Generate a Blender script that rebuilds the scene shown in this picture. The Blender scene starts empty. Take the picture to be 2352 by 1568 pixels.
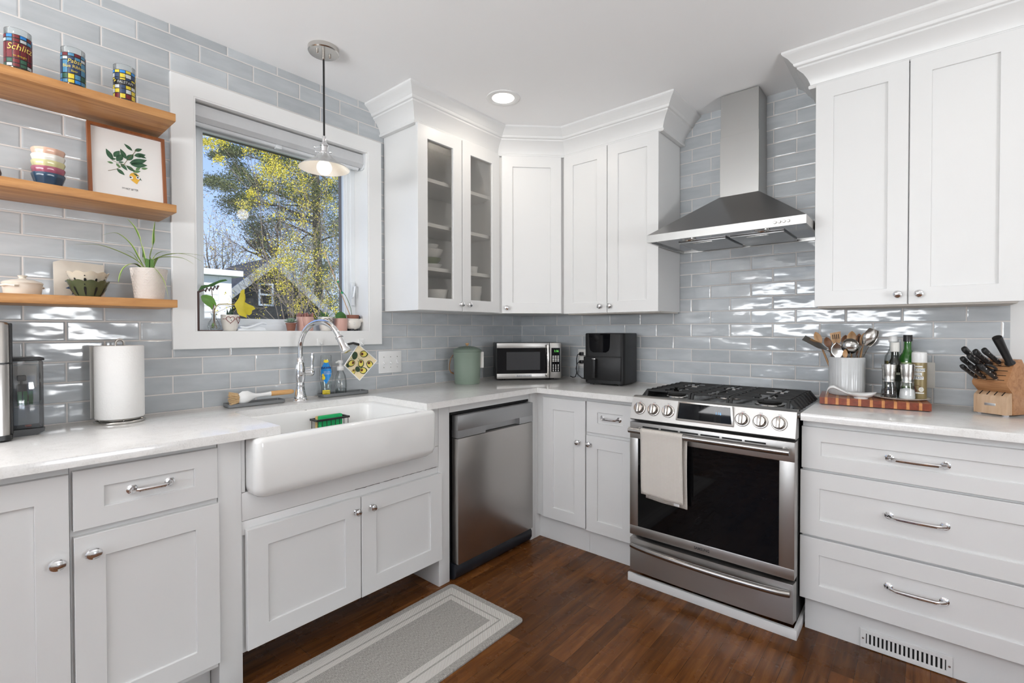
import bpy, bmesh, math, random
from mathutils import Vector, Matrix
sc = bpy.context.scene
COL = sc.collection
R = math.radians
PI = math.pi
# ---------------------------------------------------------------- camera
CAMP = Vector((2.3707, -2.8957, 1.2494))
FPX, PPU, PPV = 1109.16, 1176.0, 772.75
CROT = Matrix.Rotation(R(40.419), 3, 'Z') @ Matrix.Rotation(R(90 - 0.728), 3, 'X') @ Matrix.Rotation(R(-0.0743), 3, 'Z')
cd = bpy.data.cameras.new('camera')
cd.sensor_width = 36; cd.sensor_fit = 'HORIZONTAL'
cd.lens = FPX / 2352 * 36
cd.shift_y = (PPV - 784) / 2352
cd.clip_start = 0.05; cd.clip_end = 300
co = bpy.data.objects.new('camera', cd); COL.objects.link(co)
co.matrix_world = Matrix.Translation(CAMP) @ CROT.to_4x4()
sc.camera = co
# ---------------------------------------------------------------- view, world, sun, daylight
sc.view_settings.view_transform = 'Standard'
sc.view_settings.look = 'None'
sc.view_settings.gamma = 1
sc.view_settings.use_curve_mapping = False
sc.view_settings.exposure = 0.1
w = bpy.data.worlds.new('sky'); sc.world = w; w.use_nodes = True
nt = w.node_tree; nt.nodes.clear()
wo = nt.nodes.new('ShaderNodeOutputWorld'); bg = nt.nodes.new('ShaderNodeBackground')
tc = nt.nodes.new('ShaderNodeTexCoord'); sx = nt.nodes.new('ShaderNodeSeparateXYZ')
rp = nt.nodes.new('ShaderNodeValToRGB')
rp.color_ramp.elements[0].position = 0.0; rp.color_ramp.elements[0].color = (0.74, 0.85, 1.0, 1)
rp.color_ramp.elements[1].position = 0.55; rp.color_ramp.elements[1].color = (0.22, 0.40, 0.92, 1)
e = rp.color_ramp.elements.new(0.2); e.color = (0.46, 0.63, 1.0, 1)
nt.links.new(tc.outputs['Generated'], sx.inputs[0]); nt.links.new(sx.outputs['Z'], rp.inputs[0])
nt.links.new(rp.outputs[0], bg.inputs[0]); bg.inputs[1].default_value = 1.15
nt.links.new(bg.outputs[0], wo.inputs[0])
def light(name, kind, loc, energy, col=(1, 1, 1), rot=(0, 0, 0), size=None, sizey=None, **kw):
    l = bpy.data.lights.new(name, kind); l.energy = energy; l.color = col
    if kind == 'AREA':
        if sizey: l.shape = 'RECTANGLE'; l.size = size; l.size_y = sizey
        else: l.shape = 'DISK'; l.size = size
    elif size is not None and kind != 'SUN': l.shadow_soft_size = size
    for k, v in kw.items(): setattr(l, k, v)
    o = bpy.data.objects.new(name, l); COL.objects.link(o); o.location = loc; o.rotation_euler = rot
    return o
sun = light('sun', 'SUN', (-4, -6, 8), 5.0, (1, 0.95, 0.86)); sun.data.angle = R(0.6)
sun.rotation_euler = Vector((0.75, -0.25, 0.60)).to_track_quat('Z', 'Y').to_euler()
CEIL = 2.513
RX1, RY1 = 4.6, -5.4          # the room's far walls
# daylight of the windows behind the camera, lamps tilted up to brighten the ceiling
light('daylight_front', 'AREA', (1.30, RY1 + 0.05, 1.45), 178, (0.985, 0.99, 1.0), (R(162), 0, 0), 2.2, 1.3)
light('daylight_right', 'AREA', (RX1 - 0.03, -2.0, 1.20), 36, (0.985, 0.99, 1.0), (0, R(142), 0), 0.65, 0.65)
# ---------------------------------------------------------------- helpers
def px(u, v, ax, val):
    """point of the plane ax=val seen at photo pixel (u, v)"""
    d = CROT @ Vector(((u - PPU) / FPX, -(v - PPV) / FPX, -1))
    i = 'xyz'.index(ax); t = (val - CAMP[i]) / d[i]
    return CAMP + d * t
_mats = {}
def nodes(name):
    m = bpy.data.materials.new(name); m.use_nodes = True
    return m, m.node_tree, m.node_tree.nodes['Principled BSDF']
def mat(name, col, rough=0.5, metal=0.0, var=0.04, nscale=12.0, bump=0.0, bscale=None, spec=None, trans=0, ior=None,
        coat=0, emit=None, estr=0, stretch=None, sss=0):
    if name in _mats: return _mats[name]
    m, nt, b = nodes(name)
    N = nt.nodes; L = nt.links
    t = N.new('ShaderNodeTexCoord'); mp = N.new('ShaderNodeMapping')
    L.new(t.outputs['Object'], mp.inputs[0])
    if stretch: mp.inputs['Scale'].default_value = stretch
    n = N.new('ShaderNodeTexNoise'); n.inputs['Scale'].default_value = nscale; n.inputs['Detail'].default_value = 4
    L.new(mp.outputs[0], n.inputs['Vector'])
    mx = N.new('ShaderNodeMix'); mx.data_type = 'RGBA'
    mx.inputs[6].default_value = tuple(c * (1 - var) for c in col[:3]) + (1,)
    mx.inputs[7].default_value = tuple(min(1, c * (1 + var)) for c in col[:3]) + (1,)
    L.new(n.outputs['Fac'], mx.inputs[0]); L.new(mx.outputs[2], b.inputs['Base Color'])
    b.inputs['Roughness'].default_value = rough; b.inputs['Metallic'].default_value = metal
    if spec is not None: b.inputs['Specular IOR Level'].default_value = spec
    if trans: b.inputs['Transmission Weight'].default_value = trans
    if ior: b.inputs['IOR'].default_value = ior
    if coat: b.inputs['Coat Weight'].default_value = coat; b.inputs['Coat Roughness'].default_value = 0.06
    if sss: b.inputs['Subsurface Weight'].default_value = sss; b.inputs['Subsurface Radius'].default_value = (.02, .02, .02)
    if emit: b.inputs['Emission Color'].default_value = tuple(emit) + (1,); b.inputs['Emission Strength'].default_value = estr
    if bump:
        n2 = N.new('ShaderNodeTexNoise'); n2.inputs['Scale'].default_value = bscale or nscale; n2.inputs['Detail'].default_value = 5
        L.new(mp.outputs[0], n2.inputs['Vector'])
        bp = N.new('ShaderNodeBump'); bp.inputs['Strength'].default_value = bump; bp.inputs['Distance'].default_value = 0.01
        L.new(n2.outputs['Fac'], bp.inputs['Height']); L.new(bp.outputs[0], b.inputs['Normal'])
    _mats[name] = m
    return m
class MB:
    def __init__(s): s.bm = bmesh.new()
    def face(s, vs, mi=0):
        try:
            f = s.bm.faces.new(vs); f.material_index = mi; return f
        except ValueError: return None
    def v(s, p): return s.bm.verts.new(p)
    def box(s, a, b, bev=0, mi=0, seg=2, edges=None):
        x0, y0, z0 = (min(a[i], b[i]) for i in range(3)); x1, y1, z1 = (max(a[i], b[i]) for i in range(3))
        V = [s.v(p) for p in ((x0, y0, z0), (x1, y0, z0), (x1, y1, z0), (x0, y1, z0), (x0, y0, z1), (x1, y0, z1), (x1, y1, z1), (x0, y1, z1))]
        F = [s.face([V[i] for i in q], mi) for q in ((3, 2, 1, 0), (4, 5, 6, 7), (0, 1, 5, 4), (1, 2, 6, 5), (2, 3, 7, 6), (3, 0, 4, 7))]
        if bev:
            E = list({e for f in F for e in f.edges})
            if edges: E = [e for e in E if edges(e)]
            r = bmesh.ops.bevel(s.bm, geom=E, offset=bev, segments=seg, profile=0.5, affect='EDGES', clamp_overlap=True)
            for f in r['faces']: f.material_index = mi
        return V
    def obox(s, M, a, b, bev=0, mi=0, seg=2):
        """a box in the frame of matrix M"""
        t = MB(); t.box(a, b, bev, mi, seg); s.add(t, M)
    def add(s, o, M=None):
        m = {}
        for q in o.bm.verts: m[q] = s.v(M @ q.co if M is not None else q.co)
        for f in o.bm.faces: 
            g = s.face([m[q] for q in f.verts], f.material_index)
        o.bm.free()
    def loops(s, L, cap0=True, cap1=True, mi=0, closed=True):
        """skin over a list of loops of points with equal counts"""
        VV = [[s.v(p) for p in l] for l in L]
        n = len(VV[0])
        for a, b in zip(VV, VV[1:]):
            for i in range(n if closed else n - 1):
                j = (i + 1) % n
                s.face([a[i], a[j], b[j], b[i]], mi)
        if cap0: s.face(VV[0][::-1], mi)
        if cap1: s.face(VV[-1], mi)
        return VV
    def lathe(s, prof, c=(0, 0, 0), seg=28, mi=0, M=None, fr=None, cap0=True, cap1=True):
        L = []
        for r, z in prof:
            l = []
            for i in range(seg):
                a = 2 * PI * i / seg; rr = max(r, 1e-5)
                if fr: rr *= fr(a, z)
                p = Vector((rr * math.cos(a), rr * math.sin(a), z))
                p = (M @ p) if M is not None else p
                l.append(p + Vector(c))
            L.append(l)
        s.loops(L, cap0, cap1, mi)
    def cyl(s, a, b, r, seg=16, mi=0, r2=None):
        s.tube([a, b], [r, r if r2 is None else r2], seg, mi)
    def tube(s, pts, r, seg=8, mi=0, closed=False, flat=1.0, up=None):
        pts = [Vector(p) for p in pts]; n = len(pts)
        rs = r if isinstance(r, (list, tuple)) else [r] * n
        T = []
        for i in range(n):
            if closed: t = pts[(i + 1) % n] - pts[i - 1]
            else: t = pts[min(i + 1, n - 1)] - pts[max(i - 1, 0)]
            T.append(t.normalized())
        u = Vector(up) if up else (Vector((0, 0, 1)) if abs(T[0].z) < 0.9 else Vector((1, 0, 0)))
        L = []
        for i in range(n):
            t = T[i]; u = (u - t * u.dot(t))
            if u.length < 1e-6: u = t.orthogonal()
            u.normalize(); w_ = t.cross(u)
            L.append([pts[i] + (u * math.cos(2 * PI * k / seg) * flat + w_ * math.sin(2 * PI * k / seg)) * rs[i] for k in range(seg)])
        if closed: L.append(L[0])
        s.loops(L, not closed, not closed, mi)
    def prism(s, poly, f, w0, w1, bev=0, mi=0):
        a = [s.v(f(p[0], p[1], w0)) for p in poly]; b = [s.v(f(p[0], p[1], w1)) for p in poly]
        n = len(poly); F = [s.face(a[::-1], mi), s.face(b, mi)]
        for i in range(n): F.append(s.face([a[i], a[(i + 1) % n], b[(i + 1) % n], b[i]], mi))
        if bev:
            E = list({e for e in F[1].edges})
            bmesh.ops.bevel(s.bm, geom=E, offset=bev, segments=2, profile=0.5, affect='EDGES')
        return F
    def sphere(s, c, r, seg=20, rings=12, mi=0, sc3=(1, 1, 1), M=None):
        prof = [(math.sin(PI * i / rings), -math.cos(PI * i / rings)) for i in range(rings + 1)]
        L = []
        for q, z in prof:
            l = []
            for i in range(seg):
                a = 2 * PI * i / seg; q2 = max(q, 1e-4)
                p = Vector((q2 * math.cos(a) * r * sc3[0], q2 * math.sin(a) * r * sc3[1], z * r * sc3[2]))
                if M is not None: p = M @ p
                l.append(p + Vector(c))
            L.append(l)
        s.loops(L, True, True, mi)
    def grid(s, nu, nv, f, mi=0):
        V = [[s.v(f(i / nu, j / nv)) for j in range(nv + 1)] for i in range(nu + 1)]
        for i in range(nu):
            for j in range(nv): s.face([V[i][j], V[i + 1][j], V[i + 1][j + 1], V[i][j + 1]], mi)
        return V
    def text(s, body, size, f, mi=0, depth=0.0, align='CENTER', xscale=1.0, shear=0.0, bold=0.0):
        cu = bpy.data.curves.new('t', 'FONT'); cu.body = body; cu.size = size; cu.align_x = align; cu.align_y = 'CENTER'
        cu.shear = shear; cu.offset = bold; cu.extrude = depth; cu.resolution_u = 3
        o = bpy.data.objects.new('t', cu); COL.objects.link(o)
        bpy.context.view_layer.update()
        me = bpy.data.meshes.new_from_object(o.evaluated_get(bpy.context.evaluated_depsgraph_get()))
        vs = [s.v(f(q.co.x * xscale, q.co.y, q.co.z)) for q in me.vertices]
        for p in me.polygons: s.face([vs[i] for i in p.vertices], mi)
        bpy.data.objects.remove(o); bpy.data.curves.remove(cu); bpy.data.meshes.remove(me)
def link(name, mb, ms, parent=None, loc=None, rot=None, smooth=35, shift=None, normals=True):
    if normals: bmesh.ops.recalc_face_normals(mb.bm, faces=mb.bm.faces[:])
    me = bpy.data.meshes.new(name)
    if shift is not None:
        for q in mb.bm.verts: q.co -= Vector(shift)
    mb.bm.to_mesh(me); mb.bm.free()
    for m in (ms if isinstance(ms, (list, tuple)) else [ms]): me.materials.append(m)
    if smooth:
        me.shade_smooth(); me.set_sharp_from_angle(angle=R(smooth))
    o = bpy.data.objects.new(name, me); COL.objects.link(o)
    if parent: o.parent = parent
    if loc is not None: o.location = loc
    if rot is not None: o.rotation_euler = rot
    return o
def tag(o, label, cat, group=None, kind=None):
    o['label'] = label; o['category'] = cat
    if group: o['group'] = group
    if kind: o['kind'] = kind
    return o
def thing(name, label, cat, loc=(0, 0, 0), rz=0, group=None, kind=None):
    o = bpy.data.objects.new(name, None); COL.objects.link(o)
    o.location = loc; o.rotation_euler = (0, 0, rz); o.empty_display_size = 0.05
    return tag(o, label, cat, group, kind)
def base_of(p):
    while p.parent: p = p.parent
    return p.location
def wpart(name, mb, ms, parent, **kw):
    """a part whose mesh was built in room coordinates under an unrotated thing"""
    return link(name, mb, ms, parent, shift=base_of(parent), **kw)
part = link
def copy_tree(o, loc=None, rz=None, label=None, parent=None):
    c = o.copy(); COL.objects.link(c)
    if parent: c.parent = parent
    if loc is not None: c.location = loc
    if rz is not None: c.rotation_euler = (0, 0, rz)
    if label: c['label'] = label
    for ch in list(o.children): copy_tree(ch, parent=c)
    return c
WIN = lambda u, v, w: Vector((w, u, v))          # window side: u along the wall, v up, w out into the room
RNG = lambda u, v, w: Vector((u, -w, v))         # range side
def rrect(x0, x1, y0, y1, r, z=None, n=5, f=None):
    P = []
    for cx, cy, a0 in ((x1 - r, y1 - r, 0), (x0 + r, y1 - r, 90), (x0 + r, y0 + r, 180), (x1 - r, y0 + r, 270)):
        for i in range(n + 1):
            a = R(a0 + 90 * i / n); P.append((cx + r * math.cos(a), cy + r * math.sin(a)))
    if f: return [f(*p) for p in P]
    return P if z is None else [Vector((p[0], p[1], z)) for p in P]
# ---------------------------------------------------------------- materials
def ramp(N, stops):
    r = N.new('ShaderNodeValToRGB'); el = r.color_ramp.elements
    el[0].position, el[0].color = stops[0][0], tuple(stops[0][1]) + (1,)
    el[1].position, el[1].color = stops[-1][0], tuple(stops[-1][1]) + (1,)
    for p, c in stops[1:-1]:
        e = el.new(p); e.color = tuple(c) + (1,)
    return r
def tile_mat(name, axis, u0):
    m, nt, b = nodes(name); N = nt.nodes; L = nt.links
    t = N.new('ShaderNodeTexCoord'); s = N.new('ShaderNodeSeparateXYZ'); L.new(t.outputs['Object'], s.inputs[0])
    au = N.new('ShaderNodeMath'); au.inputs[1].default_value = u0; L.new(s.outputs[axis], au.inputs[0])
    av = N.new('ShaderNodeMath'); av.inputs[1].default_value = 20 * 0.0742 - 1.2854; L.new(s.outputs['Z'], av.inputs[0])
    c = N.new('ShaderNodeCombineXYZ'); L.new(au.outputs[0], c.inputs[0]); L.new(av.outputs[0], c.inputs[1])
    def brick(mortar, smooth):
        k = N.new('ShaderNodeTexBrick'); L.new(c.outputs[0], k.inputs['Vector'])
        k.offset = 0.5; k.offset_frequency = 2; k.squash = 1
        for q, v in (('Scale', 1), ('Mortar Size', mortar), ('Mortar Smooth', smooth), ('Bias', 0), ('Brick Width', 0.2178), ('Row Height', 0.0742)): k.inputs[q].default_value = v
        k.inputs['Color1'].default_value = (0, 0, 0, 1); k.inputs['Color2'].default_value = (1, 1, 1, 1); k.inputs['Mortar'].default_value = (0.5, 0.5, 0.5, 1)
        return k
    k1 = brick(0.0024, 0.1); k2 = brick(0.007, 1.0)
    # glaze colour: per-tile tint and a soft brushed cloud along the tile
    w4 = N.new('ShaderNodeMath'); w4.operation = 'MULTIPLY'; w4.inputs[1].default_value = 41.0; L.new(k1.outputs['Color'], w4.inputs[0])
    mp = N.new('ShaderNodeMapping'); mp.inputs['Scale'].default_value = (7, 26, 1); L.new(c.outputs[0], mp.inputs[0])
    n1 = N.new('ShaderNodeTexNoise'); n1.noise_dimensions = '4D'; n1.inputs['Scale'].default_value = 1; n1.inputs['Detail'].default_value = 4
    L.new(mp.outputs[0], n1.inputs['Vector']); L.new(w4.outputs[0], n1.inputs['W'])
    r1 = ramp(N, [(0.28, (0.425, 0.450, 0.468)), (0.55, (0.485, 0.511, 0.528)), (0.80, (0.545, 0.570, 0.586))]); L.new(n1.outputs['Fac'], r1.inputs[0])
    tint = N.new('ShaderNodeMapRange'); tint.inputs[3].default_value = 0.88; tint.inputs[4].default_value = 1.10; L.new(k1.outputs['Color'], tint.inputs[0])
    mul = N.new('ShaderNodeMix'); mul.data_type = 'RGBA'; mul.blend_type = 'MULTIPLY'; mul.inputs[0].default_value = 1
    L.new(r1.outputs[0], mul.inputs[6]); L.new(tint.outputs[0], mul.inputs[7])
    mx = N.new('ShaderNodeMix'); mx.data_type = 'RGBA'; L.new(k1.outputs['Fac'], mx.inputs[0]); L.new(mul.outputs[2], mx.inputs[6])
    mx.inputs[7].default_value = (0.70, 0.665, 0.635, 1); L.new(mx.outputs[2], b.inputs['Base Color'])
    ro = N.new('ShaderNodeMapRange'); ro.inputs[3].default_value = 0.09; ro.inputs[4].default_value = 0.7; L.new(k1.outputs['Fac'], ro.inputs[0]); L.new(ro.outputs[0], b.inputs['Roughness'])
    # hand-made relief: pillow edges + a slow ripple that differs from tile to tile
    mp2 = N.new('ShaderNodeMapping'); mp2.inputs['Scale'].default_value = (4.2, 9, 1); L.new(c.outputs[0], mp2.inputs[0])
    n2 = N.new('ShaderNodeTexNoise'); n2.noise_dimensions = '4D'; n2.inputs['Scale'].default_value = 1; n2.inputs['Detail'].default_value = 3.0; n2.inputs['Roughness'].default_value = 0.34
    L.new(mp2.outputs[0], n2.inputs['Vector']); L.new(w4.outputs[0], n2.inputs['W'])
    bp = N.new('ShaderNodeBump'); bp.inputs['Strength'].default_value = 0.75; bp.inputs['Distance'].default_value = 0.013; L.new(n2.outputs['Fac'], bp.inputs['Height'])
    bp2 = N.new('ShaderNodeBump'); bp2.invert = True; bp2.inputs['Strength'].default_value = 0.32; bp2.inputs['Distance'].default_value = 0.004
    L.new(k2.outputs['Fac'], bp2.inputs['Height']); L.new(bp.outputs[0], bp2.inputs['Normal']); L.new(bp2.outputs[0], b.inputs['Normal'])
    return m
TILE_W = tile_mat('window_wall_tile', 'Y', 2.7197 - 0.1089 + 0.2178 * 20)
TILE_R = tile_mat('range_wall_tile', 'X', -0.4448 + 0.2178 * 20)
def floor_mat():
    m, nt, b = nodes('dark_oak_floor'); N = nt.nodes; L = nt.links
    t = N.new('ShaderNodeTexCoord'); s = N.new('ShaderNodeSeparateXYZ'); L.new(t.outputs['Object'], s.inputs[0])
    ay = N.new('ShaderNodeMath'); ay.inputs[1].default_value = 20; L.new(s.outputs['Y'], ay.inputs[0])
    ax = N.new('ShaderNodeMath'); ax.inputs[1].default_value = 20; L.new(s.outputs['X'], ax.inputs[0])
    c = N.new('ShaderNodeCombineXYZ'); L.new(ay.outputs[0], c.inputs[0]); L.new(ax.outputs[0], c.inputs[1])
    k = N.new('ShaderNodeTexBrick'); L.new(c.outputs[0], k.inputs['Vector']); k.offset = 0.37; k.offset_frequency = 3
    for q, v in (('Scale', 1), ('Mortar Size', 0.0006), ('Mortar Smooth', 0.3), ('Bias', 0), ('Brick Width', 0.60), ('Row Height', 0.070)): k.inputs[q].default_value = v
    k.inputs['Color1'].default_value = (0, 0, 0, 1); k.inputs['Color2'].default_value = (1, 1, 1, 1); k.inputs['Mortar'].default_value = (0, 0, 0, 1)
    w4 = N.new('ShaderNodeMath'); w4.operation = 'MULTIPLY'; w4.inputs[1].default_value = 17; L.new(k.outputs['Color'], w4.inputs[0])
    mp = N.new('ShaderNodeMapping'); mp.inputs['Scale'].default_value = (3.2, 42, 1); L.new(c.outputs[0], mp.inputs[0])
    n = N.new('ShaderNodeTexNoise'); n.noise_dimensions = '4D'; n.inputs['Scale'].default_value = 1; n.inputs['Detail'].default_value = 7; n.inputs['Roughness'].default_value = 0.62
    L.new(mp.outputs[0], n.inputs['Vector']); L.new(w4.outputs[0], n.inputs['W'])
    r = ramp(N, [(0.25, (0.040, 0.0135, 0.0040)), (0.5, (0.118, 0.041, 0.0100)), (0.78, (0.215, 0.086, 0.024))]); L.new(n.outputs['Fac'], r.inputs[0])
    tint = N.new('ShaderNodeMapRange'); tint.inputs[3].default_value = 0.68; tint.inputs[4].default_value = 1.28; L.new(k.outputs['Color'], tint.inputs[0])
    mul = N.new('ShaderNodeMix'); mul.data_type = 'RGBA'; mul.blend_type = 'MULTIPLY'; mul.inputs[0].default_value = 1
    L.new(r.outputs[0], mul.inputs[6]); L.new(tint.outputs[0], mul.inputs[7])
    mx = N.new('ShaderNodeMix'); mx.data_type = 'RGBA'; L.new(k.outputs['Fac'], mx.inputs[0]); L.new(mul.outputs[2], mx.inputs[6]); mx.inputs[7].default_value = (0.006, 0.003, 0.002, 1)
    L.new(mx.outputs[2], b.inputs['Base Color'])
    n3 = N.new('ShaderNodeTexNoise'); n3.inputs['Scale'].default_value = 9; n3.inputs['Detail'].default_value = 5; L.new(t.outputs['Object'], n3.inputs['Vector'])
    ro = N.new('ShaderNodeMapRange'); ro.inputs[1].default_value = 0.3; ro.inputs[2].default_value = 0.75; ro.inputs[3].default_value = 0.20; ro.inputs[4].default_value = 0.36; b.inputs['Specular IOR Level'].default_value = 0.24; L.new(n3.outputs['Fac'], ro.inputs[0]); L.new(ro.outputs[0], b.inputs['Roughness'])
    bp = N.new('ShaderNodeBump'); bp.inputs['Strength'].default_value = 0.12; bp.inputs['Distance'].default_value = 0.004; L.new(n.outputs['Fac'], bp.inputs['Height'])
    bq = N.new('ShaderNodeBump'); bq.invert = True; bq.inputs['Strength'].default_value = 0.4; bq.inputs['Distance'].default_value = 0.001; L.new(k.outputs['Fac'], bq.inputs['Height']); L.new(bp.outputs[0], bq.inputs['Normal']); L.new(bq.outputs[0], b.inputs['Normal'])
    return m
FLOOR = floor_mat()
def wood(name, cols, axis='Y', scale=(30, 2.2, 30), rough=0.45, bump=0.06):
    m, nt, b = nodes(name); N = nt.nodes; L = nt.links
    t = N.new('ShaderNodeTexCoord'); mp = N.new('ShaderNodeMapping'); mp.inputs['Scale'].default_value = scale; L.new(t.outputs['Object'], mp.inputs[0])
    n = N.new('ShaderNodeTexNoise'); n.inputs['Scale'].default_value = 1; n.inputs['Detail'].default_value = 8; n.inputs['Roughness'].default_value = 0.6; n.inputs['Distortion'].default_value = 0.6
    L.new(mp.outputs[0], n.inputs['Vector'])
    r = ramp(N, [(0.28, cols[0]), (0.5, cols[1]), (0.74, cols[2])]); L.new(n.outputs['Fac'], r.inputs[0]); L.new(r.outputs[0], b.inputs['Base Color'])
    b.inputs['Roughness'].default_value = rough
    bp = N.new('ShaderNodeBump'); bp.inputs['Strength'].default_value = bump; bp.inputs['Distance'].default_value = 0.004; L.new(n.outputs['Fac'], bp.inputs['Height']); L.new(bp.outputs[0], b.inputs['Normal'])
    return m
OAK = wood('oiled_oak', [(0.30, 0.125, 0.036), (0.52, 0.25, 0.083), (0.64, 0.345, 0.135)], scale=(42, 3.0, 42))
FRAMEWOOD = wood('reddish_frame_wood', [(0.17, 0.05, 0.015), (0.26, 0.082, 0.024), (0.33, 0.115, 0.038)], scale=(30, 30, 3))
UTENSILWOOD = wood('utensil_wood', [(0.30, 0.15, 0.06), (0.44, 0.25, 0.11), (0.55, 0.34, 0.17)], scale=(40, 40, 6))
DARKUTENSIL = wood('dark_utensil_wood', [(0.14, 0.055, 0.02), (0.24, 0.10, 0.04), (0.32, 0.15, 0.06)], scale=(40, 40, 6))
BLOCKWOOD = wood('acacia_block', [(0.26, 0.11, 0.04), (0.40, 0.19, 0.08), (0.50, 0.27, 0.13)], scale=(8, 50, 50), rough=0.4)
BLOCKPALE = wood('pale_block_front', [(0.42, 0.27, 0.16), (0.52, 0.35, 0.22), (0.60, 0.42, 0.28)], scale=(50, 50, 6), rough=0.45)
PADAUK = wood('red_brown_board', [(0.12, 0.022, 0.010), (0.21, 0.042, 0.016), (0.28, 0.065, 0.025)], scale=(30, 30, 30), rough=0.35)
CHERRY = wood('orange_board', [(0.44, 0.17, 0.05), (0.56, 0.24, 0.08), (0.64, 0.30, 0.11)], scale=(30, 30, 30), rough=0.35)
BAMBOO = wood('bamboo_handle', [(0.50, 0.25, 0.08), (0.64, 0.36, 0.14), (0.72, 0.44, 0.20)], scale=(30, 4, 30), rough=0.4)
CAB = mat('white_cabinet_paint', (0.735, 0.735, 0.728), 0.36, var=0.012, nscale=3)
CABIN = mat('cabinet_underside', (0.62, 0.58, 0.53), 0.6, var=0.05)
TRIMW = mat('white_trim_paint', (0.82, 0.82, 0.81), 0.38, var=0.012, nscale=3)
PAINT = mat('pale_wall_paint', (0.74, 0.74, 0.73), 0.7, var=0.015, nscale=4)
CEILM = mat('ceiling_paint', (0.92, 0.92, 0.92), 0.85, var=0.01, nscale=4)
VINYL = mat('white_vinyl', (0.80, 0.83, 0.85), 0.35, var=0.01)
BROWNFR = mat('brown_exterior_frame', (0.16, 0.11, 0.08), 0.5)
SHADE = mat('grey_roller_fabric', (0.58, 0.59, 0.60), 0.7, var=0.03, nscale=60)
SHADEW = mat('pale_shade_rail', (0.72, 0.74, 0.76), 0.35)
def quartz():
    m, nt, b = nodes('white_quartz'); N = nt.nodes; L = nt.links
    t = N.new('ShaderNodeTexCoord')
    n = N.new('ShaderNodeTexNoise'); n.inputs['Scale'].default_value = 260; n.inputs['Detail'].default_value = 3; L.new(t.outputs['Object'], n.inputs['Vector'])
    n2 = N.new('ShaderNodeTexNoise'); n2.inputs['Scale'].default_value = 22; n2.inputs['Detail'].default_value = 7; n2.inputs['Distortion'].default_value = 1.4; L.new(t.outputs['Object'], n2.inputs['Vector'])
    a = N.new('ShaderNodeMath'); a.operation = 'MULTIPLY_ADD'; a.inputs[1].default_value = 0.45; L.new(n2.outputs['Fac'], a.inputs[0])
    h = N.new('ShaderNodeMath'); h.operation = 'MULTIPLY'; h.inputs[1].default_value = 0.55; L.new(n.outputs['Fac'], h.inputs[0]); L.new(h.outputs[0], a.inputs[2])
    r = ramp(N, [(0.34, (0.68, 0.67, 0.65)), (0.47, (0.765, 0.755, 0.735)), (0.65, (0.80, 0.79, 0.775))]); L.new(a.outputs[0], r.inputs[0])
    L.new(r.outputs[0], b.inputs['Base Color']); b.inputs['Roughness'].default_value = 0.10
    return m
QUARTZ = quartz()
PORC = mat('white_fireclay', (0.80, 0.80, 0.785), 0.08, var=0.008, nscale=5)
def steel(name, col, rough, stretch, amp=0.03):
    m, nt, b = nodes(name); N = nt.nodes; L = nt.links
    t = N.new('ShaderNodeTexCoord'); mp = N.new('ShaderNodeMapping'); mp.inputs['Scale'].default_value = stretch; L.new(t.outputs['Object'], mp.inputs[0])
    n = N.new('ShaderNodeTexNoise'); n.inputs['Scale'].default_value = 1; n.inputs['Detail'].default_value = 3; L.new(mp.outputs[0], n.inputs['Vector'])
    q = N.new('ShaderNodeMapRange'); q.inputs[3].default_value = rough - 0.03; q.inputs[4].default_value = rough + 0.04; L.new(n.outputs['Fac'], q.inputs[0]); L.new(q.outputs[0], b.inputs['Roughness'])
    b.inputs['Base Color'].default_value = tuple(col) + (1,); b.inputs['Metallic'].default_value = 1
    bp = N.new('ShaderNodeBump'); bp.inputs['Strength'].default_value = amp; bp.inputs['Distance'].default_value = 0.003; L.new(n.outputs['Fac'], bp.inputs['Height']); L.new(bp.outputs[0], b.inputs['Normal'])
    return m
STEEL = steel('brushed_steel', (0.45, 0.438, 0.422), 0.37, (1.5, 1.5, 500), 0.0012)
STEELV = steel('upright_brushed_steel', (0.50, 0.48, 0.46), 0.30, (500, 500, 2), 0.002)
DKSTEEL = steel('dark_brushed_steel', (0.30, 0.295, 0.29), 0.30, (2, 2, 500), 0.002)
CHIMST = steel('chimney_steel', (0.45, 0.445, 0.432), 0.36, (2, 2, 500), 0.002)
HANDST = steel('handle_steel', (0.36, 0.35, 0.34), 0.22, (3, 300, 300), 0.003)
STRIP = steel('grey_control_strip', (0.44, 0.445, 0.45), 0.42, (5, 5, 300))
CHROME = mat('chrome', (0.80, 0.80, 0.81), 0.06, 1.0, var=0.01)
SATIN = mat('satin_nickel', (0.62, 0.60, 0.57), 0.2, 1.0, var=0.02)
KNOBST = mat('polished_knob_steel', (0.55, 0.52, 0.49), 0.16, 1.0, var=0.02)
BLACKP = mat('black_plastic', (0.012, 0.012, 0.013), 0.35, var=0.1)
BLACKG = mat('black_glass', (0.004, 0.004, 0.005), 0.03, var=0.05, spec=0.2)
OVENGL = mat('oven_glass', (0.003, 0.003, 0.0035), 0.025, var=0.05, spec=0.22)
IRON = mat('cast_iron', (0.014, 0.014, 0.014), 0.55, var=0.15, nscale=60, bump=0.15, bscale=200)
COOKTOP = mat('dark_cooktop', (0.22, 0.22, 0.22), 0.22, 0.9, var=0.05)
DARK = mat('dark_void', (0.006, 0.006, 0.006), 0.8)
RUBBER = mat('dark_rubber', (0.012, 0.014, 0.019), 0.4, var=0.6, nscale=18)
TRAYG = mat('grey_silicone', (0.16, 0.165, 0.17), 0.55)
WHITEP = mat('white_plastic', (0.80, 0.80, 0.79), 0.3, var=0.01)
IVORYP = mat('ivory_plastic', (0.76, 0.74, 0.70), 0.35, var=0.01)
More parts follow.
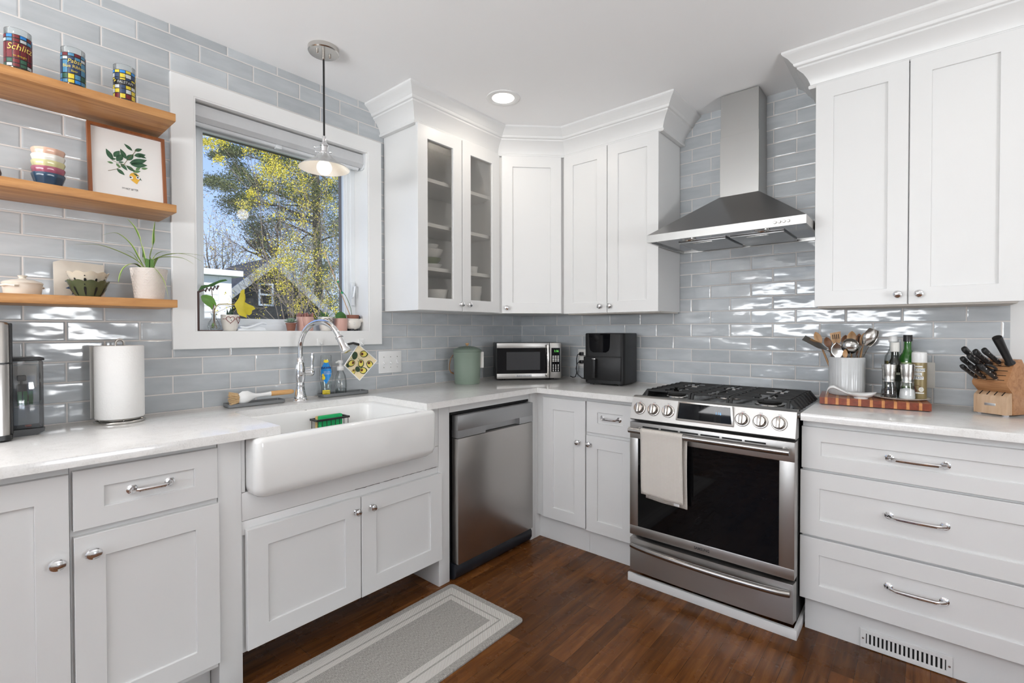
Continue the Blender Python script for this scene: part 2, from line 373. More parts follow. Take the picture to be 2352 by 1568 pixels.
PAPER = mat('paper_towel', (0.82, 0.81, 0.79), 0.95, var=0.02, nscale=40, bump=0.16, bscale=170)
GREENM = mat('sage_green_enamel', (0.20, 0.255, 0.205), 0.4, var=0.03)
SAGELID = mat('sage_green_lid', (0.15, 0.195, 0.155), 0.4, var=0.03)
TOWEL = None
def glass(name, tint=(1, 1, 1), refl=0.12, rough=0.02, ribs=0):
    """thin pane: lets light straight through and mirrors the rest"""
    m = bpy.data.materials.new(name); m.use_nodes = True; nt = m.node_tree; N = nt.nodes; L = nt.links; N.clear()
    o = N.new('ShaderNodeOutputMaterial'); a = N.new('ShaderNodeBsdfTransparent'); a.inputs[0].default_value = tuple(tint) + (1,)
    g = N.new('ShaderNodeBsdfGlossy'); g.inputs['Roughness'].default_value = rough
    fr = N.new('ShaderNodeLayerWeight'); fr.inputs[0].default_value = 0.25
    q = N.new('ShaderNodeMapRange'); q.inputs[3].default_value = refl * 0.35; q.inputs[4].default_value = min(1, refl * 4); L.new(fr.outputs['Fresnel'], q.inputs[0])
    if ribs:
        t = N.new('ShaderNodeTexCoord'); n = N.new('ShaderNodeTexNoise'); n.inputs['Scale'].default_value = ribs; L.new(t.outputs['Object'], n.inputs['Vector'])
        bp = N.new('ShaderNodeBump'); bp.inputs['Strength'].default_value = 0.5; bp.inputs['Distance'].default_value = 0.004; L.new(n.outputs['Fac'], bp.inputs['Height']); L.new(bp.outputs[0], g.inputs['Normal'])
    mx = N.new('ShaderNodeMixShader'); L.new(q.outputs[0], mx.inputs[0]); L.new(a.outputs[0], mx.inputs[1]); L.new(g.outputs[0], mx.inputs[2]); L.new(mx.outputs[0], o.inputs[0])
    return m
PANE = glass('window_pane', (0.97, 0.99, 1.0), 0.10)
SEEDY = glass('textured_cabinet_glass', (0.95, 0.94, 0.92), 0.14, 0.10, ribs=210)
CLEAR = glass('clear_glass', (0.93, 0.95, 0.95), 0.18)
SMOKE = glass('smoked_tank_plastic', (0.72, 0.73, 0.74), 0.2, 0.05)
OILGL = glass('yellow_oil_glass', (0.62, 0.52, 0.16), 0.2)
def emis(name, col, s):
    m = bpy.data.materials.new(name); m.use_nodes = True; nt = m.node_tree; nt.nodes.clear()
    o = nt.nodes.new('ShaderNodeOutputMaterial'); e = nt.nodes.new('ShaderNodeEmission'); e.inputs[0].default_value = tuple(col) + (1,); e.inputs[1].default_value = s
    nt.links.new(e.outputs[0], o.inputs[0]); return m
GLOW = emis('warm_lamp_glow', (1, 0.92, 0.80), 1.5)
DISC = emis('downlight_disc', (1, 0.94, 0.85), 4)
LEDG = emis('green_display', (0.25, 1.0, 0.2), 1.3)
LEDB = emis('blue_display', (0.25, 0.6, 1.0), 1.2)
# ---------------------------------------------------------------- room shell
def struct(name, mb, ms, label, cat, **kw):
    return tag(link(name, mb, ms, **kw), label, cat, kind='structure')
WY0, WY1, WZ0, WZ1 = -2.204, -1.36, 1.248, 2.240     # the window opening
b = MB(); b.box((-0.2, RY1, -0.02), (RX1, 0.2, -0.12)); b.box((0, RY1, 0), (RX1, 0, -0.02))
struct('floor', b, FLOOR, 'dark brown hardwood strip floor with a worn gloss', 'floor', smooth=0)
b = MB(); b.box((-0.2, RY1, CEIL), (RX1 + .2, 0.2, CEIL + 0.1))
struct('ceiling', b, CEILM, 'flat white painted ceiling', 'ceiling', smooth=0)
b = MB()
b.box((-0.16, RY1, 0), (0, WY0, CEIL)); b.box((-0.16, WY1, 0), (0, 0, CEIL))
b.box((-0.16, WY0, 0), (0, WY1, WZ0)); b.box((-0.16, WY0, WZ1), (0, WY1, CEIL))
struct('wall_left', b, TILE_W, 'window wall in glossy grey-blue subway tile', 'wall', smooth=0)
b = MB(); b.box((-0.16, 0, 0), (2.648, 0.15, CEIL)); 
struct('wall_back', b, TILE_R, 'grey-blue subway tile wall behind the range', 'wall', smooth=0)
b = MB(); b.box((2.648, 0.004, 0), (RX1 + .2, 0.15, CEIL))
struct('wall_side', b, PAINT, 'pale painted wall strip past the end of the tile', 'wall', smooth=0)
# the two walls behind the camera, each with a window
def wall_hole(name, f, u0, u1, h, label, flip):
    b = MB(); a0, a1, z0, z1 = h
    for p, q in (((u0, 0), (a0, CEIL)), ((a1, 0), (u1, CEIL)), ((a0, 0), (a1, z0)), ((a0, z1), (a1, CEIL))):
        b.box(f(p[0], p[1], 0), f(q[0], q[1], -0.15))
    struct(name, b, PAINT, label, 'wall', smooth=0)
def plain_window(n, f, h, label, loc):
    a0, a1, z0, z1 = h
    t = thing('window_%d' % n, label, 'window', loc, kind='structure')
    b = MB(); c = 0.08
    for p, q in (((a0 - c, z0 - c), (a0, z1 + c)), ((a1, z0 - c), (a1 + c, z1 + c)), ((a0, z0 - c), (a1, z0)), ((a0, z1), (a1, z1 + c))):
        b.box(f(p[0], p[1], 0), f(q[0], q[1], 0.02))
    wpart('casing', b, TRIMW, t)
    b = MB()
    for p, q in (((a0, z0), (a0 + .05, z1)), ((a1 - .05, z0), (a1, z1)), ((a0, z0), (a1, z0 + .05)), ((a0, z1 - .05), (a1, z1)), (((a0 + a1) / 2 - .03, z0), ((a0 + a1) / 2 + .03, z1))):
        b.box(f(p[0], p[1], -0.10), f(q[0], q[1], -0.05))
    wpart('frame', b, VINYL, t)
    b = MB(); b.box(f(a0, z0, -0.08), f(a1, z1, -0.085)); wpart('pane', b, PANE, t)
FR = lambda u, v, w_: Vector((u, RY1 + w_, v)); RT = lambda u, v, w_: Vector((RX1 - w_, u, v))
wall_hole('wall_front', FR, 0, RX1, (0.2, 2.5, 0.7, 2.2), 'painted wall behind the camera', 0)
wall_hole('wall_right', RT, RY1, 0, (-2.55, -1.40, 0.65, 1.85), 'painted wall facing the sink', 0)
plain_window(2, FR, (0.2, 2.5, 0.7, 2.2), 'wide window in the wall behind the camera', (1.35, RY1, 0.7))
plain_window(3, RT, (-2.55, -1.40, 0.65, 1.85), 'tall window in the wall facing the sink', (RX1, -1.975, 0.65))
def ring(b, f, o, i, w0, w1, bev=0.002, mi=0):
    """a mitred rectangular frame; o and i are (u0, u1, v0, v1)"""
    e = max(bev, 1e-4); C4 = lambda r, d: [(r[0] + d, r[2] + d), (r[1] - d, r[2] + d), (r[1] - d, r[3] - d), (r[0] + d, r[3] - d)]
    s = 1 if w1 > w0 else -1
    b.loops([[f(*p, w) for p in C4(r, d)] for r, d, w in ((o, 0, w0), (o, 0, w1 - e * s), (o, e, w1), (i, -e, w1), (i, 0, w1 - e * s), (i, 0, w0), (o, 0, w0))], False, False, mi)
    bmesh.ops.remove_doubles(b.bm, verts=b.bm.verts[:], dist=1e-6)
# ---------------------------------------------------------------- the window over the sink
t = thing('window_1', 'white cased window over the sink looking out on trees', 'window', (0, -1.782, WZ0), kind='structure')
c = 0.083
b = MB()
ring(b, WIN, (WY0 - c, WY1 + c, WZ0 - .076, WZ1 + .074), (WY0, WY1, WZ0, WZ1), -0.004, 0.018, .0015)
wpart('casing', b, TRIMW, t)
b = MB()
b.box((-0.155, WY0 - .002, WZ0 - .002), (0.0165, WY0 + .006, WZ1 + .002)); b.box((-0.155, WY1 - .006, WZ0 - .002), (0.0165, WY1 + .002, WZ1 + .002))
b.box((-0.155, WY0 + .006, WZ1 - .006), (0.0165, WY1 - .006, WZ1 + .002)); b.box((-0.155, WY0 + .006, WZ0 - .002), (0.0165, WY1 - .006, WZ0 + .0005))
wpart('jamb', b, TRIMW, t)
GY0, GY1, GZ0, GZ1 = -2.126, -1.425, 1.308, 2.160
b = MB()
ring(b, WIN, (WY0 + .005, WY1 - .005, WZ0, WZ1 - .005), (GY0 - .03, GY1 + .030, GZ0 - .028, GZ1 + .03), -0.155, -0.112)
ring(b, WIN, (GY0 - .032, GY1 + .032, GZ0 - .03, GZ1 + .032), (GY0 - .012, GY1 + .012, GZ0 - .01, GZ1 + .012), -0.155, -0.122)
ring(b, WIN, (GY0 - .014, GY1 + .014, GZ0 - .012, GZ1 + .014), (GY0, GY1, GZ0, GZ1), -0.155, -0.130)
wpart('sash', b, VINYL, t)
b = MB(); ring(b, WIN, (GY0 - .05, GY1 + .05, GZ0 - .05, GZ1 + .05), (GY0 - .012, GY1 + .004, GZ0 - .02, GZ1 + .004), -0.195, -0.156, 0)
wpart('outer_frame', b, BROWNFR, t)
b = MB(); b.box((-0.146, GY0 - .01, GZ0 - .01), (-0.142, GY1 + .01, GZ1 + .01)); wpart('pane', b, PANE, t)
# lock lever on the casing side of the sash and the folded crank on the sill
b = MB(); b.box((-0.112, -1.400, 1.39), (-0.098, -1.378, 1.525), 0.006)
b.tube([(-0.098, -1.389, 1.50), (-0.075, -1.391, 1.498), (-0.072, -1.397, 1.47), (-0.074, -1.402, 1.44), (-0.085, -1.402, 1.435)], 0.0055, 8)
wpart('lock_lever', b, VINYL, t)
b = MB()
b.prism([(-2.02, 1.249), (-1.895, 1.249), (-1.90, 1.262), (-1.935, 1.272), (-1.985, 1.268), (-2.018, 1.258)], WIN, -0.10, -0.03, 0.003)
b.tube([(-0.035, -2.01, 1.268), (-0.025, -1.985, 1.263), (-0.025, -1.955, 1.272), (-0.03, -1.915, 1.286), (-0.04, -1.893, 1.283)], [.004, .005, .0055, .006, .005], 8)
wpart('crank', b, VINYL, t)
# roller shade in the head of the opening
t = thing('roller_shade', 'rolled-up grey roller shade across the top of the window', 'window shade', (0, -1.782, WZ1))
b = MB(); b.prism([(-.075, 2.226), (-.012, 2.226), (-.008, 2.20), (-.010, 2.175), (-.03, 2.158), (-.075, 2.158)], lambda x, z, y: Vector((x, y, z)), -2.198, -1.372)
wpart('cassette', b, SHADE, t)
b = MB(); b.cyl((-.052, -2.19, 2.158), (-.052, -1.385, 2.158), 0.013, 12); b.box((-.06, -1.84, 2.140), (-.036, -1.81, 2.162), 0.003)
wpart('bottom_rail', b, SHADEW, t)
for y0, y1 in ((-2.203, -2.197), (-1.373, -1.362)):
    b = MB(); b.prism([(-.08, 2.238), (-.005, 2.238), (-.003, 2.19), (-.012, 2.155), (-.03, 2.146), (-.08, 2.15)], lambda x, z, y: Vector((x, y, z)), y0, y1)
    wpart('end_cap', b, SHADEW, t)
# ---------------------------------------------------------------- crown mouldings
PROF = [(0.0, 2.352), (0.024, 2.352), (0.027, 2.358), (0.026, 2.366), (0.020, 2.371), (0.022, 2.380), (0.030, 2.400), (0.044, 2.422), (0.062, 2.438),
        (0.066, 2.441), (0.066, 2.449), (0.075, 2.452), (0.079, 2.458), (0.080, 2.464), (0.086, 2.470), (0.098, 2.486), (0.112, 2.496), (0.116, 2.499), (0.120, 2.504), (0.120, CEIL), (0, CEIL)]
def crown(name, path, label):
    P = [Vector(p + (0,)) for p in path]; n = len(P); L = []
    seg = [(P[i + 1] - P[i]).normalized() for i in range(n - 1)]
    nr = [Vector((d.y, -d.x, 0)) for d in seg]
    for i in range(n):
        if i == 0: m = nr[0]
        elif i == n - 1: m = nr[-1]
        else: m = (nr[i - 1] + nr[i]) / (1 + nr[i - 1].dot(nr[i]))
        L.append([P[i] + m * q + Vector((0, 0, z)) for q, z in PROF])
    b = MB(); b.loops(L)
    struct(name, b, CAB, label, 'crown moulding', smooth=25)
crown('trim_1', [(0, -1.252), (0.29, -1.252), (0.29, -0.604), (0.604, -0.29), (1.247, -0.29), (1.247, 0)], 'stepped white crown moulding over the corner wall cabinets')
crown('trim_2', [(1.988, 0), (1.988, -0.29), (2.652, -0.29), (2.652, 0)], 'stepped white crown moulding over the wall cabinet beside the hood')
# white boards on the floor around the foot of the range
b = MB(); b.box((1.252, -0.690, 0), (1.992, -0.676, 0.040), 0.001); b.box((1.979, -0.678, 0), (1.992, -0.30, 0.040), 0.001)
struct('trim_3', b, CAB, 'low white board on the floor around the foot of the range', 'trim')
# ---------------------------------------------------------------- cabinets
def door(f, u0, u1, v0, v1, w0, t=0.019, iu=0.067, iv=0.067, rec=0.008, glassed=False):
    """shaker leaf: a flat frame with a sunken centre panel (or an open centre)"""
    b = MB(); e = 0.0012
    o0 = [f(*p, w0) for p in ((u0, v0), (u1, v0), (u1, v1), (u0, v1))]
    o1 = [f(*p, w0 + t - e) for p in ((u0, v0), (u1, v0), (u1, v1), (u0, v1))]
    o2 = [f(*p, w0 + t) for p in ((u0 + e, v0 + e), (u1 - e, v0 + e), (u1 - e, v1 - e), (u0 + e, v1 - e))]
    i0 = [(u0 + iu, v0 + iv), (u1 - iu, v0 + iv), (u1 - iu, v1 - iv), (u0 + iu, v1 - iv)]
    i1 = [(u0 + iu + e, v0 + iv + e), (u1 - iu - e, v0 + iv + e), (u1 - iu - e, v1 - iv - e), (u0 + iu + e, v1 - iv - e)]
    L = [o0, o1, o2, [f(*p, w0 + t) for p in i0], [f(*p, w0 + t - e) for p in i1], [f(*p, w0 + t - rec) for p in i1]]
    if glassed:
        L.append([f(*p, w0) for p in i1]); L.append(o0)
        b.loops(L, False, False)
        bmesh.ops.remove_doubles(b.bm, verts=b.bm.verts[:], dist=1e-5)
    else: b.loops(L)
    return b
def knob_mb(f, u, v, w0, oval=False):
    b = MB(); o = f(u, v, w0); n = (f(u, v, w0 + 1) - o); uu = (f(u + 1, v, w0) - o); vv = (f(u, v + 1, w0) - o)
    M = Matrix((uu * (1.25 if oval else 1), vv, n)).transposed()
    b.lathe([(0.0075, 0), (0.0085, .002), (0.0055, .006), (0.0055, .012), (0.010, .015), (0.0145, .019), (0.0155, .0225), (0.0135, .027), (0.008, .030), (0.0, .031)], o, 24, M=M)
    return b
def pull_mb(f, ua, ub, v, w0):
    b = MB(); o = f(0, 0, 0); n = f(0, 0, 1) - o; uu = f(1, 0, 0) - o; vv = f(0, 1, 0) - o
    M = Matrix((uu, vv, n)).transposed()
    for u in (ua, ub):
        b.lathe([(0.0135, 0), (0.014, .002), (0.011, .004), (0.0115, .006), (0.008, .009), (0.0075, .013)], f(u, v, w0), 20, M=M)
    d = ub - ua; P = []
    for i in range(15):
        s = i / 14; q = min(s, 1 - s)
        P.append(f(ua + d * s, v, w0 + 0.012 + 0.016 * min(1, (q / .12)) ** 0.6 + .003 * math.sin(PI * s)))
    b.tube(P, [0.0075 if i in (0, 14) else 0.0055 + .0012 * math.sin(PI * i / 14) for i in range(15)], 10)
    return b
def leaf(t, f, rect, w0, knob=None, pull=None, iu=0.067, iv=0.067, name='door', oval=False, t_=0.019):
    d = wpart(name, door(f, *rect, w0, iu=iu, iv=iv, t=t_), CAB, t, smooth=20)
    if knob: wpart('knob', knob_mb(f, *knob, w0 + t_, oval), CHROME, d)['label'] = 'round chrome knob'
    if pull: wpart('handle', pull_mb(f, *pull, w0 + t_ - 0.008), CHROME, d)['label'] = 'chrome bow handle'
    return d
# --- base cabinets on the window side (front plane x = 0.58, doors to 0.60)
t = thing('base_cabinet', 'white base cabinet at the near end of the sink run', 'cabinet', (0.29, -2.95, 0))
b = MB(); b.box((0.004, -3.30, 0.115), (0.58, -2.679, 0.883)); wpart('body', b, CAB, t)
b = MB(); b.box((0.004, -3.30, 0.0), (0.50, -2.679, 0.115)); wpart('toe_kick', b, CAB, t)
leaf(t, WIN, (-3.10, -2.681, 0.146, 0.857), 0.58, knob=(-2.708, 0.625), oval=True)
t = thing('base_cabinet', 'white base cabinet with wide drawer over one door, next to the apron sink', 'cabinet', (0.29, -2.495, 0))
b = MB(); b.box((0.004, -2.678, 0.125), (0.58, -2.313, 0.883)); wpart('body', b, CAB, t)
b = MB(); b.box((0.004, -2.678, 0.0), (0.50, -2.313, 0.125)); wpart('toe_kick', b, CAB, t)
leaf(t, WIN, (-2.673, -2.316, 0.697, 0.863), 0.58, pull=(-2.542, -2.448, 0.782), iu=0.066, iv=0.053, name='drawer')
leaf(t, WIN, (-2.672, -2.312, 0.146, 0.679), 0.58, knob=(-2.633, 0.630), oval=True)
t = thing('sink_cabinet', 'white sink cabinet with two low doors and leg posts under the apron sink', 'cabinet', (0.29, -1.79, 0))
b = MB(); b.box((0.12, -2.238, 0.125), (0.57, -1.347, 0.655)); wpart('body', b, CAB, t)
b = MB(); b.box((0.30, -2.238, 0), (0.36, -1.347, 0.13)); wpart('toe_kick', b, CAB, t)
for y0, y1 in ((-2.311, -2.238), (-1.347, -1.278)):
    b = MB(); b.box((0.36, y0, 0), (0.583, y1, 0.883), 0.001); b.box((0.05, y0, 0.1), (0.36, y1, 0.883)); wpart('leg_post', b, CAB, t)
b = MB(); b.box((0.555, -2.237, 0.59), (0.581, -1.348, 0.688), 0.0008); b.box((0.555, -2.237, 0.690), (0.581, -2.2255, 0.883)); b.box((0.555, -1.420, 0.690), (0.581, -1.348, 0.883))
b.box((0.555, -2.237, 0.54), (0.579, -1.348, 0.588), 0.0008)
wpart('apron_panel', b, CAB, t)
b = MB(); rg = random.Random(6)
for (y0, y1, z) in ((-1.80, -1.68, .5892), (-1.66, -1.58, .5894), (-1.56, -1.45, .5892), (-1.43, -1.36, .5893), (-2.236, -2.228, .6893)):
    n = max(2, int((y1 - y0) / .012)); P = [(.5808, y0 + (y1 - y0) * k / n, z + rg.uniform(-.0012, .0012)) for k in range(n + 1)]
    b.tube(P, [rg.uniform(.0004, .0013) for _ in P], 5)
wpart('paint_cracks', b, mat('dark_crack', (.05, .03, .02), .8), t)['kind'] = 'stuff'
leaf(t, WIN, (-2.227, -1.785, 0.140, 0.560), 0.581, knob=(-1.809, 0.507), iu=0.070, iv=0.070)
leaf(t, WIN, (-1.781, -1.341, 0.138, 0.558), 0.581, knob=(-1.736, 0.507), iu=0.070, iv=0.070)
# --- corner and range-side base cabinets (front plane y = -0.58)
t = thing('corner_cabinet', 'white corner base cabinet with one tall narrow door next to the dishwasher', 'cabinet', (0.4, -0.3, 0))
b = MB(); b.box((0.30, -0.644, 0), (0.598, -0.60, 0.883), 0.001); b.box((0.57, -0.60, 0), (0.598, -0.553, 0.883)); wpart('corner_post', b, CAB, t)
b = MB(); b.box((0.3, -0.58, 0.142), (0.949, -0.004, 0.883)); wpart('body', b, CAB, t)
b = MB(); b.box((0.3, -0.553, 0), (0.949, -0.52, 0.142)); wpart('toe_kick', b, CAB, t)
leaf(t, RNG, (0.655, 0.946, 0.145, 0.856), 0.58, knob=(0.905, 0.625), iu=0.071)
t = thing('base_cabinet', 'narrow white base cabinet with small drawer over door, against the range', 'cabinet', (1.1, -0.3, 0))
b = MB(); b.box((0.950, -0.58, 0.142), (1.254, -0.004, 0.883)); wpart('body', b, CAB, t)
b = MB(); b.box((0.950, -0.553, 0), (1.254, -0.52, 0.142)); wpart('toe_kick', b, CAB, t)
leaf(t, RNG, (0.956, 1.243, 0.689, 0.858), 0.58, pull=(1.051, 1.151, 0.775), iu=0.066, iv=0.054, name='drawer')
leaf(t, RNG, (0.953, 1.243, 0.140, 0.670), 0.58, knob=(0.978, 0.625), iu=0.069)
t = thing('drawer_cabinet', 'wide white base cabinet of three deep drawers with chrome bow handles', 'cabinet', (2.36, -0.3, 0))
b = MB(); b.box((1.992, -0.58, 0.140), (2.735, -0.004, 0.883)); wpart('body', b, CAB, t)
b = MB(); b.box((2.000, -0.560, 0), (2.735, -0.53, 0.140)); wpart('toe_kick', b, CAB, t)
leaf(t, RNG, (1.990, 2.726, 0.682, 0.853), 0.58, pull=(2.277, 2.435, 0.767), iu=0.067, iv=0.056, name='drawer')
leaf(t, RNG, (1.986, 2.726, 0.408, 0.672), 0.58, pull=(2.277, 2.435, 0.550), iu=0.067, iv=0.067, name='drawer')
leaf(t, RNG, (1.986, 2.726, 0.142, 0.398), 0.58, pull=(2.277, 2.435, 0.280), iu=0.067, iv=0.065, name='drawer')
# --- wall cabinets
def open_box(t, f, u0, u1, v0, v1, d, th=0.016):
    b = MB()
    b.box(f(u0, v0, 0.004), f(u0 + th, v1, d)); b.box(f(u1 - th, v0, 0.004), f(u1, v1, d))
    b.box(f(u0 + th, v0, 0.004), f(u1 - th, v0 + th, d)); b.box(f(u0 + th, v1 - th, 0.004), f(u1 - th, v1, d)); b.box(f(u0 + th, v0 + th, 0.004), f(u1 - th, v1 - th, 0.014))
    wpart('body', b, CAB, t)
t = thing('glass_door_cabinet', 'white wall cabinet with two glass doors between window and corner', 'cabinet', (0.15, -0.93, 1.36))
open_box(t, WIN, -1.250, -0.612, 1.360, 2.40, 0.303)
for z in (1.604, 1.849, 2.096):
    b = MB(); b.box((0.015, -1.233, z - 0.02), (0.275, -0.629, z)); wpart('shelf', b, CAB, t)
for a, k in (((-1.262, -0.939, 1.361, 2.354), (-0.955, 1.402)), ((-0.935, -0.612, 1.361, 2.354), (-0.893, 1.402))):
    d = wpart('door', door(WIN, *a, 0.305, iu=0.067, iv=0.067, glassed=True), CAB, t, smooth=20)
    wpart('knob', knob_mb(WIN, *k, 0.324), CHROME, d)['label'] = 'round chrome knob'
    b = MB(); b.box(WIN(a[0] + .06, a[2] + .06, 0.309), WIN(a[1] - .06, a[3] - .06, 0.313)); wpart('glass_pane', b, SEEDY, d)
for z in (1.44, 2.25, 1.80):
    b = MB(); b.box((0.28, -0.640, z - .022), (0.303, -0.628, z + .022), 0.002); wpart('hinge', b, DKSTEEL, t)
t = thing('corner_wall_cabinet', 'white corner wall cabinet with one slanted door', 'cabinet', (0.2, -0.2, 1.36))
b = MB(); b.prism([(0.004, -0.004), (0.004, -0.611), (0.303, -0.611), (0.611, -0.303), (0.611, -0.004)], lambda x, y, z: Vector((x, y, z)), 1.358, 2.40)
wpart('body', b, CAB, t)
s2 = math.sqrt(.5)
DG = lambda u, v, w_: Vector((0.303 + u * s2 + w_ * s2, -0.611 + u * s2 - w_ * s2, v))
leaf(t, DG, (0.028, 0.408, 1.358, 2.352), 0.001, knob=(0.058, 1.393), iu=0.068)
t = thing('wall_cabinet', 'white two-door wall cabinet left of the range hood', 'cabinet', (0.93, -0.15, 1.36))
b = MB(); b.box((0.613, -0.303, 1.358), (1.245, -0.004, 2.40)); wpart('body', b, CAB, t)
leaf(t, RNG, (0.616, 0.925, 1.355, 2.354), 0.304, knob=(0.884, 1.395)); leaf(t, RNG, (0.929, 1.247, 1.355, 2.354), 0.304, knob=(0.951, 1.395))
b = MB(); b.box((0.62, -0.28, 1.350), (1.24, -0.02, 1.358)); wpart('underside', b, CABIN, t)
t = thing('wall_cabinet', 'tall white two-door wall cabinet right of the range hood', 'cabinet', (2.32, -0.15, 1.36))
b = MB(); b.box((1.992, -0.303, 1.358), (2.650, -0.004, 2.40)); wpart('body', b, CAB, t)
leaf(t, RNG, (1.992, 2.319, 1.356, 2.358), 0.304, knob=(2.288, 1.397)); leaf(t, RNG, (2.323, 2.652, 1.356, 2.358), 0.304, knob=(2.356, 1.397))
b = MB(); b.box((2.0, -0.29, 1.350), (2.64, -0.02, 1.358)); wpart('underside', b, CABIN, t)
# --- worktops
ZC = 0.914
def worktop(poly, label, loc):
    b = MB(); b.prism(poly, lambda x, y, z: Vector((x, y, z)), ZC - 0.030, ZC, 0.003)
    o = link('countertop', b, QUARTZ, shift=loc, loc=loc, smooth=30); tag(o, label, 'countertop')
arc = lambda cx, cy, r, a0, a1: [(cx + r * math.cos(R(a0 + (a1 - a0) * i / 5)), cy + r * math.sin(R(a0 + (a1 - a0) * i / 5))) for i in range(6)]
poly = [(0.002, -3.30), (0.640, -3.30), (0.640, -2.128)] + arc(0.225, -2.098, 0.03, 270, 180) + arc(0.225, -1.496, 0.03, 180, 90) + [(0.640, -1.466), (0.646, -0.648), (1.258, -0.648), (1.258, -0.002), (0.002, -0.002)]
worktop(poly, 'L-shaped white quartz worktop with the sink cutout', (0.3, -1.0, ZC - 0.03))
worktop([(1.994, -0.648), (2.745, -0.648), (2.745, -0.002), (1.994, -0.002)], 'short white quartz worktop over the three-drawer cabinet', (2.36, -0.3, ZC - 0.03))
# ---------------------------------------------------------------- sink, faucet and what stands there
t = thing('apron_sink', 'white fireclay farmhouse sink with a deep rounded apron front', 'sink', (0.42, -1.822, 0.66))
Lp = []
X0, X1, Y0, Y1 = 0.170, 0.664, -2.222, -1.424
for ins, r, z in ((0.075, .02, 0.668), (0.05, .03, 0.668), (0.022, .035, 0.674), (0.006, .034, 0.688), (0.0, .03, 0.712), (0.0, .026, 0.865), (0.003, .026, 0.876), (0.009, .024, 0.8815), (0.018, .022, 0.8835)):
    Lp.append([Vector((p.x, p.y, z)) for p in rrect(X0 + ins, X1 - ins, Y0 + ins, Y1 - ins, max(r, .004), z, 6)])
for ins, r, z in ((0.0, .05, 0.8835), (0.004, .05, 0.881), (0.008, .05, 0.873), (0.016, .055, 0.72), (0.03, .06, 0.700), (0.07, .05, 0.690)):
    Lp.append([Vector((p.x, p.y, z)) for p in rrect(0.200 + ins, 0.634 - ins, -2.150 + ins, -1.492 - ins, r, z, 6)])
b = MB(); b.loops(Lp); wpart('basin', b, PORC, t, smooth=60)
b = MB(); p = px(703, 949, 'x', 0.206); b.lathe([(0.0, 0), (0.0155, 0), (0.016, .0015), (0.0135, .0025), (0.0125, .0015), (0, .002)], p - Vector((.006, 0, 0)), 24, M=Matrix.Rotation(R(90), 3, 'Y')); wpart('overflow_cap', b, SATIN, t)
b = MB(); b.lathe([(0.045, 0), (0.045, .003), (0.03, .004), (0.0, .001)], (0.42, -1.82, 0.690), 20); wpart('drain', b, CHROME, t)
# faucet
FX, FY = 0.105, -1.797
t = thing('faucet', 'tall chrome gooseneck pull-down faucet behind the sink', 'faucet', (FX, FY, ZC))
b = MB(); b.lathe([(0.031, 0), (0.033, .004), (0.031, .010), (0.028, .013), (0.029, .018), (0.027, .024), (0.022, .045), (0.0185, .075), (0.0195, .082), (0.0175, .087), (0.0185, .092), (0.0225, .112), (0.0245, .135), (0.0235, .160), (0.0190, .182), (0.0195, .187), (0.0180, .190), (0.0185, .200), (0.0150, .206)], seg=28)
link('body', b, CHROME, t)
def dirv(a): return Vector((math.cos(a), math.sin(a), 0))
SD = dirv(R(17))          # the spout's heading, out over the basin
b = MB(); P = []; rad = 0.128; top = 0.248
for i in range(5): P.append(Vector((0, 0, 0.19 + (top - .19) * i / 5)))
for i in range(21):
    a = PI - R(152) * i / 20
    P.append(SD * (rad + rad * math.cos(a)) + Vector((0, 0, top + rad * math.sin(a))))
b.tube(P, 0.0125, 16); link('spout', b, CHROME, t)
tip = P[-1]; td = (P[-1] - P[-2]).normalized()
b = MB(); M = td.to_track_quat('Z', 'Y').to_matrix()
b.lathe([(0.0128, -.004), (0.0175, -.002), (0.0178, .006), (0.0155, .009), (0.0160, .030), (0.0205, .058), (0.0235, .072), (0.0235, .078), (0.019, .080)], tip, 24, M=M)
link('spray_head', b, CHROME, t)
SPRAY = Vector((FX, FY, ZC)) + tip + td * 0.04
b = MB(); b.lathe([(0.018, 0), (0.0185, .03), (0.021, .032), (0.021, .038), (0.017, .048), (0.010, .053), (0, .055)], (0, 0.015, .135), 20, M=Matrix.Rotation(R(-90), 3, 'X') )
link('lever_hub', b, CHROME, t)
b = MB(); b.tube([(0, .056, .138), (0.0, .058, .150), (0, .059, .175), (0, .060, .205), (0, .061, .222)], [.008, .0065, .006, .0085, .007], 12); b.sphere((0, .061, .222), .0075); link('lever', b, CHROME, t)
# sink caddy with sponge
c0 = px(713, 959, 'x', 0.225); c1 = px(789, 954, 'x', 0.225)
cy0, cy1, cz = c0.y, c1.y, (c0.z + c1.z) / 2
t = thing('sponge_caddy', 'black wire sponge caddy stuck inside the sink', 'caddy', (0.245, (cy0 + cy1) / 2, cz - 0.07))
b = MB(); ring(b, lambda u, v, w: Vector((v, u, w)), (cy0, cy1, 0.218, 0.282), (cy0 + .008, cy1 - .008, 0.225, 0.275), cz - .008, cz + .001, 0.001)
wpart('rim', b, BLACKP, t)
b = MB(); n = 8
for i in range(n):
    y = cy0 + .008 + (cy1 - cy0 - .016) * i / (n - 1)
    b.tube([(0.279, y, cz - .004), (0.279, y, cz - .066), (0.2785, y, cz - .07), (0.222, y, cz - .07), (0.221, y, cz - .004)], 0.0014, 6)
wpart('wires', b, BLACKP, t)
b = MB(); b.lathe([(0.014, 0), (0.012, .006), (0.0, .008)], (0.2205, (cy0 + cy1) / 2, cz - .03), 16, M=Matrix.Rotation(R(90), 3, 'Y')); wpart('suction_cup', b, BLACKP, t)
t = thing('sponge', 'green and yellow scrub sponge standing in the black sink caddy', 'sponge', (0.25, (cy0 + cy1) / 2, cz - .068))
a0 = -(cy1 - cy0) / 2 + .016
